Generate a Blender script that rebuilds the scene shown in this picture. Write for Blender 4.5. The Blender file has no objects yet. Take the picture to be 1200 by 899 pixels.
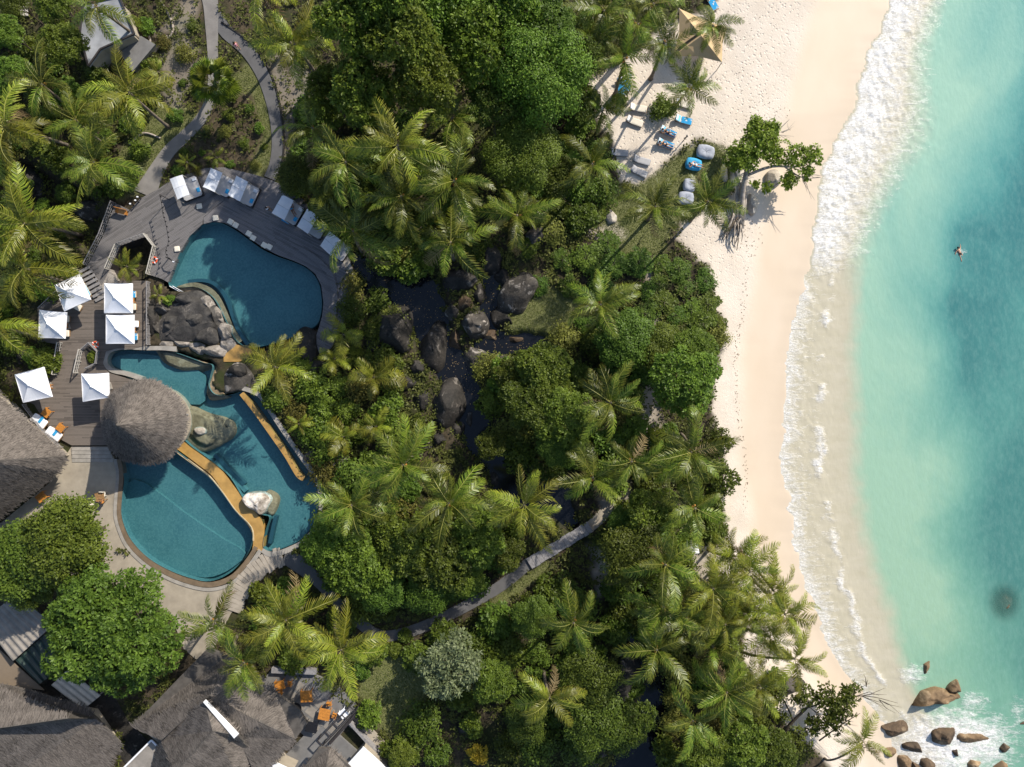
import bpy, bmesh, math, random
import numpy as np
from mathutils import Vector, Matrix, Quaternion, noise as mnoise

R = math.radians
random.seed(7)
rng = np.random.default_rng(11)
scene = bpy.context.scene
COL = scene.collection

# ---------------------------------------------------------------- camera
CAM_Z, LAND, S = 83.5, 1.5, 0.096          # camera height, land level, metres per photo pixel at land level
cam_d = bpy.data.cameras.new("camera")
cam = bpy.data.objects.new("camera", cam_d)
COL.objects.link(cam)
cam.location = (0, 0, CAM_Z)
cam.rotation_euler = (0, 0, 0)
cam_d.sensor_fit = 'HORIZONTAL'
cam_d.sensor_width = 36
cam_d.lens = 36 / (1200 * S) * (CAM_Z - LAND)
cam_d.clip_start = 1
cam_d.clip_end = 8000
scene.camera = cam
# ---------------------------------------------------------------- sky and sun
SUN_EL, SUN_AZ = R(34), math.atan2(0.67, 0.74)
world = bpy.data.worlds.new("World")
scene.world = world
world.use_nodes = True
wn = world.node_tree
sky = wn.nodes.new("ShaderNodeTexSky")
sky.sky_type = 'NISHITA'
sky.sun_disc = False
sky.sun_elevation = SUN_EL
sky.sun_rotation = SUN_AZ
bg = wn.nodes["Background"]
bg.inputs[1].default_value = 0.13
wn.links.new(sky.outputs[0], bg.inputs[0])
sun_d = bpy.data.lights.new("sun", 'SUN')
sun_d.energy = 4.7
sun_d.angle = R(0.5)
sun_d.color = (1.0, 0.93, 0.82)
sun = bpy.data.objects.new("sun", sun_d)
COL.objects.link(sun)
sdir = Vector((math.sin(SUN_AZ) * math.cos(SUN_EL), math.cos(SUN_AZ) * math.cos(SUN_EL), math.sin(SUN_EL)))
sun.rotation_euler = (-sdir).to_track_quat('-Z', 'Y').to_euler()
sun.location = (40, 45, 60)
scene.view_settings.view_transform = 'Standard'
scene.view_settings.look = 'None'
scene.view_settings.gamma = 1
scene.view_settings.use_curve_mapping = False
scene.view_settings.exposure = 0.45
scene.render.engine = 'CYCLES'
scene.cycles.max_bounces = 6
scene.cycles.diffuse_bounces = 2
scene.cycles.glossy_bounces = 2
scene.cycles.transmission_bounces = 4
scene.cycles.transparent_max_bounces = 6
scene.cycles.caustics_reflective = False
scene.cycles.caustics_refractive = False

# ---------------------------------------------------------------- coordinates
def W(px, py, z=LAND):
    k = S * (CAM_Z - z) / (CAM_Z - LAND)
    return Vector(((px - 600) * k, (449.5 - py) * k, z))
def to_px(x, y):
    return x / S + 600, 449.5 - y / S
def mpp(z):
    return S * (CAM_Z - z) / (CAM_Z - LAND)
def catmull(pts, n=6, closed=True):
    P = [np.array(p, float) for p in pts]
    out = []
    m = len(P)
    rngi = range(m) if closed else range(m - 1)
    for i in rngi:
        if closed:
            p0, p1, p2, p3 = P[(i - 1) % m], P[i], P[(i + 1) % m], P[(i + 2) % m]
        else:
            p0, p1, p2, p3 = P[max(i - 1, 0)], P[i], P[i + 1], P[min(i + 2, m - 1)]
        for k in range(n):
            t = k / n
            out.append(0.5 * ((2 * p1) + (-p0 + p2) * t + (2 * p0 - 5 * p1 + 4 * p2 - p3) * t * t + (-p0 + 3 * p1 - 3 * p2 + p3) * t ** 3))
    if not closed:
        out.append(P[-1])
    return [tuple(o) for o in out]
def in_poly(px, py, poly):
    px = np.asarray(px, float); py = np.asarray(py, float)
    inside = np.zeros(px.shape, bool)
    n = len(poly)
    for i in range(n):
        x1, y1 = poly[i][:2]; x2, y2 = poly[(i + 1) % n][:2]
        c = (y1 > py) != (y2 > py)
        with np.errstate(divide='ignore', invalid='ignore'):
            xi = (x2 - x1) * (py - y1) / (y2 - y1 + 1e-12) + x1
        inside ^= c & (px < xi)
    return inside
def seg_dist(px, py, pts, closed=False):
    """distance to a polyline; points may carry a radius that is subtracted"""
    d = np.full(np.shape(px), 1e9)
    m = len(pts)
    for i in range(m if closed else m - 1):
        a = pts[i]; b = pts[(i + 1) % m]
        ra = a[2] if len(a) > 2 else 0; rb = b[2] if len(b) > 2 else 0
        dx, dy = b[0] - a[0], b[1] - a[1]
        t = np.clip(((px - a[0]) * dx + (py - a[1]) * dy) / (dx * dx + dy * dy + 1e-9), 0, 1)
        dd = np.hypot(px - a[0] - t * dx, py - a[1] - t * dy) - (ra + (rb - ra) * t)
        d = np.minimum(d, dd)
    return d
def poly_sd(px, py, poly):
    d = seg_dist(px, py, [p[:2] for p in poly], True)
    return np.where(in_poly(px, py, poly), -d, d)
def sstep(a, b, x):
    t = np.clip((np.asarray(x, float) - a) / (b - a), 0, 1)
    return t * t * (3 - 2 * t)
# cheap value noise on numpy arrays
_perm = rng.random((256, 256))
def vnoise(x, y):
    x = np.asarray(x, float); y = np.asarray(y, float)
    xi = np.floor(x).astype(int); yi = np.floor(y).astype(int)
    fx = x - xi; fy = y - yi
    fx = fx * fx * (3 - 2 * fx); fy = fy * fy * (3 - 2 * fy)
    g = lambda a, b: _perm[a % 256, b % 256]
    return (g(xi, yi) * (1 - fx) + g(xi + 1, yi) * fx) * (1 - fy) + (g(xi, yi + 1) * (1 - fx) + g(xi + 1, yi + 1) * fx) * fy
def fbm(x, y, o=4):
    s = 0; a = 0.5
    for i in range(o):
        s = s + a * vnoise(x * 2 ** i + 17.3 * i, y * 2 ** i + 5.1 * i); a *= 0.5
    return s

# ---------------------------------------------------------------- object helpers
def link(o):
    COL.objects.link(o); return o
def tag(o, label=None, cat=None, group=None, kind=None):
    if label: o['label'] = label
    if cat: o['category'] = cat
    if group: o['group'] = group
    if kind: o['kind'] = kind
    return o
def thing(name, label, cat, loc=(0, 0, 0), rotz=0, group=None, scale=None):
    o = link(bpy.data.objects.new(name, None))
    o.location = loc
    o.rotation_euler = (0, 0, rotz)
    o.empty_display_size = 0.3
    if scale: o.scale = (scale,) * 3
    return tag(o, label, cat, group)
def mesh_obj(name, me, parent=None, mat=None):
    if mat is not None and not me.materials:
        me.materials.append(mat)
    o = link(bpy.data.objects.new(name, me))
    if parent is not None: o.parent = parent
    return o
def np_mesh(name, v, f, mat=None, smooth=False, attrs=None):
    me = bpy.data.meshes.new(name)
    v = np.asarray(v, np.float32)
    f = np.asarray(f, np.int32)
    n, k = f.shape
    me.vertices.add(len(v)); me.vertices.foreach_set('co', v.ravel())
    me.loops.add(n * k); me.loops.foreach_set('vertex_index', f.ravel())
    me.polygons.add(n)
    me.polygons.foreach_set('loop_start', np.arange(0, n * k, k, dtype=np.int32))
    if smooth: me.polygons.foreach_set('use_smooth', np.ones(n, bool))
    for an, av in (attrs or {}).items():
        a = me.attributes.new(an, 'FLOAT', 'POINT')
        a.data.foreach_set('value', np.asarray(av, np.float32))
    me.update(calc_edges=True)
    if mat is not None: me.materials.append(mat)
    return me
class MB:
    def __init__(s): s.v = []; s.f = []
    def add(s, v, f):
        b = len(s.v)
        s.v += [tuple(p) for p in v]; s.f += [tuple(i + b for i in q) for q in f]
        return s
    def box(s, c, size, rotz=0, M=None):
        x, y, z = [a / 2 for a in size]
        pts = [Vector((i * x, j * y, k * z)) for k in (-1, 1) for j in (-1, 1) for i in (-1, 1)]
        m = M if M is not None else Matrix.Rotation(rotz, 3, 'Z')
        return s.add([m @ p + Vector(c) for p in pts], [(0, 2, 3, 1), (4, 5, 7, 6), (0, 1, 5, 4), (2, 6, 7, 3), (0, 4, 6, 2), (1, 3, 7, 5)])
    def cushion(s, c, size, rotz=0, M=None, b=0.28):
        """a box with a bevelled, slightly domed top"""
        x, y, z = [a / 2 for a in size]
        q = b * min(x, y)
        rows = [(x - q * .4, y - q * .4, -z), (x, y, -z * .3), (x, y, z * .45), (x - q, y - q, z)]
        pts = []
        for (a, d, e) in rows:
            k = q * .6
            for (sx, sy) in ((1, 1), (-1, 1), (-1, -1), (1, -1)):
                pr = [(sx * a, sy * (d - k)), (sx * (a - k), sy * d)]
                if sx * sy < 0: pr.reverse()
                pts += [Vector((u, w, e)) for u, w in pr]
        f = []
        for r in range(3):
            for i in range(8):
                f.append((r * 8 + i, r * 8 + (i + 1) % 8, r * 8 + 8 + (i + 1) % 8, r * 8 + 8 + i))
        f.append(tuple(range(24, 32))); f.append(tuple(reversed(range(8))))
        m = M if M is not None else Matrix.Rotation(rotz, 3, 'Z')
        return s.add([m @ p + Vector(c) for p in pts], f)
    def tube(s, pts, rad, n=6, cap=True):
        pts = [Vector(p) for p in pts]
        if not hasattr(rad, '__len__'): rad = [rad] * len(pts)
        vs = []
        for i, p in enumerate(pts):
            t = (pts[min(i + 1, len(pts) - 1)] - pts[max(i - 1, 0)])
            t = t.normalized() if t.length > 1e-9 else Vector((0, 0, 1))
            a = t.orthogonal().normalized() if i == 0 else (pa - t * pa.dot(t)).normalized()
            pa = a
            b = t.cross(a)
            for k in range(n):
                an = 2 * math.pi * k / n
                vs.append(p + (a * math.cos(an) + b * math.sin(an)) * rad[i])
        f = []
        for i in range(len(pts) - 1):
            for k in range(n):
                f.append((i * n + k, i * n + (k + 1) % n, (i + 1) * n + (k + 1) % n, (i + 1) * n + k))
        if cap:
            f.append(tuple(reversed(range(n)))); f.append(tuple(range((len(pts) - 1) * n, len(pts) * n)))
        return s.add(vs, f)
    def prism(s, poly, z0, z1):
        """vertical prism over a plan polygon (any concave shape), xy in metres"""
        n = len(poly)
        ar = sum(poly[i][0] * poly[(i + 1) % n][1] - poly[(i + 1) % n][0] * poly[i][1] for i in range(n))
        if ar < 0: poly = list(reversed(poly))
        v = [(p[0], p[1], z1) for p in poly] + [(p[0], p[1], z0) for p in poly]
        f = [tuple(range(n))]
        for i in range(n):
            j = (i + 1) % n
            f.append((n + i, n + j, j, i))
        return s.add(v, f)
    def build(s, name, mat, parent=None, smooth=False, origin=None):
        me = bpy.data.meshes.new(name)
        v = s.v
        if origin is not None:
            o = Vector(origin); v = [tuple(Vector(p) - o) for p in v]
        me.from_pydata(v, [], s.f)
        if smooth: me.polygons.foreach_set('use_smooth', [True] * len(me.polygons))
        me.update()
        o = mesh_obj(name, me, parent, mat)
        return o
def copy_tree(o, parent=None, **kw):
    c = o.copy(); link(c)
    if parent is not None: c.parent = parent
    for ch in o.children: copy_tree(ch, c)
    return c
def plan(pts, z):
    """photo pixels -> plan polygon in metres for a surface that lies at height z"""
    return [tuple(W(p[0], p[1], z)[:2]) for p in pts]

# ---------------------------------------------------------------- materials
class NT:
    def __init__(s, name):
        s.m = bpy.data.materials.new(name); s.m.use_nodes = True
        s.t = s.m.node_tree; s.b = s.t.nodes['Principled BSDF']; s.out = s.t.nodes['Material Output']
    def n(s, typ, **kw):
        nd = s.t.nodes.new(typ)
        for k, v in kw.items(): setattr(nd, k, v)
        return nd
    def l(s, a, b): s.t.links.new(a, b)
    def coord(s, which='Object', scale=(1, 1, 1), rot=(0, 0, 0)):
        c = s.n('ShaderNodeTexCoord'); mp = s.n('ShaderNodeMapping')
        mp.inputs['Scale'].default_value = scale; mp.inputs['Rotation'].default_value = rot
        s.l(c.outputs[which], mp.inputs[0]); return mp.outputs[0]
    def world(s, scale=(1, 1, 1), rot=(0, 0, 0)):
        g = s.n('ShaderNodeNewGeometry'); mp = s.n('ShaderNodeMapping')
        mp.inputs['Scale'].default_value = scale; mp.inputs['Rotation'].default_value = rot
        s.l(g.outputs['Position'], mp.inputs[0]); return mp.outputs[0]
    def noise(s, vec, scale, detail=4, rough=0.55, dist=0):
        nd = s.n('ShaderNodeTexNoise'); s.l(vec, nd.inputs['Vector'])
        nd.inputs['Scale'].default_value = scale; nd.inputs['Detail'].default_value = detail
        nd.inputs['Roughness'].default_value = rough; nd.inputs['Distortion'].default_value = dist
        return nd.outputs['Fac']
    def voro(s, vec, scale, feat='F1', out='Distance', rand=1):
        nd = s.n('ShaderNodeTexVoronoi', feature=feat); s.l(vec, nd.inputs['Vector'])
        nd.inputs['Scale'].default_value = scale; nd.inputs['Randomness'].default_value = rand
        return nd.outputs[out]
    def ramp(s, fac, stops, interp='LINEAR'):
        nd = s.n('ShaderNodeValToRGB'); s.l(fac, nd.inputs[0]); nd.color_ramp.interpolation = interp
        e = nd.color_ramp.elements
        while len(e) < len(stops): e.new(0.5)
        for i, (p, c) in enumerate(stops):
            e[i].position = p
            e[i].color = (c, c, c, 1) if not hasattr(c, '__len__') else (*c, 1)
        return nd.outputs[0]
    def mix(s, fac, a, b, mode='MIX'):
        nd = s.n('ShaderNodeMix', data_type='RGBA', blend_type=mode)
        for sock, val in ((nd.inputs[0], fac), (nd.inputs[6], a), (nd.inputs[7], b)):
            if isinstance(val, (int, float)): sock.default_value = val if sock == nd.inputs[0] else (val, val, val, 1)
            elif isinstance(val, tuple): sock.default_value = (*val, 1)
            else: s.l(val, sock)
        return nd.outputs[2]
    def math(s, op, a, b=None, clamp=False):
        nd = s.n('ShaderNodeMath', operation=op, use_clamp=clamp)
        for sock, val in ((nd.inputs[0], a), (nd.inputs[1], b)):
            if val is None: continue
            if isinstance(val, (int, float)): sock.default_value = val
            else: s.l(val, sock)
        return nd.outputs[0]
    def attr(s, name):
        nd = s.n('ShaderNodeAttribute', attribute_name=name); return nd.outputs['Fac']
    def orand(s):
        return s.n('ShaderNodeObjectInfo').outputs['Random']
    def bump(s, h, strength=0.5, dist=0.05):
        nd = s.n('ShaderNodeBump'); nd.inputs['Strength'].default_value = strength; nd.inputs['Distance'].default_value = dist
        s.l(h, nd.inputs['Height']); s.l(nd.outputs[0], s.b.inputs['Normal']); return nd.outputs[0]
    def col(s, c):
        if isinstance(c, tuple): s.b.inputs['Base Color'].default_value = (*c, 1)
        else: s.l(c, s.b.inputs['Base Color'])
    def set(s, rough=None, spec=None, metal=None, trans=None):
        if rough is not None: s.b.inputs['Roughness'].default_value = rough
        if spec is not None: s.b.inputs['Specular IOR Level'].default_value = spec
        if metal is not None: s.b.inputs['Metallic'].default_value = metal
        return s

def m_plain(name, c, rough=0.6, spec=0.4, var=0.25, scale=6, bump=0.15, metal=0):
    k = NT(name); v = k.coord('Object')
    n = k.noise(v, scale, 5)
    k.col(k.mix(k.ramp(n, [(0.3, 0), (0.7, 1)]), tuple(x * (1 - var) for x in c), tuple(min(1, x * (1 + var * .6)) for x in c)))
    k.set(rough, spec, metal)
    if bump: k.bump(k.noise(v, scale * 6, 4), bump, 0.02)
    return k.m
def m_leaf(name, dark, light, tip=None, trans=0.28, rough=0.42, ovar=0.5, spec=0.45):
    k = NT(name)
    var = k.attr('var')
    c = k.mix(var, dark, light)
    if tip:
        c = k.mix(k.ramp(k.attr('tip'), [(0.5, 0), (1.0, 1)]), c, tip)
    hs = k.n('ShaderNodeHueSaturation')
    r = k.orand()
    k.l(k.math('ADD', k.math('MULTIPLY', r, 0.045), 0.487), hs.inputs['Hue'])
    hs.inputs['Saturation'].default_value = 0.96
    k.l(k.math('ADD', k.math('MULTIPLY', r, ovar), 1.03 - ovar / 2), hs.inputs['Value'])
    k.l(c, hs.inputs['Color'])
    k.l(hs.outputs[0], k.b.inputs['Base Color'])
    k.set(rough, spec)
    tr = k.n('ShaderNodeBsdfTranslucent'); k.l(hs.outputs[0], tr.inputs[0])
    ms = k.n('ShaderNodeMixShader'); ms.inputs[0].default_value = trans
    k.l(k.b.outputs[0], ms.inputs[1]); k.l(tr.outputs[0], ms.inputs[2]); k.l(ms.outputs[0], k.out.inputs[0])
    return k.m
def m_planks(name, c, ang, width=0.15, var=0.35):
    k = NT(name); v = k.world(rot=(0, 0, -ang))
    sx = k.n('ShaderNodeSeparateXYZ'); k.l(v, sx.inputs[0])
    y = k.math('DIVIDE', sx.outputs[1], width)
    row = k.math('FLOOR', y); fr = k.math('FRACT', y)
    xo = k.math('ADD', k.math('DIVIDE', sx.outputs[0], 3.1), k.math('MULTIPLY', row, 0.377))
    xb = k.math('FLOOR', xo)
    cb = k.n('ShaderNodeCombineXYZ'); k.l(xb, cb.inputs[0]); k.l(row, cb.inputs[1])
    wn_ = k.n('ShaderNodeTexWhiteNoise', noise_dimensions='2D'); k.l(cb.outputs[0], wn_.inputs[0])
    grain = k.noise(k.world(scale=(1.2, 14, 1), rot=(0, 0, -ang)), 2.0, 5, 0.65)
    stain = k.noise(k.world(), 0.55, 5, 0.6)
    f = k.math('ADD', k.math('MULTIPLY', wn_.outputs[0], 0.55), k.math('ADD', k.math('MULTIPLY', grain, 0.6), k.math('MULTIPLY', stain, 0.7)))
    cc = k.mix(k.ramp(f, [(0.45, 0), (1.35 / 1.4, 1)]), tuple(x * (1 - var) for x in c), tuple(x * (1 + var) for x in c))
    gap = k.math('GREATER_THAN', k.math('ABSOLUTE', k.math('SUBTRACT', fr, 0.5)), 0.455)
    cc = k.mix(gap, cc, tuple(x * 0.25 for x in c))
    k.col(cc); k.set(0.7, 0.3)
    k.bump(k.math('SUBTRACT', k.math('MULTIPLY', grain, 0.4), gap), 0.5, 0.015)
    return k.m
def m_rock(name, dark, mid, light, patch=0.5, scale=0.8):
    k = NT(name); v = k.world()
    n1 = k.noise(v, scale, 6, 0.62, 0.4); n2 = k.noise(v, scale * 5, 6, 0.7)
    c = k.mix(k.ramp(n1, [(0.36, 0), (0.6, 1)]), dark, mid)
    c = k.mix(k.ramp(k.noise(k.world(rot=(0.4, 0.2, 1)), scale * 1.3, 5, 0.6, 0.6), [(patch, 0), (patch + 0.09, 1)]), c, light)
    c = k.mix(k.ramp(n2, [(0.3, 0.55), (0.65, 0)]), c, tuple(x * 0.45 for x in dark))
    k.col(c); k.set(0.75, 0.3)
    k.bump(k.math('ADD', k.math('MULTIPLY', n1, 1.2), n2), 0.7, 0.12)
    return k.m
def m_thatch(name, c):
    k = NT(name)
    v = k.attr('var')
    n = k.noise(k.world(), 0.5, 4)
    f = k.math('ADD', k.math('MULTIPLY', v, 0.65), k.math('MULTIPLY', n, 0.5))
    k.col(k.ramp(f, [(0.2, tuple(x * 0.35 for x in c)), (0.55, c), (0.95, tuple(x * 1.6 for x in c))]))
    k.set(0.9, 0.15)
    return k.m
def m_fabric(name, c, rough=0.8):
    return m_plain(name, c, rough, 0.2, 0.06, 3, 0.05)

M = {}
M['white'] = m_fabric('white_canvas', (0.80, 0.81, 0.84))
M['offwhite'] = m_fabric('off_white_canvas', (0.62, 0.64, 0.68))
M['cream'] = m_fabric('cream_cushion', (0.72, 0.66, 0.55))
M['grey_sling'] = m_fabric('grey_sling', (0.42, 0.41, 0.41))
M['blue'] = m_fabric('blue_towel', (0.03, 0.30, 0.58))
M['lightblue'] = m_fabric('light_blue_towel', (0.22, 0.55, 0.75))
M['pink'] = m_fabric('pink_cloth', (0.75, 0.35, 0.42))
M['bag'] = m_plain('grey_bean_bag', (0.33, 0.35, 0.40), 0.8, 0.2, 0.12, 3, 0.2)
M['bagblue'] = m_plain('blue_bean_bag', (0.06, 0.34, 0.58), 0.8, 0.2, 0.12, 3, 0.2)
M['tan'] = m_fabric('tan_canvas', (0.50, 0.36, 0.20))
M['orange'] = m_plain('orange_wood', (0.50, 0.20, 0.035), 0.5, 0.4, 0.25, 5, 0.1)
M['redorange'] = m_plain('red_plastic', (0.65, 0.09, 0.03), 0.4, 0.5, 0.1)
M['teak'] = m_plain('teak', (0.30, 0.17, 0.07), 0.55, 0.4, 0.3, 5, 0.2)
M['darkwood'] = m_plain('dark_wood', (0.035, 0.03, 0.03), 0.6, 0.4, 0.3)
M['greywood'] = m_plain('grey_wood', (0.24, 0.23, 0.23), 0.75, 0.3, 0.3, 5, 0.2)
M['palewood'] = m_plain('pale_wood', (0.48, 0.45, 0.40), 0.7, 0.3, 0.25, 5, 0.2)
M['metal'] = m_plain('brushed_metal', (0.45, 0.45, 0.46), 0.35, 0.5, 0.1, 6, 0, 0.8)
M['black'] = m_plain('black_plastic', (0.012, 0.012, 0.014), 0.5, 0.4, 0.2)
M['bulb'] = m_plain('glass_bulb', (0.6, 0.6, 0.55), 0.15, 0.6, 0.05, 6, 0)
M['skin'] = m_plain('skin', (0.48, 0.27, 0.17), 0.5, 0.4, 0.1, 8, 0.05)
M['skin_tan'] = m_plain('tanned_skin', (0.30, 0.15, 0.085), 0.5, 0.4, 0.1, 8, 0.05)
M['hair'] = m_plain('dark_hair', (0.015, 0.011, 0.009), 0.45, 0.4, 0.2)
M['stone'] = m_plain('pale_paving', (0.34, 0.295, 0.23), 0.8, 0.3, 0.22, 0.8, 0.3)
M['slab'] = m_plain('stone_slab', (0.36, 0.315, 0.26), 0.8, 0.3, 0.2, 1.2, 0.3)
M['kerb'] = m_plain('pool_kerb', (0.32, 0.295, 0.26), 0.8, 0.3, 0.22, 1.5, 0.3)
M['brownkerb'] = m_plain('brown_pool_ledge', (0.17, 0.125, 0.08), 0.6, 0.4, 0.25, 1.5, 0.3)
M['asphalt'] = m_plain('grey_path', (0.115, 0.112, 0.112), 0.85, 0.3, 0.18, 0.9, 0.3)
M['pathwarm'] = m_plain('warm_grey_path', (0.21, 0.195, 0.18), 0.85, 0.3, 0.2, 0.9, 0.3)
M['ochre'] = m_plain('wet_ochre_weir', (0.42, 0.25, 0.075), 0.22, 0.5, 0.3, 0.9, 0.15)
M['ochre_pale'] = m_plain('pale_weir_lip', (0.58, 0.45, 0.27), 0.4, 0.5, 0.2, 2, 0.15)
M['bark'] = m_plain('palm_bark', (0.17, 0.14, 0.11), 0.85, 0.2, 0.4, 4, 0.6)
M['bark_dark'] = m_plain('dark_bark', (0.085, 0.068, 0.05), 0.85, 0.2, 0.4, 4, 0.6)
M['drift'] = m_plain('driftwood', (0.36, 0.31, 0.26), 0.8, 0.2, 0.45, 3, 0.7)
M['rock_dark'] = m_rock('dark_granite', (0.016, 0.015, 0.013), (0.046, 0.040, 0.034), (0.17, 0.15, 0.13), 0.59)
M['rock_grey'] = m_rock('grey_granite', (0.03, 0.027, 0.024), (0.095, 0.083, 0.07), (0.38, 0.34, 0.30), 0.56)
M['rock_isle'] = m_rock('pool_rock', (0.030, 0.028, 0.027), (0.085, 0.078, 0.070), (0.24, 0.21, 0.18), 0.60, 0.55)
M['rock_sub'] = m_rock('submerged_rock', (0.24, 0.17, 0.10), (0.37, 0.27, 0.17), (0.42, 0.32, 0.21), 0.56, 0.6)
M['rock_white'] = m_rock('white_granite', (0.20, 0.16, 0.12), (0.68, 0.62, 0.54), (0.75, 0.70, 0.64), 0.5, 0.7)
M['rock_tan'] = m_rock('tan_granite', (0.10, 0.062, 0.032), (0.25, 0.165, 0.09), (0.35, 0.25, 0.15), 0.55, 0.5)
M['rock_brown'] = m_rock('brown_granite', (0.05, 0.035, 0.022), (0.13, 0.085, 0.05), (0.25, 0.18, 0.11), 0.58, 0.6)
M['rock_rim'] = m_rock('pale_rock_rim', (0.13, 0.115, 0.10), (0.30, 0.265, 0.225), (0.36, 0.32, 0.28), 0.5, 0.9)
M['rock_beige'] = m_rock('beige_boulder', (0.36, 0.31, 0.25), (0.47, 0.42, 0.35), (0.50, 0.46, 0.40), 0.5, 0.6)
M['thatch'] = m_thatch('thatch', (0.120, 0.104, 0.091))
M['thatch_base'] = m_plain('thatch_underlay', (0.10, 0.09, 0.08), 0.9, 0.1, 0.3, 2, 0.3)
M['sheet_grey'] = m_plain('grey_corrugated_sheet', (0.25, 0.225, 0.195), 0.6, 0.3, 0.25, 1.2, 0.1)
M['sheet_beige'] = m_plain('beige_corrugated_sheet', (0.55, 0.48, 0.39), 0.55, 0.4, 0.2, 1.2, 0.1)
M['sheet_green'] = m_plain('dark_green_slat', (0.012, 0.03, 0.022), 0.4, 0.5, 0.3, 1.2, 0.1)
M['shedroof'] = m_plain('weathered_flat_roof', (0.30, 0.31, 0.33), 0.8, 0.3, 0.35, 0.5, 0.3)
M['plaster'] = m_plain('white_plaster', (0.78, 0.78, 0.78), 0.7, 0.3, 0.05, 1)
M['tile_dark'] = m_plain('dark_terrace_tile', (0.17, 0.165, 0.16), 0.7, 0.3, 0.2, 1, 0.2)
M['deck_a'] = m_planks('weathered_deck_boards', (0.122, 0.114, 0.112), R(33))
M['deck_b'] = m_planks('weathered_deck_boards_slanting', (0.122, 0.115, 0.117), R(-27))
M['deck_c'] = m_planks('brown_deck_boards', (0.122, 0.102, 0.086), R(0))
M['deck_d'] = m_planks('ramp_deck_boards', (0.25, 0.225, 0.20), R(-30))
M['board'] = m_planks('boardwalk_boards', (0.20, 0.195, 0.195), R(125), 0.22)
# foliage
M['palm'] = m_leaf('palm_leaf', (0.060, 0.090, 0.004), (0.265, 0.290, 0.018), (0.32, 0.30, 0.04), 0.32, 0.40, 1.0, 0.4)
M['palm_y'] = m_leaf('yellowing_palm_leaf', (0.100, 0.120, 0.005), (0.375, 0.365, 0.020), (0.40, 0.34, 0.045), 0.32, 0.40, 0.9, 0.4)
M['rachis'] = m_plain('palm_rachis', (0.23, 0.225, 0.045), 0.5, 0.3, 0.2)
M['dryfrond'] = m_leaf('dry_frond', (0.10, 0.065, 0.03), (0.26, 0.18, 0.09), None, 0.15, 0.6, 0.5, 0.2)
M['leaf_mid'] = m_leaf('mid_green_leaf', (0.040, 0.066, 0.005), (0.185, 0.240, 0.018), None, 0.30, 0.5, 0.4, 0.22)
M['leaf_bright'] = m_leaf('bright_green_leaf', (0.042, 0.072, 0.006), (0.150, 0.205, 0.018), None, 0.30, 0.5, 0.12, 0.22)
M['leaf_dark'] = m_leaf('dark_green_leaf', (0.028, 0.045, 0.004), (0.125, 0.160, 0.012), None, 0.28, 0.5, 0.45, 0.22)
M['leaf_olive'] = m_leaf('olive_leaf', (0.07, 0.072, 0.010), (0.22, 0.205, 0.034), None, 0.25, 0.55, 0.5, 0.18)
M['leaf_silver'] = m_leaf('silvery_leaf', (0.055, 0.075, 0.022), (0.22, 0.25, 0.115), None, 0.2, 0.5, 0.2, 0.3)
M['leaf_yellow'] = m_leaf('yellow_leaf', (0.28, 0.20, 0.005), (0.55, 0.40, 0.012), None, 0.2, 0.5, 0.2, 0.2)
M['cover'] = m_leaf('undergrowth_leaf', (0.032, 0.036, 0.008), (0.165, 0.165, 0.030), None, 0.22, 0.55, 0.0, 0.18)
M['grassblade'] = m_leaf('grass_blade', (0.085, 0.105, 0.018), (0.25, 0.255, 0.075), None, 0.3, 0.6, 0.0, 0.1)
M['awning'] = m_fabric('brown_awning_canvas', (0.20, 0.155, 0.11))
M['leaf_lime'] = m_leaf('lime_leaf', (0.075, 0.105, 0.006), (0.27, 0.30, 0.022), None, 0.34, 0.5, 0.2, 0.22)
# ================================================================ LAYOUT (photo pixels)
SHORE = [(1052, -60), (1045, 0), (1038, 13), (1026, 44), (1010, 89), (997, 133), (975, 171), (964, 203), (956, 247), (951, 282), (947, 313), (937, 358),
         (926, 402), (924, 440), (921, 478), (917, 532), (919, 557), (927, 595), (929, 625), (937, 660), (947, 690), (965, 739), (982, 774),
         (1005, 804), (1025, 834), (1042, 856), (1055, 890), (1062, 930)]
_sy = np.array([p[1] for p in SHORE], float); _sx = np.array([p[0] for p in SHORE], float)
def shore_x(y):
    y = np.asarray(y, float)
    b = np.interp(y, _sy, _sx)
    return b
def shore_d(x, y):
    """seaward distance in photo pixels from the scalloped water line"""
    y = np.asarray(y, float); d = x - shore_x(y)
    w = np.exp(-(d / 16.0) ** 2)
    return d - w * (8 * (vnoise(y / 13.0, y * 0 + 3) - 0.5) + 4.5 * (vnoise(y / 4.3, y * 0 + 9) - 0.5))
STREAM = [[(405, 310, 10), (490, 345, 22), (508, 390, 17), (535, 440, 15), (553, 480, 17), (560, 510, 15), (585, 545, 13), (600, 575, 18), (650, 585, 16),
           (685, 630, -7), (715, 700, -7), (770, 800, 8), (752, 870, 20), (735, 930, 26)],
          [(540, 440, 10), (575, 402, 9), (640, 408, 9)], [(575, 402, 7), (577, 322, 10)]]
RAVINE = [[(30, 215, 20), (90, 252, 24), (112, 285, 10)], [(150, 306, 17), (160, 300, 15)]]
def stream_d(px, py):
    d = np.full(np.shape(px), 1e9)
    for s_ in STREAM: d = np.minimum(d, seg_dist(px, py, s_))
    return d + 10 * (fbm(np.asarray(px) / 14.0, np.asarray(py) / 14.0) - 0.47)
def ravine_d(px, py):
    d = np.full(np.shape(px), 1e9)
    for s_ in RAVINE: d = np.minimum(d, seg_dist(px, py, s_))
    return d
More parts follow.
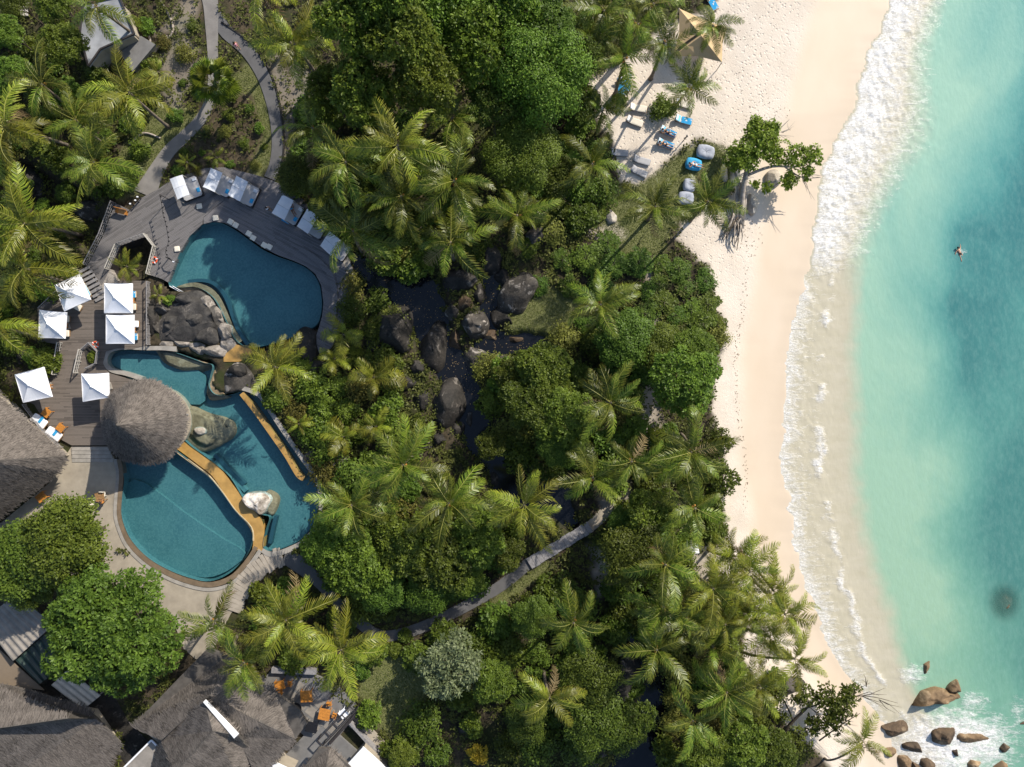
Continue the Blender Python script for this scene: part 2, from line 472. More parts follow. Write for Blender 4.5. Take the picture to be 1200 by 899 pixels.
POOL_A = catmull([(198, 332), (210, 300), (223, 278), (238, 264), (250, 261), (262, 262.5), (278, 271), (293, 282), (309, 293), (326, 301), (342, 306.5),
                  (357, 313), (368, 322), (375, 335), (377.5, 355), (376, 370), (371, 381), (356, 390), (338, 397), (316, 404), (292, 407), (276, 398), (265, 376),
                  (251, 350), (232, 337), (210, 337)], 4)
POOL_B = catmull([(125, 425), (127, 416), (135, 411.5), (150, 410.5), (170, 411), (188, 411), (204, 413), (222, 419), (238, 425), (249, 428), (247, 440), (245, 452), (252, 462),
                  (268, 463), (283, 459), (292, 460), (303, 467), (320, 491), (340, 521), (360, 550), (369, 566), (373, 582), (372, 600), (365, 618), (353, 632), (340, 639), (328, 643.5), (317, 645.5),
                  (309.5, 642), (309, 633), (312, 620), (316, 606), (308, 603), (296, 596), (285, 583), (270, 559), (252, 543), (236, 531), (220, 519), (204, 500), (190, 470), (170, 452), (145, 440), (130, 434)], 4)
POOL_C = catmull([(141, 540), (146, 560), (144, 580), (143, 602), (148, 620), (157, 636), (175, 654), (197, 667), (220, 676), (242, 681), (260, 677), (275, 667),
                  (289, 650), (296, 634), (294, 617), (276, 598), (261, 577), (247, 560), (234, 549), (208, 529), (190, 518), (165, 520), (148, 528)], 4)
ISLE = [(203, 347), (215, 344), (230, 344), (242, 349), (250, 359), (256, 373), (262, 388), (264, 398), (254, 405), (242, 405), (228, 402), (212, 400), (196, 399), (184, 397), (178, 385), (177, 366), (184, 352)]
PATHS = {  # centre lines with width
    'upper_left': [(236, -30, 20), (246, 0, 18), (248, 30, 15), (249, 60, 12), (250, 90, 12), (246, 118, 12), (234, 141, 13), (217, 159, 14), (199, 176, 15), (186, 195, 17), (176, 214, 22), (170, 228, 28)],
    'upper_right': [(252, 18, 16), (266, 38, 16), (288, 57, 16), (305, 82, 15), (316, 110, 14), (323, 142, 13), (325, 170, 13), (322, 193, 13), (316, 209, 14)],
    'lower': [(333, 652, 16), (350, 661, 20), (372, 681, 13), (393, 704, 12), (418, 727, 13), (442, 744, 13), (466, 744, 13), (500, 733, 13), (545, 711, 13), (588, 686, 13), (622, 658, 13)],
}
PIT = [(129, 315), (141, 288), (172, 277), (183, 290), (175, 322), (168, 327), (150, 330), (137, 330)]
def pool_d(px, py):
    return np.minimum(np.minimum(poly_sd(px, py, POOL_A[::2]), poly_sd(px, py, POOL_B[::2])), poly_sd(px, py, POOL_C[::2]))
SANDZONE = [(846, -80), (838, 0), (812, 20), (775, 30), (745, 60), (712, 84), (690, 92), (684, 112), (700, 140), (715, 160), (722, 190), (728, 212), (745, 216), (765, 205), (780, 190), (800, 172), (820, 162), (845, 170), (858, 190),
            (858, 225), (850, 250), (825, 245), (800, 262), (792, 280), (818, 305), (830, 312), (836, 335), (838, 360), (850, 382), (846, 410), (838, 440), (835, 480), (846, 520), (848, 560), (845, 590), (850, 620), (850, 640), (820, 640),
            (840, 670), (880, 700), (875, 730), (870, 770), (888, 800), (905, 830), (930, 860), (960, 880), (1000, 950), (1700, 950), (1700, -80)]
SANDPATCH = [[(318, 58), (345, 70), (372, 88), (372, 110), (345, 135), (335, 190), (328, 150), (318, 105)], [(752, 440), (768, 450), (775, 500), (760, 530), (750, 500)],
             [(755, 300), (772, 305), (772, 340), (770, 400), (778, 410), (762, 412), (758, 390), (760, 340)], [(690, 270), (720, 260), (735, 275), (700, 300)], [(186, 70), (215, 40), (232, 60), (225, 100), (205, 130), (190, 110)],
             [(690, 640), (730, 650), (740, 690), (700, 700)], [(700, 585), (735, 560), (740, 580), (708, 607)], [(770, 640), (830, 650), (850, 680), (790, 690)], [(180, 40), (215, 0), (235, 0), (225, 40)]]
LAWN = [[(440, 762), (480, 768), (505, 790), (500, 830), (470, 870), (440, 850), (418, 810), (425, 775)], [(172, 120), (240, 132), (238, 150), (205, 178), (182, 205), (165, 225), (140, 235), (140, 180)],
        [(254, 100), (290, 75), (318, 110), (318, 190), (306, 212), (292, 205), (308, 160), (295, 110), (265, 105)], [(760, 205), (790, 185), (830, 165), (858, 172), (856, 225), (840, 250), (780, 262), (745, 235)],
        [(715, 215), (760, 215), (790, 260), (775, 300), (730, 300), (700, 260)], [(590, 400), (600, 360), (640, 335), (680, 350), (672, 390), (640, 400)], [(580, 700), (640, 655), (650, 665), (560, 730)]]
REDSOIL = [[(195, 195), (240, 145), (262, 105), (295, 100), (312, 150), (308, 205), (260, 200)], [(205, -20), (240, -20), (236, 25), (205, 15)], [(262, -10), (300, -10), (292, 40), (268, 30)]]
def gz(px, py):
    px = np.asarray(px, float); py = np.asarray(py, float)
    d = -shore_d(px, py)
    z = np.where(d > 0, 0.06 + 1.44 * sstep(0, 150, d) ** 0.85, np.maximum(0.06 + d * 0.022, -2.5))
    inl = px < 880
    z = np.where(inl, z + 0.25 * (fbm(px / 45.0, py / 45.0) - 0.47) * sstep(0, 30, 880 - px) * (px > 380), z)
    sd = stream_d(px, py)
    z = z - np.where(inl, 1.0 * (1 - sstep(-2, 14, sd)), 0)
    z = z - 1.9 * (1 - sstep(-4, 12, ravine_d(px, py)))
    pd = pool_d(px, py)
    z = np.where(pd < 3.5, 0.12, z)
    return z
def gz1(px, py):
    return float(gz(np.array([px]), np.array([py]))[0])

# ================================================================ GROUND
def axis(lo, hi, step, far):
    core = list(np.arange(lo, hi + 0.1, step))
    ext = []; s_ = step; x = 0
    while x < far:
        s_ *= 1.5; x += s_; ext.append(x)
    return np.array([lo - e for e in reversed(ext)] + core + [hi + e for e in ext])
def grid_faces(nx, ny):
    i, j = np.meshgrid(np.arange(nx - 1), np.arange(ny - 1))
    a = (j * nx + i).ravel()
    return np.stack([a, a + nx, a + nx + 1, a + 1], 1)
gx, gy = axis(-60, 1260, 3, 30000), axis(-60, 960, 3, 30000)
GX, GY = np.meshgrid(gx, gy)
Z = gz(GX, GY)
kk = S * (CAM_Z - np.clip(Z, -2.5, 1.6)) / (CAM_Z - LAND)
V = np.stack([(GX - 600) * kk, (449.5 - GY) * kk, Z], -1).reshape(-1, 3)
wob = 10 * (fbm(GX / 10.0, GY / 10.0) - 0.47)
def soft(poly, w=5):
    return 1 - sstep(-w, w, poly_sd(GX, GY, poly) + wob)
sand = soft(SANDZONE, 4)
thin = 0.0
for p_ in SANDPATCH: sand = np.maximum(sand, soft(p_, 6) * (0.26 if p_[0][0] < 400 else 0.55))
lawn = np.zeros_like(sand)
for p_ in LAWN: lawn = np.maximum(lawn, soft(p_, 5))
red = np.zeros_like(sand)
for p_ in REDSOIL: red = np.maximum(red, soft(p_, 6))
dsh = shore_x(GY) - GX
wetw = 46 + 26 * np.interp(GY, [0, 150, 300, 450, 600, 750], [1.6, 1.1, 0.6, 0.35, 0.1, 0.0]) + 10 * (fbm(GX / 60.0, GY / 25.0) - 0.5)
wet = 1 - sstep(-12, 12, dsh - wetw)
foot = sand * sstep(70, 120, dsh + 30 * (fbm(GX / 30, GY / 30) - 0.5)) * (GY < 330) + sand * 0.3 * sstep(50, 90, dsh)
attrs = {'sand': sand.ravel(), 'lawn': lawn.ravel(), 'red': red.ravel(), 'wet': wet.ravel(), 'foot': foot.ravel(), 'damp': (1 - sstep(0, 12, stream_d(GX, GY))).ravel() * (GX.ravel() < 880)}
k = NT('ground')
w_ = k.world()
n1 = k.noise(w_, 0.35, 6, 0.6); n2 = k.noise(w_, 3.0, 6, 0.65); n3 = k.noise(w_, 14.0, 3, 0.6)
soil = k.mix(k.ramp(n2, [(0.35, 0), (0.68, 1)]), (0.022, 0.019, 0.011), (0.085, 0.065, 0.040))
soil = k.mix(k.ramp(n1, [(0.45, 0), (0.62, 1)]), soil, (0.035, 0.042, 0.012))
redc = k.mix(k.ramp(n2, [(0.35, 0), (0.65, 1)]), (0.040, 0.032, 0.016), (0.105, 0.080, 0.050))
soil = k.mix(k.attr('red'), soil, redc)
lawnc = k.mix(k.ramp(n3, [(0.35, 0), (0.65, 1)]), (0.095, 0.105, 0.032), (0.215, 0.215, 0.095))
soil = k.mix(k.attr('lawn'), soil, lawnc)
soil = k.mix(k.attr('damp'), soil, (0.014, 0.013, 0.012))
dry = k.mix(k.ramp(n1, [(0.3, 0), (0.7, 1)]), (0.60, 0.515, 0.42), (0.68, 0.60, 0.505))
vf = k.voro(k.mix(0.12, w_, k.noise(w_, 3.0, 2)), 2.7)
pit = k.math('MULTIPLY', k.ramp(vf, [(0.10, 1), (0.34, 0)]), k.math('MULTIPLY', k.attr('foot'), k.ramp(k.noise(w_, 0.9, 3), [(0.30, 0), (0.45, 1)])))
dry = k.mix(k.math('MULTIPLY', pit, 0.12), dry, (0.50, 0.43, 0.36))
spk = k.math('MULTIPLY', k.ramp(k.voro(k.world(scale=(1, 1, 1), rot=(0, 0, 0.7)), 0.85), [(0.03, .8), (0.06, 0)]), k.math('MULTIPLY', k.attr('foot'), k.ramp(n1, [(0.52, 0), (0.64, 1)])))
dry = k.mix(k.math('MULTIPLY', spk, 0.5), dry, (0.30, 0.22, 0.15))
wetc = k.mix(k.ramp(k.noise(k.world(scale=(1.0, 0.6, 1), rot=(0, 0, 0.2)), 0.25, 5), [(0.3, 0), (0.75, 1)]), (0.585, 0.475, 0.355), (0.63, 0.52, 0.40))
sc = k.mix(k.attr('wet'), dry, wetc)
k.col(k.mix(k.attr('sand'), soil, sc))
k.set(0.85, 0.25)
k.l(k.math('SUBTRACT', 0.9, k.math('MULTIPLY', k.attr('wet'), 0.35)), k.b.inputs['Roughness'])
hh = k.math('ADD', k.math('MULTIPLY', n2, 0.4), k.math('SUBTRACT', k.math('MULTIPLY', n3, k.math('SUBTRACT', 0.35, k.math('MULTIPLY', k.attr('wet'), 0.33))), k.math('MULTIPLY', pit, 0.38)))
k.bump(k.math('MULTIPLY', hh, k.math('SUBTRACT', 1.0, k.math('MULTIPLY', k.attr('wet'), 0.93))), 0.8, 0.14)
ground = mesh_obj('ground', np_mesh('ground', V, grid_faces(len(gx), len(gy)), k.m, True, attrs))
tag(ground, 'pale sand beach and dark planted soil sloping to the sea', 'ground', kind='structure')

# ================================================================ SEA
sx_ = np.concatenate([np.arange(880, 1126, 1.6), axis(1126, 1260, 6, 30000)[len(axis(1126, 1260, 6, 30000)) - len([e for e in axis(1126, 1260, 6, 30000) if e > 1126]):]])
sy_ = axis(-60, 960, 2.2, 30000)
SX, SY = np.meshgrid(sx_, sy_)
d = shore_d(SX, SY)
edge = np.interp(SY, [0, 60, 130, 175, 230, 285, 330, 380, 530, 600, 650, 715, 780, 830, 900], [62, 66, 92, 104, 82, 66, 62, 74, 88, 84, 88, 88, 75, 60, 50])
edge = edge + 10 * (fbm(SX / 30, SY / 30) - 0.47)
rel = d / edge
upper = 1 - sstep(290, 350, SY)            # the breaking wave
lowr = sstep(770, 830, SY)                 # surf between the rocks
foam = upper * (0.98 * sstep(-0.04, 0.06, rel) * (1 - 0.5 * sstep(0.25, 0.8, rel)) * (1 - sstep(0.7, 1.45, rel)))
foam = np.maximum(foam, (1 - upper) * (0.80 * (1 - sstep(-0.02, 0.30 + .25 * (fbm(SX / 18, SY / 9) - .47), rel)) * .6 + .36 * (1 - sstep(.15, 1.0, rel)) + 0.62 * np.exp(-((rel - 0.50 - 0.22 * (fbm(SX / 26, SY / 16) - 0.47)) / 0.07) ** 2) * sstep(.36, .56, fbm(SX / 40 + 9, SY / 22))) * (1 - 0.2 * lowr))
surf = np.exp(-(((SX - 1115) / 85) ** 2 + ((SY - 872) / 48) ** 2) ** 1.5) * 1.0
surf = np.maximum(surf, 0.8 * np.exp(-(((SX - 1068) / 20) ** 2 + ((SY - 790) / 14) ** 2)))
surf = np.maximum(surf, 0.75 * np.exp(-(((SX - 1140) / 22) ** 2 + ((SY - 822) / 16) ** 2)))
surf = np.maximum(surf, 0.5 * np.exp(-(((SX - 1195) / 16) ** 2 + ((SY - 835) / 30) ** 2)))
surf = np.maximum(surf, 0.62 * np.exp(-(((SX - 1125) / 7) ** 2 + ((SY - 296) / 7) ** 2)))
foam = np.maximum(foam, surf)
swash = (1 - sstep(0.80, 1.16, rel + .12 * (fbm(SX / 9, SY / 9) - .47))) * (1 - 0.55 * upper * sstep(0.6, 0.9, rel))
deep = sstep(0.0, 1.0, (d - edge) / np.interp(SY, [0, 300, 600, 899], [170, 185, 200, 210]))
for (cx_, cy_, wx, wy, am) in [(1128, 275, 30, 28, .28), (1135, 350, 36, 45, .42), (1172, 430, 42, 50, .50), (1192, 520, 26, 40, .35), (1085, 420, 40, 60, -.22), (1090, 560, 40, 60, -.25), (1180, 640, 50, 60, .12), (1190, 330, 30, 40, .25), (1075, 120, 30, 60, -.2), (1195, 60, 30, 60, -.2), (1100, 690, 50, 50, -.15)]:
    uu = (SX - cx_) * .85 + (SY - cy_) * .5; vv = (SY - cy_) * .85 - (SX - cx_) * .5
    deep = deep + 1.35 * am * np.exp(-((uu / wx) ** 2 + (vv / wy) ** 2)) * (.5 + fbm(SX / 22, SY / 22))
deep = np.clip(deep, 0, 1)
fb = fbm(SX / 5.5, SY / 5.5, 4) - 0.47
zz = 0.055 + 0.02 * (fbm(SX / 9, SY / 9) - 0.47) + np.clip(foam, 0, 1) * (0.22 * fb + 0.16 * (fbm(SX / 2.6, SY / 2.6, 3) - .44) + 0.05) * sstep(0.0, 0.25, rel)
zz = np.where(d < -4, -0.4, zz)
kk = S * (CAM_Z - 0.05) / (CAM_Z - LAND)
V = np.stack([(SX - 600) * kk, (449.5 - SY) * kk, zz], -1).reshape(-1, 3)
k = NT('sea_water')
g = k.world()
fo, sw, dp = k.attr('foam'), k.attr('swash'), k.attr('deep')
big = k.noise(k.world(scale=(1.0, 0.62, 1), rot=(0, 0, 0.45)), 0.06, 5, 0.6, 0.8)
mid = k.noise(k.world(scale=(1, 0.55, 1), rot=(0, 0, 0.5)), 0.22, 6, 0.65, 0.5)
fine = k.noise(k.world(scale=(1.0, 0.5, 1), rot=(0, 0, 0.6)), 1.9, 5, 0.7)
dd = k.math('ADD', dp, k.math('ADD', k.math('MULTIPLY', k.math('SUBTRACT', big, 0.5), 1.0), k.math('MULTIPLY', k.math('SUBTRACT', mid, 0.5), 0.32)), True)
sepx = k.n('ShaderNodeSeparateXYZ'); k.l(g, sepx.inputs[0])
south = k.math('MULTIPLY', k.math('ADD', k.math('MULTIPLY', sepx.outputs[1], -0.018), 0.42), 1.0, True)
wa = k.ramp(dd, [(0.0, (0.285, 0.465, 0.360)), (0.2, (0.215, 0.405, 0.330)), (0.5, (0.130, 0.325, 0.285)), (0.78, (0.072, 0.245, 0.232)), (1.0, (0.042, 0.170, 0.175))])
wb = k.ramp(dd, [(0.0, (0.27, 0.415, 0.285)), (0.3, (0.18, 0.345, 0.245)), (0.6, (0.115, 0.270, 0.205)), (1.0, (0.065, 0.19, 0.16))])
wc = k.mix(south, wa, wb)
wc = k.mix(k.math('MULTIPLY', k.ramp(fine, [(0.42, 0), (0.72, 1)]), 0.13), wc, (0.34, 0.52, 0.45))  # pale caustic light mottling painted into the water colour
swc = k.mix(k.ramp(k.noise(k.world(scale=(0.5, 1.1, 1), rot=(0, 0, 0.25)), 0.8, 5, 0.6), [(0.3, 0), (0.75, 1)]), (0.53, 0.485, 0.355), (0.595, 0.545, 0.42))
wc = k.mix(sw, wc, swc)
f1 = k.noise(k.world(scale=(0.55, 1.5, 1), rot=(0, 0, 0.25)), 1.15, 8, 0.72, 0.8)
f2 = k.noise(k.world(scale=(0.7, 1.3, 1), rot=(0, 0, 0.2)), 5.5, 6, 0.75)
fr = k.voro(k.mix(0.4, g, k.noise(g, 0.8, 5)), 1.05, 'DISTANCE_TO_EDGE')
fv = k.math('ADD', k.math('MULTIPLY', f1, 0.66), k.math('MULTIPLY', f2, 0.34))
fm = k.math('ADD', k.math('MULTIPLY', k.math('SUBTRACT', fv, 0.5), 2.6), k.math('SUBTRACT', fo, 0.42))
fm = k.ramp(k.math('ADD', fm, k.math('MULTIPLY', k.ramp(fr, [(0.0, 0.22), (0.16, 0)]), fo)), [(0.0, 0), (0.72, 1)])
fcol = k.mix(k.ramp(f2, [(0.34, 0), (0.60, 1)]), (0.50, 0.47, 0.42), (0.80, 0.79, 0.77))
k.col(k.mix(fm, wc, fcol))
k.set(0.25, 0.35)
k.l(k.math('ADD', k.math('MULTIPLY', fm, 0.6), 0.16), k.b.inputs['Roughness'])
rip = k.noise(k.world(scale=(1, 0.45, 1), rot=(0, 0, 0.7)), 2.4, 5, 0.6)
k.bump(k.math('ADD', k.math('MULTIPLY', rip, 0.3), k.math('MULTIPLY', k.math('MULTIPLY', fv, fm), 1.1)), 0.55, 0.16)
tr = k.n('ShaderNodeBsdfTransparent'); ms = k.n('ShaderNodeMixShader')
k.l(k.math('MULTIPLY', k.math('MAXIMUM', k.math('MULTIPLY', sw, 0.18), k.attr('clear')), k.math('SUBTRACT', 1, fm)), ms.inputs[0])
k.l(k.b.outputs[0], ms.inputs[1]); k.l(tr.outputs[0], ms.inputs[2]); k.l(ms.outputs[0], k.out.inputs[0])
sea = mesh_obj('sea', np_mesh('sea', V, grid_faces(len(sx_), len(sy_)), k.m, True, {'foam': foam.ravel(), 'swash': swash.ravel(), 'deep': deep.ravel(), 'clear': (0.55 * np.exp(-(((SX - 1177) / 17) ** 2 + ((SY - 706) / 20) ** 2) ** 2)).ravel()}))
tag(sea, 'turquoise sea with white foam breaking on the beach', 'sea', kind='structure')

# ================================================================ STREAM
ax_, ay_ = np.arange(380, 800, 4.0), np.arange(285, 960, 4.0)
AX, AY = np.meshgrid(ax_, ay_)
F = grid_faces(len(ax_), len(ay_))
sdv = stream_d(AX, AY).ravel()
F = F[(sdv[F] < 9).all(1)]
kk = S * (CAM_Z - 0.86) / (CAM_Z - LAND)
V = np.stack([(AX - 600) * kk, (449.5 - AY) * kk, AX * 0 + 0.86], -1).reshape(-1, 3)
k = NT('dark_stream_water'); k.col((0.007, 0.008, 0.010)); k.set(0.09, 0.38)
k.bump(k.noise(k.world(), 1.6, 3), 0.05, 0.03)
stream = mesh_obj('stream', np_mesh('stream', V, F, k.m))
tag(stream, 'dark still stream winding between boulders and shrubs', 'water', kind='structure')

# ================================================================ POOLS
k = NT('pool_tiles')
w_ = k.world()
t1 = k.voro(k.world(), 7.0, 'F1', 'Color', 0.3)
hs = k.noise(w_, 0.4, 4)
base = k.mix(k.ramp(hs, [(0.3, 0), (0.7, 1)]), (0.045, 0.135, 0.155), (0.064, 0.170, 0.187))
bw = k.n('ShaderNodeRGBToBW'); k.l(t1, bw.inputs[0])
k.col(k.mix(k.ramp(bw.outputs[0], [(0.25, 0.0), (0.8, 0.5)]), base, (0.105, 0.235, 0.245)))
k.set(0.5, 0.4)
TILES = k.m
k = NT('pool_dark_tiles'); k.col((0.02, 0.07, 0.095)); k.set(0.5, 0.4); TILES_DARK = k.m
k = NT('pool_water')
gl = k.n('ShaderNodeBsdfGlossy'); gl.inputs['Roughness'].default_value = 0.06
tr = k.n('ShaderNodeBsdfTransparent'); tr.inputs[0].default_value = (0.80, 0.92, 0.94, 1)
lw = k.n('ShaderNodeLayerWeight')
bp = k.n('ShaderNodeBump'); bp.inputs['Strength'].default_value = 0.35; bp.inputs['Distance'].default_value = 0.04
k.l(k.noise(k.world(scale=(1, 1, 1)), 2.6, 4, 0.6, 0.5), bp.inputs['Height'])
k.l(bp.outputs[0], gl.inputs['Normal']); k.l(bp.outputs[0], lw.inputs['Normal'])
ms = k.n('ShaderNodeMixShader'); k.l(k.math('ADD', k.math('MULTIPLY', k.math('POWER', lw.outputs['Facing'], 4.0), 0.6), 0.03), ms.inputs[0]); k.l(tr.outputs[0], ms.inputs[1]); k.l(gl.outputs[0], ms.inputs[2]); k.l(ms.outputs[0], k.out.inputs[0])
POOLW = k.m
ZW, ZF = 1.60, 0.40
def make_pool(label, pts, grp):
    t = thing('swimming_pool', label, 'pool', W(*np.mean(np.array(pts), 0), ZW), 0, grp)
    o = t.location
    P2 = plan(pts, ZW)
    n = len(P2)
    ar = sum(P2[i][0] * P2[(i + 1) % n][1] - P2[(i + 1) % n][0] * P2[i][1] for i in range(n))
    if ar < 0: P2.reverse()
    b = MB(); b.add([(x, y, ZF) for x, y in P2], [tuple(range(n))]); b.build('pool_floor', TILES, t, origin=o)
    b = MB(); b.add([(x, y, ZF) for x, y in P2] + [(x, y, ZW + 0.12) for x, y in P2], [(i + n, (i + 1) % n + n, (i + 1) % n, i) for i in range(n)])
    b.build('pool_wall', TILES, t, origin=o)
    b = MB(); b.add([(x, y, ZW) for x, y in P2], [tuple(range(n))]); b.build('water_surface', POOLW, t, origin=o)
    return t
pool_a = make_pool('blue kidney shaped pool below the daybeds, curving round dark rock', POOL_A, 'pools')
pool_b = make_pool('winding blue pool between the rock island and the ochre weir', POOL_B, 'pools')
pool_c = make_pool('drop shaped blue pool beside the round thatched hut', POOL_C, 'pools')
def ribbon(pts, z0, z1, n=4, width=None):
    """band with real thickness along a smooth centre line of (px, py, width)"""
    c = catmull([p if len(p) > 2 else (*p, width) for p in pts], n, False)
    L, Rr = [], []
    for i, p in enumerate(c):
        a = np.array(c[max(i - 1, 0)][:2]); b = np.array(c[min(i + 1, len(c) - 1)][:2])
        t = (b - a) / (np.linalg.norm(b - a) + 1e-9); nn = np.array([-t[1], t[0]]) * p[2] / 2
        L.append(W(p[0] + nn[0], p[1] + nn[1], z1)); Rr.append(W(p[0] - nn[0], p[1] - nn[1], z1))
    m = len(c); v = []
    for i in range(m):
        v += [L[i], Rr[i], (Rr[i].x, Rr[i].y, z0), (L[i].x, L[i].y, z0)]
    f = []
    for i in range(m - 1):
        a = i * 4; b = a + 4
        f += [(a, a + 1, b + 1, b), (a + 1, a + 2, b + 2, b + 1), (a + 3, a, b, b + 3)]
    f += [(0, 3, 2, 1), (m * 4 - 4, m * 4 - 3, m * 4 - 2, m * 4 - 1)]
    mb = MB(); mb.add(v, f); return mb
def slab(name, pts, z1, z0, mat, parent=None, label=None, cat=None, kind=None, group=None, smooth=0):
    if smooth: pts = catmull(pts, smooth)
    mb = MB().prism(plan(pts, z1), z0, z1)
    if parent is not None: return mb.build(name, mat, parent, origin=parent.matrix_world.translation if False else parent.location)
    c = W(*np.mean(np.array([p[:2] for p in pts]), 0), z0)
    o = mb.build(name, mat, None, origin=c); o.location = c
    return tag(o, label, cat, group, kind)
def ribbon_obj(name, pts, z0, z1, mat, parent=None, label=None, cat=None, kind=None, width=None, n=4):
    mb = ribbon(pts, z0, z1, n, width)
    if parent is not None: return mb.build(name, mat, parent, origin=parent.location)
    c = W(pts[0][0], pts[0][1], z0)
    o = mb.build(name, mat, None, origin=c); o.location = c
    return tag(o, label, cat, None, kind)
# benches, ledges and kerbs inside and round the pools
ribbon_obj('underwater_bench', [(220, 330, 4), (236, 328.5, 4), (250, 332, 4), (261, 343, 4), (268, 357, 4), (273, 372, 4), (279, 387, 4), (290, 404, 4)], 0.5, 1.34, TILES_DARK, pool_a)
ribbon_obj('pool_ledge', [(208, 338, 5), (228, 337, 12), (246, 346, 14), (258, 364, 12), (268, 384, 10), (280, 402, 9)], 0.45, 1.36, M['rock_sub'], pool_a)
slab('floor_shelf', [(150, 566), (170, 566), (215, 600), (262, 632), (288, 648), (274, 664), (258, 673), (240, 677), (219, 672), (196, 663), (176, 650), (160, 635), (152, 618), (147, 602)], .78, .38, TILES, pool_c, smooth=2)
slab('floor_shelf', [(212, 424), (240, 440), (240, 470), (225, 474), (200, 470), (180, 450), (150, 436), (132, 428), (132, 420), (150, 415), (180, 416)], .86, .38, TILES, pool_b, smooth=2)
ribbon_obj('underwater_bench', [(251, 533, 4), (268, 550, 4), (286, 568, 4)], 0.5, 1.3, TILES_DARK, pool_b)
ribbon_obj('underwater_bench', [(323, 605, 4), (319, 622, 4), (316, 637, 4)], 0.5, 1.3, TILES_DARK, pool_b)
ribbon_obj('pool_ledge', [(252, 540, 5), (270, 556, 5), (288, 576, 5)], 0.5, 1.2, TILES, pool_b)
ribbon_obj('pool_kerb', [(166, 444, 5), (148, 438, 5), (131, 434, 5), (123.5, 426, 5), (125, 415, 5), (133, 409, 5), (150, 407, 5), (170, 408, 5), (190, 408, 5), (206, 409, 6)], 0.9, 1.76, M['kerb'], pool_b)
ribbon_obj('pool_kerb', [(284, 455, 5), (296, 459, 5), (306, 466, 5), (322, 490, 5), (342, 520, 5), (363, 549, 6), (372, 565, 6), (376, 582, 5), (375, 602, 5), (368, 620, 5), (355, 635, 5), (341, 643, 6), (328, 648, 6), (316, 649.5, 6), (307, 645, 5)], 0.9, 1.74, M['kerb'], pool_b)
ribbon_obj('channel_wall', [(283, 461, 6), (298, 480, 6), (318, 508, 6), (336, 534, 6), (349, 556, 6), (356, 561, 6)], 0.5, 1.63, M['ochre'], pool_b)
ribbon_obj('pool_kerb', [(139, 538, 5), (142, 556, 5), (140.5, 580, 5), (139.5, 603, 5), (144.5, 622, 5), (154, 639, 6), (173, 657.5, 6), (195.5, 671, 6), (219, 680.5, 6), (243, 685.5, 6), (263, 681.5, 6), (279, 671, 6), (293, 653, 5), (300, 641, 5)], 0.9, 1.70, M['brownkerb'], pool_c)
ribbon_obj('pool_kerb', [(135, 538, 4), (138, 556, 4), (136, 580, 4), (135, 604, 4), (140.5, 624, 4), (150, 642.5, 4), (170, 662, 4), (193, 676, 4), (218, 686, 4), (243, 691, 4), (265, 687, 4), (283, 675, 5), (297, 657, 5), (305, 645, 5)], 0.9, 1.67, M['kerb'], pool_c)
# weir between the two lower pools
weir = thing('weir', 'ochre water covered weir curving between the two lower pools', 'weir', W(260, 570, 1.0))
ribbon_obj('weir_crest', [(206, 520, 9), (216, 525, 12), (236, 540, 12), (253, 553, 13), (267, 572, 14), (283, 594, 16), (300, 615, 16), (303, 634, 13), (302, 645, 13)], 0.4, 1.62, M['ochre'], weir)
ribbon_obj('weir_lip', [(208, 530.5, 1.6), (234.5, 550, 1.6), (247.5, 561, 1.6), (261.5, 578, 1.6), (276.5, 599, 1.6), (294.5, 618, 1.6), (297, 634, 1.6)], 0.4, 1.66, M['ochre_pale'], weir)
slab('overflow_step', [(276, 404), (291, 405), (297, 413), (290, 420), (280, 424), (262, 424), (262, 417)], 1.58, 0.4, M['ochre'], None, 'wet brown overflow step linking the upper and lower pools', 'pool step')

# ================================================================ DECKS AND PAVING
DZ = 1.80
slab('deck', [(135, 238), (152, 246), (165, 232), (185, 222), (200, 211), (240, 197), (262, 196), (263, 234), (238, 255), (237, 263), (222, 277), (209, 299), (197, 331), (190, 327), (175, 322), (183, 290), (172, 277), (141, 288), (129, 315), (119, 335), (102, 312), (121, 276)], DZ, 1.2, M['deck_a'], None,
     'weathered grey timber deck left of the upper pool', 'deck', 'structure')
slab('deck', [(262.3, 196), (300, 205), (318, 211), (346, 224), (376, 258), (394, 285), (405, 315), (410, 342), (408.5, 365), (398, 386), (388, 408), (374, 414), (369, 398), (374, 383), (377.5, 370), (379, 355), (376.5, 335), (369.5, 321), (358, 312), (342.5, 305), (327, 299.5), (310, 291.5), (294, 280.5), (279, 269.5), (262.5, 261), (250, 259.5), (238.5, 262.5), (238.3, 255.3), (263.3, 234.3)], DZ - 0.003, 1.2, M['deck_b'], None,
     'weathered grey timber deck curving along the daybeds and upper pool', 'deck', 'structure')
ribbon_obj('deck_step', [(352, 291, 7), (376, 309, 7), (389, 327, 7), (392, 350, 7), (390, 372, 7), (383, 392, 7)], DZ, DZ + 0.16, M['deck_b'], None, 'raised timber step curving along the right rim of the upper pool', 'step', 'structure')
ribbon_obj('retaining_edge', [(392, 278, 8), (407, 312, 9), (414, 342, 9), (413, 362, 7)], 0.8, 1.66, M['kerb'], None, 'pale stone retaining edge outside the curved deck', 'wall')
slab('deck', [(122, 329), (172, 329), (175, 340), (175, 404), (155, 409), (137, 408.5), (124, 412), (120.5, 426), (127, 437), (150, 444), (165, 448), (150, 470), (128, 500), (126, 522), (84, 522), (62, 510), (40, 474), (30, 470), (36, 440), (66, 440), (72, 404), (46, 400), (44, 362), (72, 340), (98, 318), (110, 340)], DZ - 0.005, 1.1, M['deck_c'], None,
     'brown timber terrace under the square white parasols', 'deck', 'structure')
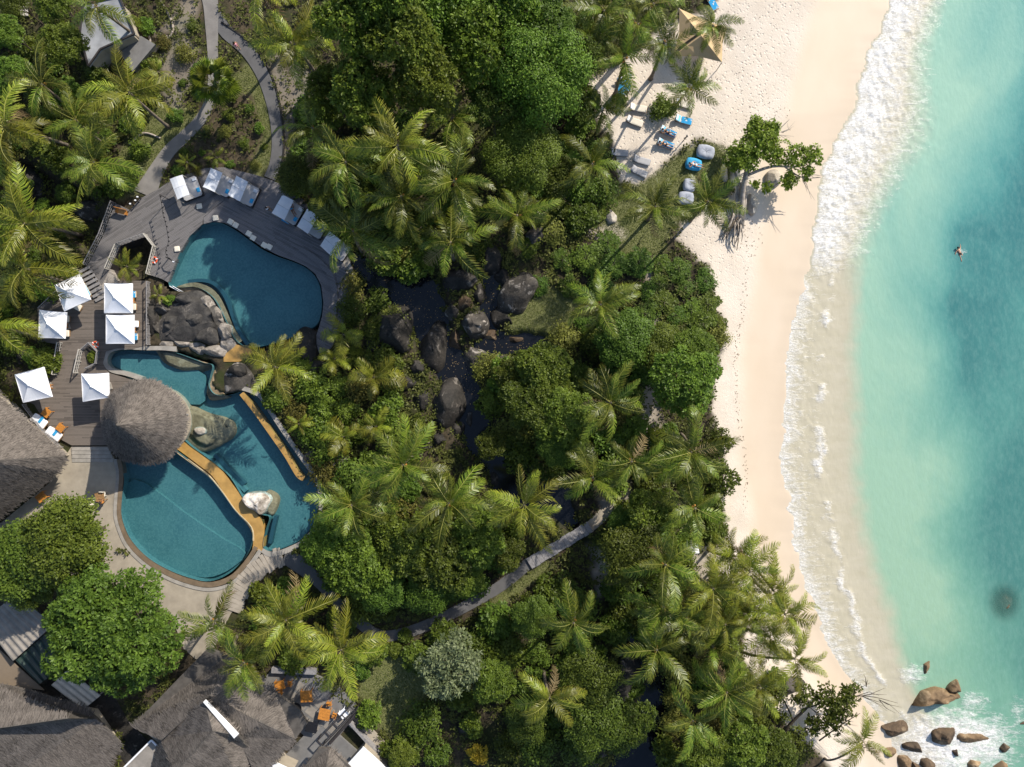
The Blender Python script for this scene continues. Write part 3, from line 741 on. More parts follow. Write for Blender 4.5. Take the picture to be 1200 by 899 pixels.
slab('ramp', [(119, 335), (129, 315.5), (138, 331), (122, 346), (116, 352), (100, 319)], DZ + 0.1, 1.1, M['deck_d'], None, 'timber ramp with steps joining the two decks', 'ramp', 'structure')
st = thing('wooden_stairs', 'weathered timber stairs beside the tilted white parasol', 'stairs', W(113, 335, DZ))
for i in range(8):
    c = W(101 + i * 2.6, 317 + i * 4.6, DZ)
    MB().box((c.x - st.location.x, c.y - st.location.y, 0.45 - i * 0.045), (1.5, 0.32, 0.06), R(28)).build('step', M['greywood'], st)
pitw = thing('planter_wall', 'dark timber walled pit with a small palm inside the deck', 'planter', W(155, 305, 0))
n = len(PIT); P2 = plan(PIT, DZ)
mb = MB(); mb.add([(x - pitw.location.x, y - pitw.location.y, z) for z in (-0.6, DZ - 0.006) for x, y in P2], [(i, (i + 1) % n, (i + 1) % n + n, i + n) for i in range(n)])
mb.build('pit_wall', M['darkwood'], pitw)
# stone terrace and steps
slab('stone_terrace', [(70, 545), (84, 523), (126, 523), (134, 538), (138, 556), (136, 580), (134.5, 604), (140, 624), (150, 643), (170, 663), (193, 677), (218, 687), (243, 692), (268, 688), (283, 678), (290, 690), (270, 720), (248, 765), (232, 775), (215, 760), (200, 720), (150, 690), (90, 680), (40, 640), (-20, 640), (-20, 622), (2, 612), (58, 566)], 1.60, 1.0, M['stone'], None,
     'pale stone terrace along the drop shaped pool', 'terrace', 'structure')
sstp = thing('stone_steps', 'grey stone steps down from the brown deck to the terrace', 'stairs', W(104, 530, 1.6))
for i in range(4):
    a = W(84, 524 + i * 4.5, 1.72); b = W(128 + i * 1.5, 524 + i * 4.5, 1.72)
    MB().box(((a.x + b.x) / 2 - sstp.location.x, a.y - 0.2 - sstp.location.y, 0.13 - i * 0.035), (b.x - a.x, 0.40, 0.06)).build('step', M['kerb'], sstp)
# slab walkway below the pools
wk = thing('slab_walkway', 'pale stone slab walkway below the lower pools', 'walkway', W(300, 680, 1.5))
cl = catmull([(331, 652), (318, 657), (305, 665), (293, 676), (284, 688), (277, 702), (272, 716)], 3, False)
for i in range(len(cl) - 1):
    a, b = Vector(cl[i]), Vector(cl[i + 1]); m_ = (a + b) / 2; t = (b - a)
    p = W(m_.x, m_.y, 1.66)
    MB().box((p.x - wk.location.x, p.y - wk.location.y, 0.15 + 0.008 * (i % 3)), (t.length * S * 0.93, 2.1 + 0.25 * math.sin(i * 2.1), 0.1), math.atan2(-t.y, t.x)).build('slab', M['slab'], wk)
# paths
ribbon_obj('path', PATHS['upper_left'], 1.3, 1.60, M['pathwarm'], None, 'grey garden path winding under the fan palm to the deck', 'path', 'structure')
ribbon_obj('path', PATHS['upper_right'], 1.3, 1.596, M['asphalt'], None, 'grey garden path curving round the red soil bed', 'path', 'structure')
ribbon_obj('kerb', [(259, 26, 1.6), (275, 36, 1.6), (297, 53, 1.6), (314, 78, 1.6), (324.5, 107, 1.6), (331, 142, 1.6), (332.5, 170, 1.6), (330, 194, 1.6)], 1.3, 1.68, M['rock_dark'], None, 'dark low kerb along the outer side of the curved path', 'kerb', 'structure')
ribbon_obj('path', PATHS['lower'], 1.3, 1.66, M['asphalt'], None, 'grey garden path running from the lower pools to the boardwalk', 'path', 'structure')
ribbon_obj('path', [(690, 619, 12), (705, 605, 14), (722, 588, 13), (735, 572, 12)], 1.2, 1.64, M['stone'], None, 'pale sandy path beyond the boardwalk', 'path', 'structure')
bw = thing('boardwalk', 'narrow grey timber boardwalk crossing the stream', 'boardwalk', W(656, 637, 1.5))
a, b = Vector((620, 661)), Vector((692, 617))
for i in range(14):
    p = a + (b - a) * ((i + 0.5) / 14); q = W(p.x, p.y, 1.9)
    ang = math.atan2(-(b - a).y, (b - a).x)
    MB().box((q.x - bw.location.x, q.y - bw.location.y, 0.36 + 0.012 * math.sin(i * 2.7)), ((b - a).length * S / 14 * 0.95, 1.30 + 0.08 * math.sin(i * 1.7), 0.06), ang).build('board', M['greywood'], bw)
for s_ in (-1, 1):
    nn = Vector((-(b - a).y, (b - a).x)).normalized() * 5.2 * s_
    p, q = W(a.x + nn.x, a.y + nn.y, 1.8), W(b.x + nn.x, b.y + nn.y, 1.8)
    MB().tube([p - bw.location, q - bw.location], 0.08, 4).build('beam', M['darkwood'], bw)
# ================================================================ THATCHED BUILDINGS
def roof_tufts(polys, dens, ln=0.55, wd=0.10, r=None):
    r = r or rng
    V, Va = [], []
    for P in polys:
        P = [Vector(p) for p in P]
        for i in range(1, len(P) - 1):
            A, B, C = P[0], P[i], P[i + 1]
            n = (B - A).cross(C - A); ar = n.length / 2
            if ar < 1e-4: continue
            n.normalize()
            if n.z < 0: n = -n
            dwn = Vector((0, 0, -1)); dwn = (dwn - n * dwn.dot(n)).normalized()
            m = int(ar * dens) + 1
            u = r.random((m, 2)); fl = u.sum(1) > 1; u[fl] = 1 - u[fl]
            p = np.array(A) + u[:, :1] * np.array(B - A) + u[:, 1:] * np.array(C - A)
            nn, dd = np.array(n), np.array(dwn)
            sd = np.cross(nn, dd)
            j = r.normal(0, 0.22, (m, 1))
            d2 = dd + sd * j
            L = ln * (0.6 + 0.8 * r.random((m, 1))); w = wd * (0.6 + 0.8 * r.random((m, 1)))
            j = j * .7
            lift = 0.02 + 0.055 * r.random((m, 1))
            s2 = sd - dd * j
            a = p + nn * 0.015
            b = p + d2 * L + nn * lift
            V.append(np.stack([a - s2 * w / 2, a + s2 * w / 2, b + s2 * w * .35, b - s2 * w * .35], 1).reshape(-1, 3))
            band = 0.5 + 0.5 * np.sin(p[:, 2] * 7.0)
            v = 0.75 * r.random(m) + 0.25 * band
            Va.append(np.repeat(v, 4))
    V = np.concatenate(V); Va = np.concatenate(Va)
    F = np.arange(len(V)).reshape(-1, 4)
    return V, F, Va
def thatch_building(name, label, polys, cat='roof', dens=46, wall=None, wall_mat=None, skirt=0.4, ln=0.55, posts=None):
    """polys: list of roof faces, each a list of (px, py, z)"""
    P3 = [[W(*p) for p in poly] for poly in polys]
    allp = [p for q in P3 for p in q]
    c = Vector((sum(p.x for p in allp) / len(allp), sum(p.y for p in allp) / len(allp), LAND))
    t = thing(name, label, cat, c)
    mb = MB(); key = {}; edges = {}
    for poly in P3:
        idx = []
        for p in poly:
            kx = (round(p.x, 3), round(p.y, 3), round(p.z, 3))
            if kx not in key: key[kx] = len(mb.v); mb.v.append(tuple(p))
            idx.append(key[kx])
        mb.f += [(idx[0], idx[i], idx[i + 1]) for i in range(1, len(idx) - 1)]
        for i in range(len(idx)):
            e = (idx[i], idx[(i + 1) % len(idx)]); edges[tuple(sorted(e))] = edges.get(tuple(sorted(e)), []) + [e]
    for e, l_ in edges.items():
        if len(l_) == 1:
            a, b = l_[0]; n0 = len(mb.v)
            mb.v += [(mb.v[a][0], mb.v[a][1], mb.v[a][2] - skirt), (mb.v[b][0], mb.v[b][1], mb.v[b][2] - skirt)]
            mb.f.append((b, a, n0, n0 + 1))
    roof = mb.build('roof', M['thatch_base'], t, origin=c)
    V, F, Va = roof_tufts(P3, dens * 1.9, ln, .075)
    me = np_mesh('thatch', V - np.array(c), F, M['thatch'], False, {'var': Va})
    o = mesh_obj('thatch', me, roof); o['kind'] = 'stuff'
    if wall:
        MB().prism(plan(wall, 4.0), 1.2, 4.2).build('wall', wall_mat or M['stone'], t, origin=c)
    return t
# round hut
HC, HR, EZ, AZ = W(168, 495, 4.7), 0, 4.7, 9.8
hr = 48.5 * mpp(EZ)
ap = W(142, 497, AZ)
def ring(rad, z, n=40, c=None):
    out = []
    for i in range(n):
        a = 2 * math.pi * i / n
        rr = rad * (1 + 0.018 * math.sin(5 * a + 1) + 0.012 * math.sin(11 * a))
        out.append(Vector((c.x + rr * math.cos(a), c.y + rr * math.sin(a), z)))
    return out
hut = thing('thatched_hut', 'round grey thatched hut with conical roof beside the pools', 'hut', (HC.x, HC.y, LAND))
profile = [(1.0, EZ - 0.35), (1.0, EZ), (0.9, EZ + 0.36), (0.72, EZ + 1.15), (0.5, EZ + 2.25), (0.3, EZ + 3.4), (0.12, EZ + 4.5), (0.02, AZ)]
hc2 = Vector((HC.x, HC.y, 0))
rings = [ring(hr * s_, z, 40, hc2) for s_, z in profile]
mb = MB(); nseg = 40
for rg in rings: mb.v += [tuple(p) for p in rg]
polys = []
for i in range(len(rings) - 1):
    for j in range(nseg):
        q = (i * nseg + j, i * nseg + (j + 1) % nseg, (i + 1) * nseg + (j + 1) % nseg, (i + 1) * nseg + j)
        mb.f.append(q)
        if i >= 1: polys.append([mb.v[x] for x in q])
roof = mb.build('roof', M['thatch_base'], hut, True, origin=hut.location)
V, F, Va = roof_tufts(polys, 120, 0.42, 0.07)
o = mesh_obj('thatch', np_mesh('thatch', V - np.array(hut.location), F, M['thatch'], False, {'var': Va}), roof); o['kind'] = 'stuff'
MB().tube([(0, 0, AZ - LAND - 0.12), (0, 0, AZ - LAND + 0.12), (0, 0, AZ - LAND + 0.3)], [0.22, 0.16, 0.03], 10).build('roof_finial', M['thatch_base'], roof)
for i in range(8):
    a = i * math.pi / 4 + 0.2
    MB().tube([(hr * .8 * math.cos(a), hr * .8 * math.sin(a), -0.9), (hr * .8 * math.cos(a), hr * .8 * math.sin(a), 3.3)], 0.11, 8).build('post', M['greywood'], hut)
MB().tube([(0, 0, -0.9), (0, 0, 0.32)], [hr * .86, hr * .86], 28).build('floor_slab', M['stone'], hut)
MB().tube([(0, 0, 0.3), (0, 0, 1.4)], [hr * .5, hr * .5], 24).build('bar_counter', M['teak'], hut)

thatch_building('thatched_house', 'large grey thatched roof at the left edge above the terrace',
    [[(76, 535, 4.6), (-14, 540, 10.0), (-80, 398, 4.6)], [(67, 552, 4.6), (-70, 660, 4.6), (-14, 540, 10.0), (76, 535, 4.6)], [(-80, 398, 4.6), (-14, 540, 10.0), (-70, 660, 4.6), (-160, 530, 4.6)]],
    'house', 44, [(66, 536), (-20, 455), (-70, 545), (0, 592)])
thatch_building('thatched_house', 'dark thatched roof in the bottom left corner beside the bright round tree',
    [[(-40, 796, 4.4), (32, 809, 4.4), (97, 831, 4.4), (112, 842, 4.5), (80, 842, 7.6), (-60, 862, 8.0)], [(112, 842, 4.5), (140, 871, 4.4), (126, 900, 4.4), (90, 960, 4.4), (-60, 960, 4.6), (-60, 862, 8.0), (80, 842, 7.6)]],
    'house', 44, [(100, 842), (122, 874), (80, 935), (-40, 930), (-40, 820)])
thatch_building('thatched_house', 'sprawling grey thatched roof with hips and gables at the bottom',
    [[(154, 852, 4.4), (243, 760, 4.4), (268, 768, 4.4), (246, 815, 7.0), (189, 868, 6.2)], [(268, 768, 4.4), (286, 795, 4.4), (322, 812, 4.4), (270, 832, 6.6), (246, 815, 7.0)],
     [(322, 812, 4.4), (350, 831, 4.4), (360, 848, 4.4), (346, 866, 4.4), (304, 846, 6.4), (270, 832, 6.6)], [(346, 866, 4.4), (318, 893, 4.4), (300, 910, 4.4), (278, 862, 6.2), (304, 846, 6.4)], [(246, 815, 7.0), (270, 832, 6.6), (304, 846, 6.4), (278, 862, 6.2), (236, 826, 6.0)]],
    'house', 44, [(170, 856), (240, 785), (300, 815), (345, 850), (300, 890), (260, 860), (200, 880)])
thatch_building('thatched_house', 'thatched gable roof with a white fascia wedge rising from the bottom roofs',
    [[(188, 866, 4.9), (240, 823, 7.6), (249, 857, 8.6), (205, 906, 8.4), (176, 916, 4.9)], [(249, 857, 8.6), (279, 862, 7.4), (292, 880, 5.0), (286, 930, 5.0), (205, 906, 8.4)], [(240, 823, 7.6), (279, 862, 7.4), (249, 857, 8.6)]],
    'house', 44)
mb = MB(); a, b = W(239, 822, 8.0), W(278, 862, 7.9)
fasc = thing('fascia_board', 'narrow white wedge shaped fascia on the thatched gable roof', 'fascia', a)
d_ = (b - a); nn = Vector((d_.y, -d_.x, 0)).normalized()
mb.add([a + nn * .05, b - nn * .25, b + nn * .45, a + nn * .12, a + Vector((0, 0, -.5)), b + Vector((0, 0, -.5)), b + nn * .5 + Vector((0, 0, -.5)), a + nn * .25 + Vector((0, 0, -.5))], [(0, 1, 2, 3), (0, 4, 5, 1), (1, 5, 6, 2), (2, 6, 7, 3), (3, 7, 4, 0)])
mb.build('board', M['plaster'], fasc, origin=a)
thatch_building('thatched_house', 'small thatched roof between the dining terrace and the flat white roof',
    [[(352, 905, 4.2), (373, 877, 4.2), (386, 877, 4.2), (380, 915, 6.0)], [(386, 877, 4.2), (410, 898, 4.2), (425, 920, 4.2), (380, 915, 6.0)]], 'house', 44)

def flat_block(name, label, pts, z, mat, cat, th=0.3, wall=True, rim=None):
    t = thing(name, label, cat, W(*np.mean(np.array(pts), 0), LAND))
    MB().prism(plan(pts, z), z - th, z).build('roof', mat, t, origin=t.location)
    if rim:
        pp = plan(pts, z)
        for i in range(len(pp)):
            a, b = Vector((*pp[i], z + 0.08)), Vector((*pp[(i + 1) % len(pp)], z + 0.08))
            MB().tube([a, b], 0.12, 4).build('roof_edge', rim, t, origin=t.location)
    if wall:
        c = np.mean(np.array(pts), 0)
        pin = [tuple(c + (np.array(p) - c) * 0.9) for p in pts]
        MB().prism(plan(pin, z), 1.1, z - th).build('wall', M['stone'], t, origin=t.location)
    return t
flat_block('shed', 'weathered grey flat roofed shed in the top left garden', [(98, 5), (140, -4), (158, 40), (118, 58), (104, 78), (94, 40)], 4.2, M['shedroof'], 'shed', rim=M['darkwood'])
flat_block('shed_annex', 'low brown lean-to beside the grey shed roof', [(140, 62), (165, 42), (182, 52), (155, 84)], 2.6, M['tile_dark'], 'shed')
flat_block('flat_roof', 'small flat white rimmed roof at the bottom below the dark garden', [(143, 902), (178, 867), (196, 885), (190, 910)], 4.4, M['sheet_grey'], 'building', rim=M['plaster'])
flat_block('flat_roof', 'flat white roof beside the dining terrace at the bottom edge', [(404, 899), (425, 876), (455, 903), (430, 930)], 4.0, M['plaster'], 'building')
flat_block('low_roof', 'white roof edge at the bottom below the sprawling thatch', [(300, 899), (313, 890), (345, 905), (330, 925), (295, 920)], 4.2, M['plaster'], 'building')

def corrugated(name, label, pts, z, zd, mat, pitch=0.55, amp=0.06, ang=0):
    """pts: four corners in order; the sheet waves run from edge 0-1 to edge 3-2, one object per sheet"""
    A, B, C, D = [W(p[0], p[1], z + dz) for p, dz in zip(pts, zd)]
    t = thing(name, label, 'roof', Vector(((A.x + C.x) / 2, (A.y + C.y) / 2, LAND)))
    L = (B - A).length; n = max(3, int(L / pitch))
    for s_ in range(n):
        v = []; f = []
        for i in range(7):
            u = (s_ + i / 6 * 0.985) / n
            h = amp * math.sin(i / 6 * 2 * math.pi)
            for w in (0, 1):
                p = (A.lerp(B, u)).lerp(D.lerp(C, u), w)
                v.append(p + Vector((0, 0, h + 0.004 * (s_ % 2))) - t.location)
        f = [(2 * i, 2 * i + 2, 2 * i + 3, 2 * i + 1) for i in range(6)]
        mb = MB(); mb.add(v, f); mb.add([q - Vector((0, 0, .03)) for q in v], [tuple(reversed(x)) for x in f]); mb.build('roof_sheet', mat, t)
    for q in (A, B, C, D):
        p = q - t.location
        MB().tube([(p.x * .93, p.y * .93, -0.3), (p.x * .93, p.y * .93, p.z - 0.08)], 0.07, 6).build('post', M['greywood'], t)
    return t
corrugated('corrugated_roof', 'grey corrugated roof shaded by the round trees at the left edge', [(-22, 727), (19, 697), (63, 732), (15, 775)], 3.6, (0, 0, .25, .25), M['sheet_grey'])
corrugated('slatted_roof', 'dark green slatted roof below the grey corrugated roof', [(18, 774), (62, 735), (78, 778), (46, 802)], 3.3, (0, 0, .2, .2), M['sheet_green'], 0.8, 0.09)
corrugated('corrugated_roof', 'pale beige corrugated roof beside the bottom left thatch', [(60, 803), (80, 784), (118, 815), (97, 832)], 3.2, (0, 0, .2, .2), M['sheet_beige'])
flat_block('canvas_awning', 'brown canvas awning wedge at the left edge above the thatch', [(-20, 745), (0, 762), (52, 809), (8, 804), (-20, 800)], 3.0, M['awning'], 'awning', 0.06, False)
slab('stone_terrace', [(-20, 690), (20, 690), (75, 740), (125, 800), (150, 845), (175, 870), (150, 899), (120, 860), (60, 830), (-20, 800)], 1.56, 1.1, M['rock_dark'], None, 'dark yard between the bottom left roofs', 'yard', 'structure')

# ================================================================ DINING TERRACE
dt = slab('dining_terrace', [(318, 784), (362, 788), (392, 800), (423, 832), (398, 862), (440, 899), (340, 925), (330, 890), (356, 862), (300, 810)], 1.74, 1.0, M['tile_dark'], None, 'dark tiled dining terrace with orange furniture at the bottom', 'terrace', 'structure')
TZ = 1.74
# paving slabs of the terrace (parts of it)
for i in range(4):
    for j in range(5):
        px, py = 352 + j * 11 - i * 9, 806 + j * 9 + i * 10
        if in_poly(px, py, [(330, 790), (390, 802), (418, 832), (398, 858), (365, 858), (340, 830)]):
            q = W(px, py, TZ) - dt.location
            MB().box((q.x, q.y, TZ - 1.0 + 0.012), (1.18, 1.0, 0.03), R(-40)).build('slab', M['sheet_grey'], dt)
ribbon_obj('garden_wall', [(318, 786, 6), (345, 787, 6), (370, 788, 6)], 1.0, 2.3, M['greywood'], None, 'grey wall top behind the orange tables', 'wall')
ribbon_obj('garden_wall', [(422, 832, 3), (404, 852, 3), (386, 872, 3)], 1.0, 2.4, M['darkwood'], None, 'dark slanting parapet on the right of the dining terrace', 'wall')
ribbon_obj('garden_wall', [(410, 848, 3), (428, 868, 3), (458, 902, 3)], 1.0, 2.5, M['greywood'], None, 'grey timber rail wall beside the flat white roof', 'wall')
slab('stone_verge', [(404, 846), (416, 838), (440, 858), (470, 893), (475, 915), (452, 905), (428, 868)], 1.62, 1.0, M['stone'], None, 'pale rocky verge between the terrace and lawn', 'verge', 'structure', smooth=3)
pg = thing('pergola_screen', 'dark timber lattice frame at the right of the dining terrace', 'pergola', W(392, 855, TZ))
for i in range(5):
    a, b = W(372 + i * 9.5, 868 - i * 10, 3.2), W(378 + i * 9.5, 874 - i * 10, 3.2)
    MB().tube([a - pg.location, b - pg.location], 0.07, 4).build('beam', M['darkwood'], pg)
for dx in (0, 6):
    a, b = W(372 + dx, 868 + dx, 3.25), W(412 + dx, 826 + dx, 3.25)
    MB().tube([a - pg.location, b - pg.location], 0.08, 4).build('beam', M['darkwood'], pg)
    for q in (a, b): MB().tube([(q.x - pg.location.x, q.y - pg.location.y, -0.05), q - pg.location], 0.06, 4).build('post', M['darkwood'], pg)

def table(px, py, z, w, d, h, ang, mat, label, group=None):
    t = thing('table', label, 'table', W(px, py, z), ang, group)
    n_ = 4
    for i in range(n_):
        MB().box((0, -d / 2 + d / n_ * (i + .5), h - 0.02), (w, d / n_ * .93, 0.04)).build('table_board', mat, t)
    for sx in (-1, 1):
        for sy in (-1, 1):
            MB().box((sx * (w / 2 - .06), sy * (d / 2 - .06), (h - .04) / 2), (0.06, 0.06, h - .04)).build('leg', mat, t)
    return t
def chair(px, py, z, ang, mat, label, group=None):
    t = thing('chair', label, 'chair', W(px, py, z), ang, group)
    MB().cushion((0, 0, 0.44), (0.5, 0.5, 0.06)).build('seat', mat, t)
    MB().box((-0.25, 0, 0.72), (0.05, 0.48, 0.5)).build('backrest', mat, t)
    for sx in (-1, 1):
        for sy in (-1, 1):
            MB().box((sx * .21, sy * .21, 0.205), (0.045, 0.045, 0.41)).build('leg', mat, t)
    for sy in (-1, 1):
        MB().box((0, sy * .25, 0.63), (0.48, 0.05, 0.035)).build('armrest', mat, t)
    return t
G = 'dining furniture on the terrace'
table(330, 800, TZ, 1.1, 1.0, 0.74, 0.2, M['orange'], 'orange wooden table against the grey wall top', G)
chair(330, 809, TZ, R(90), M['orange'], 'orange wooden chair below the table at the wall', G)
chair(341, 799, TZ, R(180), M['orange'], 'orange wooden chair right of the table at the wall', G)
table(361, 813, TZ, 1.3, 1.3, 0.74, 0.05, M['orange'], 'empty square orange table without chairs in the terrace middle', G)
table(382, 834, TZ, 1.25, 1.3, 0.74, -0.2, M['orange'], 'orange table nearest the dark lattice frame', G)
chair(387, 823, TZ, R(-90), M['orange'], 'orange chair above the table near the lattice', G)
chair(393, 836, TZ, R(160), M['orange'], 'orange chair right of the table near the lattice', G)
chair(343, 829, TZ, R(-30), M['orange'], 'orange chair beside the black round table', G)
table(367, 849, TZ, 1.3, 1.2, 0.7, R(-12), M['black'], 'black square table right of the thatch edge', G)
rt = thing('round_table', 'round black table at the thatch edge on the dining terrace', 'table', W(349, 827, TZ))
MB().tube([(0, 0, .68), (0, 0, .74)], .62, 20).build('table_top', M['black'], rt); MB().tube([(0, 0, 0), (0, 0, .69)], [.16, .05], 10).build('leg', M['black'], rt)
table(404, 833, TZ, 0.9, 0.9, 0.74, R(40), M['white'], 'small white topped table in the terrace right corner', G)

# ================================================================ PARASOLS
def parasol(corners, label, h=2.55):
    z = DZ + h
    c = np.mean(np.array(corners), 0)
    base = W(c[0], c[1], z); base = Vector((base.x, base.y, DZ))
    t = thing('parasol', label, 'parasol', base, 0, 'square white parasols on the terrace')
    K = [W(p[0], p[1], z) - base for p in corners]
    apex = Vector((0, 0, h + 0.85))
    v = []; f = []
    N_ = 6
    # each side is a sagging panel from hem to apex
    for i in range(4):
        A, B = K[i], K[(i + 1) % 4]
        b0 = len(v)
        for r_ in range(N_ + 1):
            s_ = r_ / N_ * 0.94
            for q in range(N_ + 1):
                u = q / N_
                p = A.lerp(B, u).lerp(apex, s_)
                sag = 4 * u * (1 - u) * (1 - s_) * (0.10 + 0.2 * s_)
                hem = 4 * u * (1 - u) * (1 - s_) * 0.05
                inw = -(A.lerp(B, .5)).normalized() * hem
                v.append(p + Vector((0, 0, -sag)) + Vector((inw.x, inw.y, 0)))
        for r_ in range(N_):
            for q in range(N_):
                a = b0 + r_ * (N_ + 1) + q
                f.append((a, a + 1, a + N_ + 2, a + N_ + 1))
    mb = MB(); mb.add(v, f); can = mb.build('canopy', M['white'], t)
    mb = MB(); kk_ = [K[i] * 0.13 + Vector((0, 0, h * .87 + 0.74)) for i in range(4)]
    mb.add(kk_ + [apex + Vector((0, 0, .12))], [(0, 1, 4), (1, 2, 4), (2, 3, 4), (3, 0, 4)]); mb.build('vent_cap', M['white'], can)
    for i in range(4):
        mb = MB(); A, B = K[i], K[(i + 1) % 4]
        mb.add([A, B, B + Vector((0, 0, -.16)), A + Vector((0, 0, -.16))], [(0, 1, 2, 3)]); mb.build('valance', M['white'], can)
        MB().tube([Vector((0, 0, h + .55)), K[i] * .97 + Vector((0, 0, -.04))], 0.025, 5).build('rib', M['palewood'], t)
    MB().tube([(0, 0, 0), (0, 0, h + .8)], 0.045, 8).build('pole', M['palewood'], t)
    MB().box((0, 0, .06), (.8, .8, .12), .3).build('base', M['kerb'], t)
    return t
PAR = [([(64, 334), (93, 321), (106, 351), (75, 365)], 'tilted square white parasol nearest the timber stairs'),
       ([(46, 363), (78, 366), (76, 397), (45, 396)], 'square white parasol at the left edge of the terrace, beside yellow palm fronds'),
       ([(122, 332), (155, 332), (155, 367), (122, 367)], 'upper of the two white parasols touching edge to edge by the rock'),
       ([(124, 369), (157, 369), (157, 403), (124, 403)], 'lower of the two white parasols touching edge to edge, above the winding pool'),
       ([(17, 439), (51, 430), (61, 465), (27, 472)], 'rotated square white parasol above the large left thatched roof'),
       ([(95, 438), (127, 437), (128, 466), (97, 471)], 'square white parasol partly behind the round thatched hut')]
for c_, l_ in PAR: parasol(c_, l_)

# ================================================================ LOUNGERS, DAYBEDS, BAGS
def lounger(px, py, z, ang, label, group, cushion='cream', towel=None, L=2.0, Wd=0.72, back=R(28), name='sun_lounger', frame='teak'):
    """local +x is the foot end"""
    t = thing(name, label, 'sun lounger', W(px, py, z), ang, group)
    MB().box((0.1, 0, .27), (L - .1, Wd - .04, .06)).build('frame', M[frame], t)
    for sx in (-1, 1):
        for sy in (-1, 1):
            MB().box((sx * (L / 2 - .2) + .05, sy * (Wd / 2 - .07), .12), (.06, .06, .24)).build('leg', M[frame], t)
    bl = L * 0.34
    seat = MB().cushion(((bl) / 2, 0, .36), (L - bl, Wd, .11)).build('seat_cushion', M[cushion], t)
    Mr = Matrix.Rotation(back, 3, 'Y')
    cx = -L / 2 + bl - math.cos(back) * bl / 2
    MB().cushion((cx, 0, .36 + math.sin(back) * bl / 2), (bl, Wd, .11), M=Mr).build('back_cushion', M[cushion], t)
    MB().cushion((cx - .14, 0, .36 + math.sin(back) * bl * .78 + .06), (.26, Wd * .8, .09), M=Mr).build('head_pillow', M['white'] if cushion != 'grey_sling' else M[cushion], t)
    if towel:
        w_t = Wd * .98
        mb = MB(); nx_ = 10; v = []; f = []
        for i in range(nx_):
            for j in range(5):
                x = -L * .12 + (L * .60) * i / (nx_ - 1); y = (j / 4 - .5) * w_t
                v.append((x, y, .43 + .018 * math.sin(x * 9 + j) + .012 * math.sin(y * 14 + i)))
        for i in range(nx_ - 1):
            for j in range(4): f.append((i * 5 + j, i * 5 + 5 + j, i * 5 + 6 + j, i * 5 + 1 + j))
        mb.add(v, f); mb.build('towel', M[towel], t, True)
        b2 = MB().cushion((cx, 0, .45 + math.sin(back) * bl / 2), (bl * .9, Wd * .9, .03), M=Mr).build('towel', M['lightblue'], t)
    return t
G = 'beach loungers in the sand clearing'
SZ = 1.42
lounger(747, 128, SZ, R(-9), 'cream cushioned lounger, upper of the pair left of the round planting bed', G)
lounger(743, 143.5, SZ, R(-20), 'cream cushioned lounger, lower of the pair left of the round planting bed', G)
lounger(800, 142, SZ, R(-15), 'lounger covered with a blue towel, nobody on it, in the open sand', G, 'cream', 'blue')
lounger(782, 156, SZ, R(-24), 'blue towelled lounger with a person in dark swimwear, upper of the occupied pair', G, 'cream', 'blue')
lounger(779, 170, SZ, R(-20), 'blue towelled lounger with a reclining person, lower of the occupied pair', G, 'cream', 'blue')
lounger(800, 123, SZ, R(-18), 'pale lounger half hidden under palm fronds above the blue towelled ones', G)
lounger(751, 189, SZ, R(-16), 'grey sling lounger in palm shade, upper of the pair', G, 'grey_sling', frame='greywood')
lounger(748, 202, SZ, R(-25), 'grey sling lounger in palm shade, lower of the pair', G, 'grey_sling', frame='greywood')
lounger(725, 180, SZ, R(-5), 'pale lounger peeking out from palm fronds at the sand edge', G, 'grey_sling', frame='greywood')
lounger(735, 98, SZ, R(-95), 'blue towelled lounger under the palm beside the black flip flops', G, 'cream', 'blue')
lounger(727, 103, SZ, R(-80), 'blue towelled lounger closest to the bent palm trunk', G, 'cream', 'blue')
lounger(833, 4, SZ, R(-60), 'blue towelled lounger above the tan shade tent', G, 'cream', 'blue')
ff = thing('flip_flops', 'pair of black flip flops on the sand by shaded loungers', 'flip flops', W(744.5, 94, 1.42), R(60))
for s_ in (-1, 1): MB().cushion((0, s_ * .11, .02), (.32, .12, .04)).build('sandal', M['black'], ff)
pt = thing('post', 'thin dark post with a long shadow beside the blue towelled loungers', 'post', W(801, 165, 1.42))
MB().tube([(0, 0, -.1), (0, 0, 1.3), (.02, .05, 1.55)], [.06, .05, .12], 7).build('pole', M['darkwood'], pt)
MB().box((0, 0, 1.1), (.5, .08, .12), .4).build('crossbar', M['darkwood'], pt)
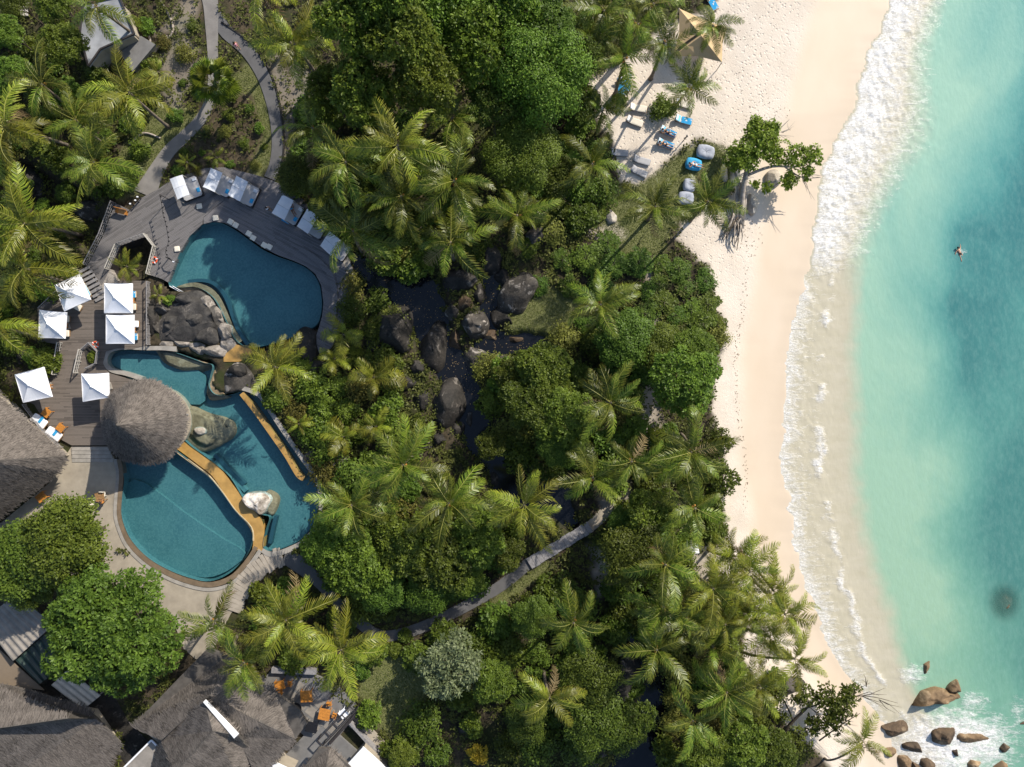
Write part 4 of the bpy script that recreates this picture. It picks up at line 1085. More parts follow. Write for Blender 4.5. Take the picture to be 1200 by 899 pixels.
def bean_bag(px, py, w, d, ang, mat, label):
    t = thing('bean_bag', label, 'bean bag', W(px, py, 1.42), ang, 'bean bags on the grass')
    v = []; f = []; n1_, n2_ = 24, 10
    for i in range(n2_ + 1):
        a = i / n2_ * math.pi / 2 * 1.45 - math.pi / 2 * .45
        for j in range(n1_):
            b = 2 * math.pi * j / n1_
            cx, cy = math.cos(b), math.sin(b)
            sq = 1 / max(abs(cx), abs(cy)) ** .45
            rr = max(0.0, math.cos(a)) ** .6
            dent = -.16 * math.exp(-((rr * cx * sq - .1) ** 2 + (rr * cy * sq) ** 2) * 5)
            v.append((w / 2 * rr * cx * sq, d / 2 * rr * cy * sq, .28 + .42 * math.sin(a) + dent + (0.10 * -cx * rr if a > 0 else 0) + .015 * math.sin(7 * b + i)))
    for i in range(n2_):
        for j in range(n1_): f.append((i * n1_ + j, i * n1_ + (j + 1) % n1_, (i + 1) * n1_ + (j + 1) % n1_, (i + 1) * n1_ + j))
    f.append(tuple(range(n2_ * n1_, n2_ * n1_ + n1_)))
    mb = MB(); mb.add(v, f); o = mb.build('cover', mat, t, True)
    s_ = MB().tube([(w / 2 * .98 * math.cos(2 * math.pi * j / 20) * .96, d / 2 * .96 * math.sin(2 * math.pi * j / 20), .36) for j in range(21)], .018, 4, False).build('piping', M['black'], o)
    return t
bean_bag(826, 179, 2.1, 1.6, R(-10), M['bag'], 'large grey bean bag nearest the leaning beach tree')
bean_bag(812, 193.5, 1.9, 1.4, R(-12), M['bagblue'], 'blue towelled bean bag with a person lying on it')
bean_bag(807, 218, 1.45, 1.5, R(-8), M['bag'], 'grey bean bag just below the blue one')
bean_bag(803, 233, 1.85, 1.5, R(-4), M['bag'], 'lowest grey bean bag on the grass beside palm fronds')
# tan tent
tn = thing('shade_tent', 'tan pyramid shade tent under the leaning palm at the top of the beach', 'tent', W(822, 44, 1.4))
cor = [W(p[0], p[1], 3.5) - tn.location for p in [(796, 10), (852, 33), (846, 73), (789, 66)]]
apx = W(822, 42, 4.8) - tn.location
mids = [(cor[i] + cor[(i + 1) % 4]) * .5 * 0.9 + Vector((0, 0, .15)) for i in range(4)]
for i in range(4):
    mb = MB(); a, b, m_ = cor[i], cor[(i + 1) % 4], mids[i]
    m_ = Vector((m_.x, m_.y, a.z - .05))
    g1, g2 = a.lerp(apx, .5) , b.lerp(apx, .5)
    mb.add([a, m_, b, g1, m_.lerp(apx, .5) - Vector((0, 0, .15)), g2, apx], [(0, 1, 4, 3), (1, 2, 5, 4), (3, 4, 6), (4, 5, 6)])
    mb.build('canopy_panel', M['tan'], tn)
    MB().tube([(a.x, a.y, 0), a], .05, 6).build('pole', M['palewood'], tn)
# small white box near the palms
wb = thing('storage_box', 'small white box among palms at the sand edge', 'box', W(807, 642, 1.45), R(8))
MB().cushion((0, 0, .45), (1.7, .95, .9), b=.1).build('box_body', M['plaster'], wb); MB().cushion((0, 0, .94), (1.8, 1.05, .1), b=.15).build('lid', M['white'], wb)

def daybed(corners, label, towel=None, hidden=False):
    z = DZ + 1.75
    c = np.mean(np.array(corners), 0)
    b0 = W(c[0], c[1], z); base = Vector((b0.x, b0.y, DZ))
    t = thing('daybed', label, 'daybed', base, 0, 'canopied daybeds along the deck')
    K = [W(p[0], p[1], z) - base for p in corners]          # long edges 0-3 and 1-2
    side = (K[1] - K[0]); side.z = 0; sn = side.normalized(); ln_ = (K[3] - K[0]); ln_.z = 0
    ang = math.atan2(ln_.y, ln_.x)
    for i in range(2):
        a = i * .5 + .006 * i; b = .494 + .506 * i
        A, B, C, D = K[0].lerp(K[3], a), K[1].lerp(K[2], a), K[1].lerp(K[2], b), K[0].lerp(K[3], b)
        v = []; f = []
        for r_ in range(5):
            for q in range(5):
                u, w = q / 4, r_ / 4
                p = A.lerp(B, u).lerp(D.lerp(C, u), w)
                v.append(p + Vector((0, 0, -.05 * math.sin(w * math.pi) + .10 * math.sin(u * math.pi))))
        for r_ in range(4):
            for q in range(4): f.append((r_ * 5 + q, r_ * 5 + q + 1, r_ * 5 + q + 6, r_ * 5 + q + 5))
        mb = MB(); mb.add(v, f); mb.add([p - Vector((0, 0, .04)) for p in v], [tuple(reversed(x)) for x in f]); mb.build('canopy_panel', M['offwhite'], t)
    for q in K:
        MB().tube([(q.x, q.y, 0), q], .035, 6).build('post', M['palewood'], t)
    bc = (K[0] + K[1] + K[2] + K[3]) * .25 + sn * .62
    MB().box((bc.x, bc.y, .2), (ln_.length * .98, side.length + .75, .34), ang).build('base', M['darkwood'], t)
    MB().cushion((bc.x, bc.y, .44), (ln_.length * .96, side.length + .7, .16), ang).build('mattress', M['grey_sling'], t)
    pb = bc + sn * (side.length * .5 + .05) - ln_.normalized() * ln_.length * .32
    MB().cushion((pb.x, pb.y, .58), (.35, .5, .14), ang).build('pillow', M['offwhite'], t)
    if towel:
        pb = bc + sn * (side.length * .5 + .08) + ln_.normalized() * ln_.length * .2
        MB().cushion((pb.x, pb.y, .55), (.5, .38, .07), ang).build('folded_towel', M['blue'], t)
    return t
daybed([(199, 210), (213.5, 205), (222, 228), (208, 234)], 'leftmost daybed with white canopy beside the garden path', True)
daybed([(247, 197), (260.6, 202.5), (251.5, 225), (237.7, 219)], 'second daybed from the left, blue towel on the mattress', True)
daybed([(277, 206), (290.5, 213), (281, 236), (266.7, 228.5)], 'third daybed from the left, next to the second one', True)
daybed([(331, 228), (344, 235), (333, 258), (318.4, 249.6)], 'fourth daybed, with blue towels, left of a dark shrub tree', True)
daybed([(359.7, 245), (373.5, 253), (360.6, 274), (348, 265)], 'fifth daybed, just left of the palm fronds')
daybed([(386, 271), (400, 282), (388, 300), (375, 288)], 'daybed mostly hidden under palm fronds at the deck end')
tw = thing('towel', 'blue towel spread on the deck below the fourth daybed', 'towel', W(336, 257, DZ), R(-28)); MB().cushion((0, 0, .04), (1.0, .8, .06)).build('cloth', M['blue'], tw)
table(348, 253, DZ, .55, .6, .45, R(-28), M['orange'], 'small orange side table between the fourth and fifth daybeds')
for (px, py, l_) in [(253, 255.6, 'single white square pad at the pool top, left of the pairs'), (270.5, 260, 'white square pad, left one of the first pair'), (276.6, 264, 'white square pad, right one of the first pair'),
                     (292, 274, 'white square pad, upper one of the middle pair'), (297, 279, 'white square pad, lower one of the middle pair'), (310, 287.5, 'white square pad, left one of the rightmost pair'),
                     (316, 289.5, 'white square pad, right one of the rightmost pair'), (208, 292, 'lone white square pad left of the pool'), (234, 242, 'pale square pad in front of the leftmost daybed')]:
    t = thing('deck_pad', l_, 'pad', W(px, py, DZ), R(-30 if px > 260 else 8), 'square pads along the pool edge')
    MB().cushion((0, 0, .10), (.62, .58, .16), b=.35).build('pad_cushion', M['cream'], t); MB().box((0, 0, .012), (.56, .52, .03)).build('pad_base', M['greywood'], t)
G = 'loungers under the white parasols'
lounger(151, 345.5, DZ, 0, 'lounger with blue towel under the upper edge to edge parasol', G, 'cream', 'blue')
lounger(151, 360, DZ, 0, 'plain lounger under the upper edge to edge parasol', G)
lounger(154, 380, DZ, 0, 'white lounger peeking from under the lower edge to edge parasol', G, 'white')
lounger(153, 395, DZ, 0, 'blue towelled lounger under the lower edge to edge parasol', G, 'cream', 'blue')
lounger(73, 374, DZ, 0, 'cream lounger under the left edge parasol, upper one', G)
lounger(73, 391, DZ, 0, 'cream lounger under the left edge parasol, lower one', G)
lounger(101, 339, DZ, R(-62), 'cream lounger beside the stairs under the tilted parasol', G, 'cream', 'lightblue')
lounger(88, 357, DZ, R(-30), 'cream lounger below the tilted parasol', G)
lounger(52, 446, DZ, R(-75), 'cream lounger right of the rotated parasol', G)
for (px, py, l_) in [(157, 352.5, 'small orange table between the loungers of the upper edge to edge parasol'), (158, 387, 'small orange table between the loungers of the lower edge to edge parasol'), (79, 382, 'small orange table between the loungers of the left edge parasol'), (60, 453, 'small orange table right of the rotated parasol')]:
    table(px, py, DZ, .5, .5, .42, 0, M['orange'], l_)
G = 'white loungers beside the large left roof'
lounger(49, 493, DZ, R(-38), 'white lounger with blue stripes, left one beside the large left roof', G, 'white', None, 1.7, 1.0)
lounger(66, 508, DZ, R(-38), 'white lounger with blue stripes, right one beside the large left roof', G, 'white', None, 1.7, 1.0)
for q, l_ in (((48, 492), 'folded blue striped towel on the left white lounger'), ((65, 507), 'folded blue striped towel on the right white lounger')):
    t = thing('towel', l_, 'towel', W(*q, DZ + .42), R(-38)); MB().cushion((0, 0, .03), (.3, .8, .05)).build('cloth', M['blue'], t)
table(58, 483.5, DZ, .85, .95, .6, R(-38), M['orange'], 'square orange wooden table above the left white lounger')
table(74.5, 501, DZ, .85, .85, .6, R(-38), M['orange'], 'square orange wooden table above the right white lounger')
table(53, 581.5, 1.6, 1.1, 0.9, .75, R(40), M['orange'], 'brown wooden table under the eave on the stone terrace')
table(121, 581, 1.6, 1.0, 1.0, .75, R(10), M['teak'], 'cafe table with two chairs on the terrace above the trees')
chair(123.5, 578, 1.6, R(-95), M['cream'], 'pale chair above the cafe table')
chair(111.5, 588, 1.6, R(0), M['cream'], 'pale chair left of the cafe table')

# ================================================================ RAILINGS
def railing(pts, z, label, mat='greywood', h=0.95, step=1.1):
    A = W(*pts[0], z)
    t = thing('railing', label, 'railing', A, 0, 'timber railings of the decks')
    prev = None
    for i in range(len(pts) - 1):
        a, b = W(*pts[i], z) - A, W(*pts[i + 1], z) - A
        n_ = max(1, int((b - a).length / step))
        for j in range(n_ + (1 if i == len(pts) - 2 else 0)):
            p = a.lerp(b, j / n_)
            MB().box((p.x, p.y, h / 2), (.09, .09, h), math.atan2(b.y - a.y, b.x - a.x)).build('post', M[mat], t)
        for hz, w in ((h + .03, .06), (h * .62, .035), (h * .3, .035)):
            MB().tube([a + Vector((0, 0, hz)), b + Vector((0, 0, hz))], w, 4).build('rail', M[mat], t)
        nb = max(2, int((b - a).length / .35))
        for j in range(nb):
            p = a.lerp(b, (j + .5) / nb)
            MB().box((p.x, p.y, h * .5), (.03, .03, h * .95)).build('baluster', M[mat], t)
    return t
railing([(135, 238), (121, 276), (103, 311)], DZ, 'grey railing along the left edge of the upper deck')
railing([(128, 316), (140, 288)], DZ, 'pale railing on the left side of the dark pit', 'palewood')
railing([(141, 287), (172, 276)], DZ, 'grey railing along the top of the dark pit')
railing([(173, 276), (184, 290), (176, 322)], DZ, 'pale railing bending round the right of the dark pit', 'palewood')
railing([(73, 402), (67, 439)], DZ, 'pale railing left of the narrow brown walkway', 'palewood')
railing([(98, 410), (92, 437)], DZ, 'pale railing right of the narrow brown walkway', 'palewood')
railing([(98, 410), (107, 402), (117, 412), (115, 426), (103, 432)], DZ, 'grey railing round the small pentagonal planter', 'greywood', .6)
railing([(31, 474), (50, 500), (74, 524)], DZ, 'dark low railing between the white loungers and the left roof', 'greywood', .7)
railing([(176, 331), (176, 404)], DZ, 'grey timber railing between the parasols and the rock island', 'greywood', .8)
railing([(51, 362), (72, 342), (90, 322)], DZ, 'grey railing behind the tilted parasol', 'greywood')
slab('planter_bed', [(99, 411), (107, 404), (115, 413), (113, 425), (103, 430)], 1.86, 1.2, M['rock_dark'], None, 'small pentagonal planter bed beside the winding pool', 'planter')
bn = thing('bench', 'orange wooden bench in the corner of the upper deck', 'bench', W(144, 249, DZ), R(-14))
for i in range(3): MB().box((0, -.16 + i * .16, .44), (1.3, .14, .04)).build('seat_slat', M['orange'], bn)
MB().box((0, .28, .72), (1.3, .05, .45)).build('backrest', M['orange'], bn)
for sx in (-1, 1): MB().box((sx * .55, 0, .21), (.06, .45, .42)).build('leg', M['orange'], bn)
def ringbuoy(px, py, label, ang):
    t = thing('lifebuoy', label, 'lifebuoy', W(px, py, DZ), ang)
    pts = [(0.32 * math.cos(2 * math.pi * i / 16), 0.32 * math.sin(2 * math.pi * i / 16), .1) for i in range(17)]
    MB().tube(pts, .09, 7, False).build('ring', M['redorange'], t, True)
    for i in range(4):
        a = i * math.pi / 2 + .4
        MB().box((0.32 * math.cos(a), .32 * math.sin(a), .1), (.2, .08, .2), a).build('band', M['white'], t)
ringbuoy(181, 305, 'small orange ring on the deck right of the dark pit', 0)
ringbuoy(112.5, 404, 'small red ring beside the pentagonal planter', .5)
# festoon lights over the deck
fs = thing('string_lights', 'thin dark string of bulbs crossing the upper deck', 'string lights', W(189, 232, DZ))
pz = DZ + 2.3
run = catmull([(187, 228), (189.5, 240), (191, 252), (194, 262), (196.5, 275), (197, 285), (194, 296), (199, 304)], 4, False)
P3 = [W(p[0], p[1], pz - .25 * math.sin(math.pi * i / (len(run) - 1))) - fs.location for i, p in enumerate(run)]
MB().tube(P3, .025, 4).build('cable', M['black'], fs)
for i in range(1, len(P3) - 1, 2):
    p = P3[i]; MB().tube([p, p - Vector((0, 0, .1)), p - Vector((0, 0, .2)), p - Vector((0, 0, .28))], [.03, .09, .08, .02], 7).build('bulb', M['black'], fs)
for q in (P3[0], P3[-1]): MB().tube([(q.x, q.y, 0), q], .04, 6).build('pole', M['darkwood'], fs)
lp = thing('shower_post', 'dark crooked post with a white head at the pool edge', 'post', W(203, 305, DZ))
MB().tube([(-.5, .2, 0), (-.4, .2, .9), (0, 0, 1.1), (.5, -.3, 1.0)], .06, 6).build('pole', M['black'], lp); MB().tube([(.5, -.3, .95), (.5, -.3, 1.1)], [.13, .1], 8).build('lamp_head', M['white'], lp)
for px, py, l_ in ((163, 237, 'middle one of three dark lamp posts with white tops at the path end'), (165.5, 233, 'uppermost of three dark lamp posts with white tops at the path end'), (157, 241, 'lowest of three dark lamp posts with white tops at the path end')):
    gp = thing('garden_lamp', l_, 'lamp', W(px, py, DZ), 0, 'lamp posts at the path end')
    MB().tube([(0, 0, 0), (0, 0, .8)], .06, 6).build('post', M['black'], gp); MB().tube([(0, 0, .8), (0, 0, .92)], [.1, .08], 8).build('lamp_head', M['white'], gp)
hr_ = thing('handrail', 'curved white metal handrail at the left corner of the upper pool', 'handrail', W(206, 341, 1.6))
for s_ in (0, .35):
    MB().tube([(-.5 + s_, .5, 0), (-.4 + s_, .45, .7), (0 + s_, .25, .8), (.35 + s_, 0, .5), (.45 + s_, -.1, -.3)], .035, 6).build('rail', M['white'], hr_, True)
# garden furniture and logs in the top left
for (px, py, a, l_) in [(33, 12, R(90), 'pale bench in the dark top left corner garden'), (34, 60, R(65), 'pale bench beside the dark path below the corner one')]:
    t = thing('bench', l_, 'bench', W(px, py, 1.5), a, 'garden benches')
    for i in range(3): MB().box((0, -.2 + i * .2, .45), (1.7, .17, .05)).build('seat_slat', M['palewood'], t)
    MB().box((0, .38, .7), (1.7, .05, .45)).build('backrest', M['palewood'], t)
    for sx in (-1, 1): MB().box((sx * .7, .08, .21), (.08, .6, .42)).build('leg', M['palewood'], t)
for pts, l_ in [([(165, 30), (176, 46), (172, 55)], 'short pale log lying right of the grey shed'), ([(187, 0), (200, 22), (202, 38), (190, 52)], 'curved brown timber edging in the top left garden'), ([(158, 84), (180, 62), (196, 42)], 'long straight timber rail below the grey shed'),
                ([(152, 170), (168, 156), (188, 162)], 'pale fallen log beside the lawn')]:
    c = W(*pts[0], 1.5); t = thing('log', l_, 'log', c)
    P3 = [W(p[0], p[1], 1.62) - c for p in catmull(pts, 4, False)]
    MB().tube(P3, [.16 * (1 - .4 * i / len(P3)) for i in range(len(P3))], 7).build('log_wood', M['drift'], t, True)

# ================================================================ ROCKS
def rock(pts, z0, h, mat, label, name='boulder', group=None, flat=0.55, seed=1, parent=None, cat='rock', zmax=None, cuts=9):
    """boulder whose plan follows an outline, rising to a rough crown"""
    pts = catmull(pts, 4)
    c0 = np.mean(np.array(pts), 0)
    z1 = z0 + h
    P2 = np.array(plan(pts, z0 + h * .4)); c = P2.mean(0); P2 = c + (P2 - c) * 1.08
    r_ = np.random.default_rng(seed)
    prof = [(1.0, -.45), (1.02, .18), (.97, .44), (.88, .66), (.76, .80), (flat, .90), (flat * .75, .95), (flat * .5, .99), (flat * .25, 1.02)]
    n = len(P2); v = []; f = []
    ox, oy = r_.random(2) * 50
    for s_, hh in prof:
        for i in range(n):
            p = c + (P2[i] - c) * s_
            nz = (abs(fbm(np.array(p[0] * .55 + ox), np.array(p[1] * .55 + oy), 3) - .47) * 1.5 - .12) * .75
            rr = 1 + .30 * float(nz)
            q = c + (P2[i] - c) * s_ * (rr if hh > 0.1 else 1)
            v.append((q[0], q[1], z0 + h * hh + (h * 1.5 * float(nz) if hh > .2 else 0)))
    v.append((c[0], c[1], z1 + h * .02)); top = len(v) - 1
    A_ = np.array(v); ext = np.array([np.ptp(P2[:, 0]) / 2, np.ptp(P2[:, 1]) / 2, h]); o_ = np.array([c[0], c[1], z0])
    Q = (A_ - o_) / ext
    for _ in range(cuts):
        az = r_.uniform(0, 6.28); el = r_.uniform(.15, 1.1)
        nv = np.array([math.cos(az) * math.cos(el), math.sin(az) * math.cos(el), math.sin(el)])
        dd_ = Q @ nv; lim = r_.uniform(.70, .93)
        over = np.where((dd_ > lim) & (Q[:, 2] > -.1), (dd_ - lim) * .92, 0)
        Q = Q - over[:, None] * nv
    A_ = Q * ext + o_
    if zmax is not None: A_[:, 2] = np.where(A_[:, 2] > zmax - .25, zmax - .25 + .25 * np.tanh((A_[:, 2] - zmax + .25) / .4), A_[:, 2])
    v = [tuple(x) for x in A_]
    for a in range(len(prof) - 1):
        for i in range(n): f.append((a * n + i, a * n + (i + 1) % n, (a + 1) * n + (i + 1) % n, (a + 1) * n + i))
    a = (len(prof) - 1) * n
    for i in range(n): f.append((a + i, a + (i + 1) % n, top))
    # plan is clockwise or not: make normals point up
    ar = sum(P2[i][0] * P2[(i + 1) % n][1] - P2[(i + 1) % n][0] * P2[i][1] for i in range(n))
    if ar < 0: f = [tuple(reversed(x)) for x in f]
    mb = MB(); mb.add(v, f)
    if parent is not None: return mb.build(name, mat, parent, True, origin=parent.location)
    o = mb.build(name, mat, None, True, origin=(c[0], c[1], z0)); o.location = (c[0], c[1], z0)
    return tag(o, label, cat, group)
def blob(px, py, rx, ry, ang=0, n=11, seed=0, j=.16):
    r_ = random.Random(seed * 31 + int(px * 7 + py)); out = []
    for i in range(n):
        a = 2 * math.pi * i / n; q = 1 + r_.uniform(-j, j)
        x, y = rx * q * math.cos(a), ry * q * math.sin(a)
        out.append((px + x * math.cos(ang) - y * math.sin(ang), py + x * math.sin(ang) + y * math.cos(ang)))
    return out
isle = thing('rock_island', 'large dark rugged rock island with pale rim between upper and lower pools', 'rock', W(225, 380, 1.3))
rock(ISLE, 1.2, .95, M['rock_isle'], None, 'rock_core', flat=.8, seed=3, parent=isle, cuts=4)
for i, (px, py, rx, ry, a, h, mt) in enumerate([(222, 352, 13, 8, .1, 1.3, 'rock_isle'), (243, 356, 9, 11, -.5, 1.1, 'rock_rim'), (254, 370, 8, 12, -.4, 1.0, 'rock_rim'), (263, 388, 9, 12, -.35, 1.2, 'rock_rim'), (246, 392, 13, 12, .3, 1.4, 'rock_isle'),
        (268, 404, 11, 9, .3, .9, 'rock_rim'), (252, 411, 15, 9, .1, 1.0, 'rock_rim'), (233, 408, 13, 7, .3, .8, 'rock_rim'), (214, 403, 13, 5, .2, .8, 'rock_rim'), (196, 402, 13, 4, 0, .7, 'rock_rim'), (190, 362, 10, 9, .3, 1.2, 'rock_grey'), (183, 380, 6, 13, 0, .9, 'rock_grey'), (204, 378, 12, 15, .2, 1.25, 'rock_isle'), (228, 374, 12, 13, .4, 1.3, 'rock_isle')]):
    rock(blob(px, py, rx, ry, a, 10, i + 7, .16), 1.1, h, M[mt], None, 'rock_lobe', seed=400 + i, parent=isle, cuts=7)
rock([(262, 425), (272, 424), (286, 428), (293, 437), (300, 452), (290, 458), (276, 458), (261, 460), (258, 448)], 1.3, .8, M['rock_grey'], 'grey rock with pale rim right of the overflow step', seed=5)
rock(blob(278, 434, 10, 8, 0, 9, 4), 1.9, .7, M['rock_dark'], 'dark rock crowning the pale rim beside the overflow step', seed=6)
rock([(186, 411), (200, 412), (222, 419), (243, 426), (247, 430), (236, 435), (222, 436), (204, 430), (192, 424), (187, 416)], .7, .80, M['rock_sub'], 'brown submerged rock at the top of the winding pool', flat=.8, seed=7, zmax=1.5, cuts=2)
rock([(249, 430), (259, 434), (258, 460), (268, 464), (258, 467), (246, 467), (244, 455), (247, 440)], .7, .82, M['rock_sub'], 'brown submerged rock beside the pale rimmed rock', flat=.8, seed=8, zmax=1.5, cuts=2)
rock([(214, 480), (228, 480), (244, 486), (262, 491), (272, 499), (270, 510), (256, 521), (238, 528), (226, 524), (214, 512)], .7, .90, M['rock_sub'], 'brown submerged shelf rock right of the round hut', flat=.85, seed=9, zmax=1.5, cuts=2)
rock(blob(235, 505, 7, 5, .2, 9, 3), 1.5, .3, M['rock_beige'], 'small pale stone lying on the submerged shelf', seed=10)
rock([(287, 585), (292, 579), (303, 578), (314, 581), (318, 590), (317, 601), (308, 603), (297, 598), (288, 593)], 1.1, 1.35, M['rock_white'], 'white rounded rock at the end of the weir', flat=.65, seed=11, cuts=3)
rock([(312, 577), (322, 579), (326, 586), (323, 597), (318, 604), (313, 598)], .7, .8, M['rock_sub'], 'dark submerged stone right of the white rock', flat=.7, seed=12, zmax=1.45, cuts=2)
G = 'dark boulders in the stream'
BL = [  # px, py, rx, ry, ang, h, mat, label
    (462, 385, 23, 30, .1, 2.2, 'rock_dark', 'large dark boulder at the left bank of the stream'), (508, 410, 17, 32, .25, 2.3, 'rock_dark', 'tall pointed dark boulder in midstream'),
    (525, 472, 22, 27, -.2, 2.0, 'rock_dark', 'dark boulder in the lower stream with a pinkish top'), (474, 450, 15, 10, -.2, 1.3, 'rock_dark', 'low dark boulder left of the lower stream'),
    (606, 345, 17, 29, .5, 2.0, 'rock_grey', 'light streaked boulder at the right bank of the stream'), (556, 380, 17, 20, .2, 1.6, 'rock_grey', 'dark boulder with a pale cross shaped top'),
    (557, 420, 18, 13, .5, 1.3, 'rock_grey', 'grey boulder between stream and yellowish bush'), (540, 328, 20, 15, 0, 1.5, 'rock_dark', 'dark boulder half under the lowest palm fronds'),
    (573, 302, 17, 20, 0, 1.6, 'rock_dark', 'dark boulder at the upper end of the stream branch'), (590, 425, 8, 7, 0, .8, 'rock_grey', 'small pale boulder at the stream branch'),
    (535, 503, 12, 10, .5, .9, 'rock_dark', 'small flat boulder awash in the lower stream'), (551, 492, 6, 10, 0, .6, 'rock_grey', 'small oval stone awash in the stream'),
    (530, 366, 9, 11, 0, 1.1, 'rock_grey', 'pale sided stone left of the cross topped boulder'), (630, 272, 10, 15, .6, 1.2, 'rock_grey', 'pale stone among the bushes right of the palms'),
    (382, 537, 26, 13, .1, 1.3, 'rock_grey', 'brown grey boulder right of the channel wall'), (358, 408, 17, 21, .2, 1.4, 'rock_dark', 'dark mottled boulder at the end of the curved deck'),
    (372, 432, 16, 14, .2, 1.3, 'rock_dark', 'dark boulder right of the pool side palm'), (438, 552, 17, 9, .2, 1.0, 'rock_grey', 'low brown stone between two palms'),
    (386, 568, 9, 7, .2, .9, 'rock_grey', 'small brown stone near the pool kerb'), (497, 522, 12, 8, .1, .9, 'rock_grey', 'small rounded stone beside the lower stream'),
    (178, 372, 8, 20, 0, 1.0, 'rock_dark', 'narrow dark stone beside the parasol deck railing'), (105, 245, 22, 12, .2, 1.6, 'rock_grey', 'grey boulder in the ravine left of the upper deck'),
    (30, 215, 20, 24, .2, 1.8, 'rock_dark', 'dark boulder in the shadowed ravine at far left'), (737, 795, 16, 26, .1, 2.0, 'rock_dark', 'large blue grey boulder in shade beside the lower stream'),
    (682, 886, 12, 7, -.3, .8, 'rock_grey', 'pale stone left of three at the bottom stream'), (705, 882, 9, 9, .3, .8, 'rock_grey', 'pale stone right of three at the bottom stream'),
    (693, 897, 11, 6, 0, .8, 'rock_grey', 'pale stone lowest of three at the bottom stream'), (655, 690, 12, 16, .2, .8, 'rock_grey', 'rubble grey stone below the boardwalk'),
    (545, 853, 12, 9, .4, .9, 'rock_dark', 'dark stone left of the yellow bush'), (925, 806, 20, 10, -.3, .9, 'rock_grey', 'grey flat rock at the beach edge under the leaning palm'),
    (590, 322, 12, 13, .4, 1.2, 'rock_dark', 'dark jagged stone above the light streaked boulder'), (588, 372, 11, 15, -.4, 1.1, 'rock_dark', 'dark jagged stone below the light streaked boulder'), (545, 356, 11, 9, .3, 1.0, 'rock_brown', 'brown stone above the cross topped boulder'),
    (575, 392, 12, 8, .2, .8, 'rock_brown', 'flat brown stone at the mouth of the stream branch'), (534, 398, 9, 13, .3, 1.0, 'rock_brown', 'brown stone between the pointed and cross topped boulders'), (488, 430, 12, 9, -.3, 1.0, 'rock_dark', 'dark jagged stone below the large left bank boulder'),
    (494, 468, 9, 12, .2, .9, 'rock_dark', 'dark stone left of the pinkish topped boulder'), (512, 515, 10, 8, .2, .8, 'rock_dark', 'dark stone at the lower left bank of the stream'), (440, 405, 12, 10, .2, 1.0, 'rock_dark', 'dark stone half under the yellow palms'), (480, 318, 14, 9, .2, .9, 'rock_dark', 'dark stone at the shaded upper bank'),
    (446, 345, 9, 12, .3, .8, 'rock_dark', 'dark stone in the shallows by the curved deck'), (603, 398, 12, 6, .1, .7, 'rock_brown', 'low brown stone along the stream branch'), (560, 345, 9, 12, .1, 1.0, 'rock_dark', 'dark stone left of the stream branch head'), (578, 560, 9, 11, .1, .9, 'rock_dark', 'dark stone at the lower stream bend'),
    (27, 417, 12, 10, .2, 1.1, 'rock_dark', 'brown stone below the yellow palm fronds at the left edge'), (715, 255, 7, 9, 0, .6, 'rock_beige', 'pale stone in the dry grass left of a palm')]
for i, (px, py, rx, ry, a, h, mt, lb) in enumerate(BL):
    zg = min(gz1(px, py), 1.5)
    rock(blob(px, py, rx, ry, a, 10, i, .17), zg - .25, h + .25, M[mt], lb, seed=20 + i)
G = 'rocks in the surf'
BR = [(1096, 815, 28, 12, -.18, 1.5, 'rock_tan', 'large smooth tan rock in the surf'), (1118, 806, 10, 9, -.2, 1.3, 'rock_tan', 'rounded tan rock against the large smooth one'), (1083, 780, 6, 9, .2, .7, 'rock_tan', 'small lone tan rock ringed by foam'),
      (1051, 853, 17, 11, .2, 1.2, 'rock_brown', 'dark brown rock at the foam edge, farthest left'), (1105, 862, 15, 13, -.4, 1.2, 'rock_brown', 'dark brown egg shaped rock amid white surf'),
      (1139, 865, 20, 8, .08, .8, 'rock_tan', 'long low pale ended rock right of the egg shaped one'), (1068, 874, 13, 10, .2, 1.0, 'rock_brown', 'brown rock below the farthest left dark one'), (1175, 874, 8, 9, -.5, .8, 'rock_brown', 'small pointed brown rock at the right'),
      (1058, 893, 10, 11, .2, 1.0, 'rock_tan', 'upright tan rock at the bottom edge'), (1086, 895, 11, 9, .2, 1.0, 'rock_brown', 'round brown rock at the bottom edge'), (1117, 879, 6, 6, .2, .6, 'rock_brown', 'tiny dark rock below the egg shaped one'),
      (1139, 895, 11, 9, .2, .9, 'rock_tan', 'tan rock at the bottom edge right of the surf'), (1172, 896, 10, 9, .2, .9, 'rock_tan', 'tan rock at the bottom right edge'), (1040, 880, 9, 8, .2, .9, 'rock_tan', 'pale tan rock beside the small beach palm'),
      (1197, 846, 6, 6, .2, .6, 'rock_brown', 'small dark rock at the right picture edge'), (1072, 898, 7, 8, .2, .9, 'rock_brown', 'brown rock squeezed between two bottom edge rocks')]
for i, (px, py, rx, ry, a, h, mt, lb) in enumerate(BR):
    rock(blob(px, py, rx * 1.02, ry * 1.0, a, 10, i + 50, .12), -.6, h + .3, M[mt], lb, seed=70 + i, cuts=7)
rock(blob(1177, 706, 11, 14, .2, 10, 5, .2), -1.4, 1.36, M['rock_brown'], 'dark reef rock just under the turquoise water at right', seed=95)
rock(blob(882, 239, 7, 12.5, 0, 12, 2, .04), 1.0, .7, M['rock_beige'], 'smooth oval beige rock right of the driftwood trunk', seed=96)
rock(blob(908, 208, 9, 10, 0, 12, 4, .05), .9, .8, M['rock_beige'], 'round grey beige rock under the leaning tree branches', seed=97)
rock(blob(848, 200, 5, 13, -.2, 10, 4, .1), 1.2, .5, M['rock_beige'], 'pale flat stone left of the driftwood trunk', seed=98)
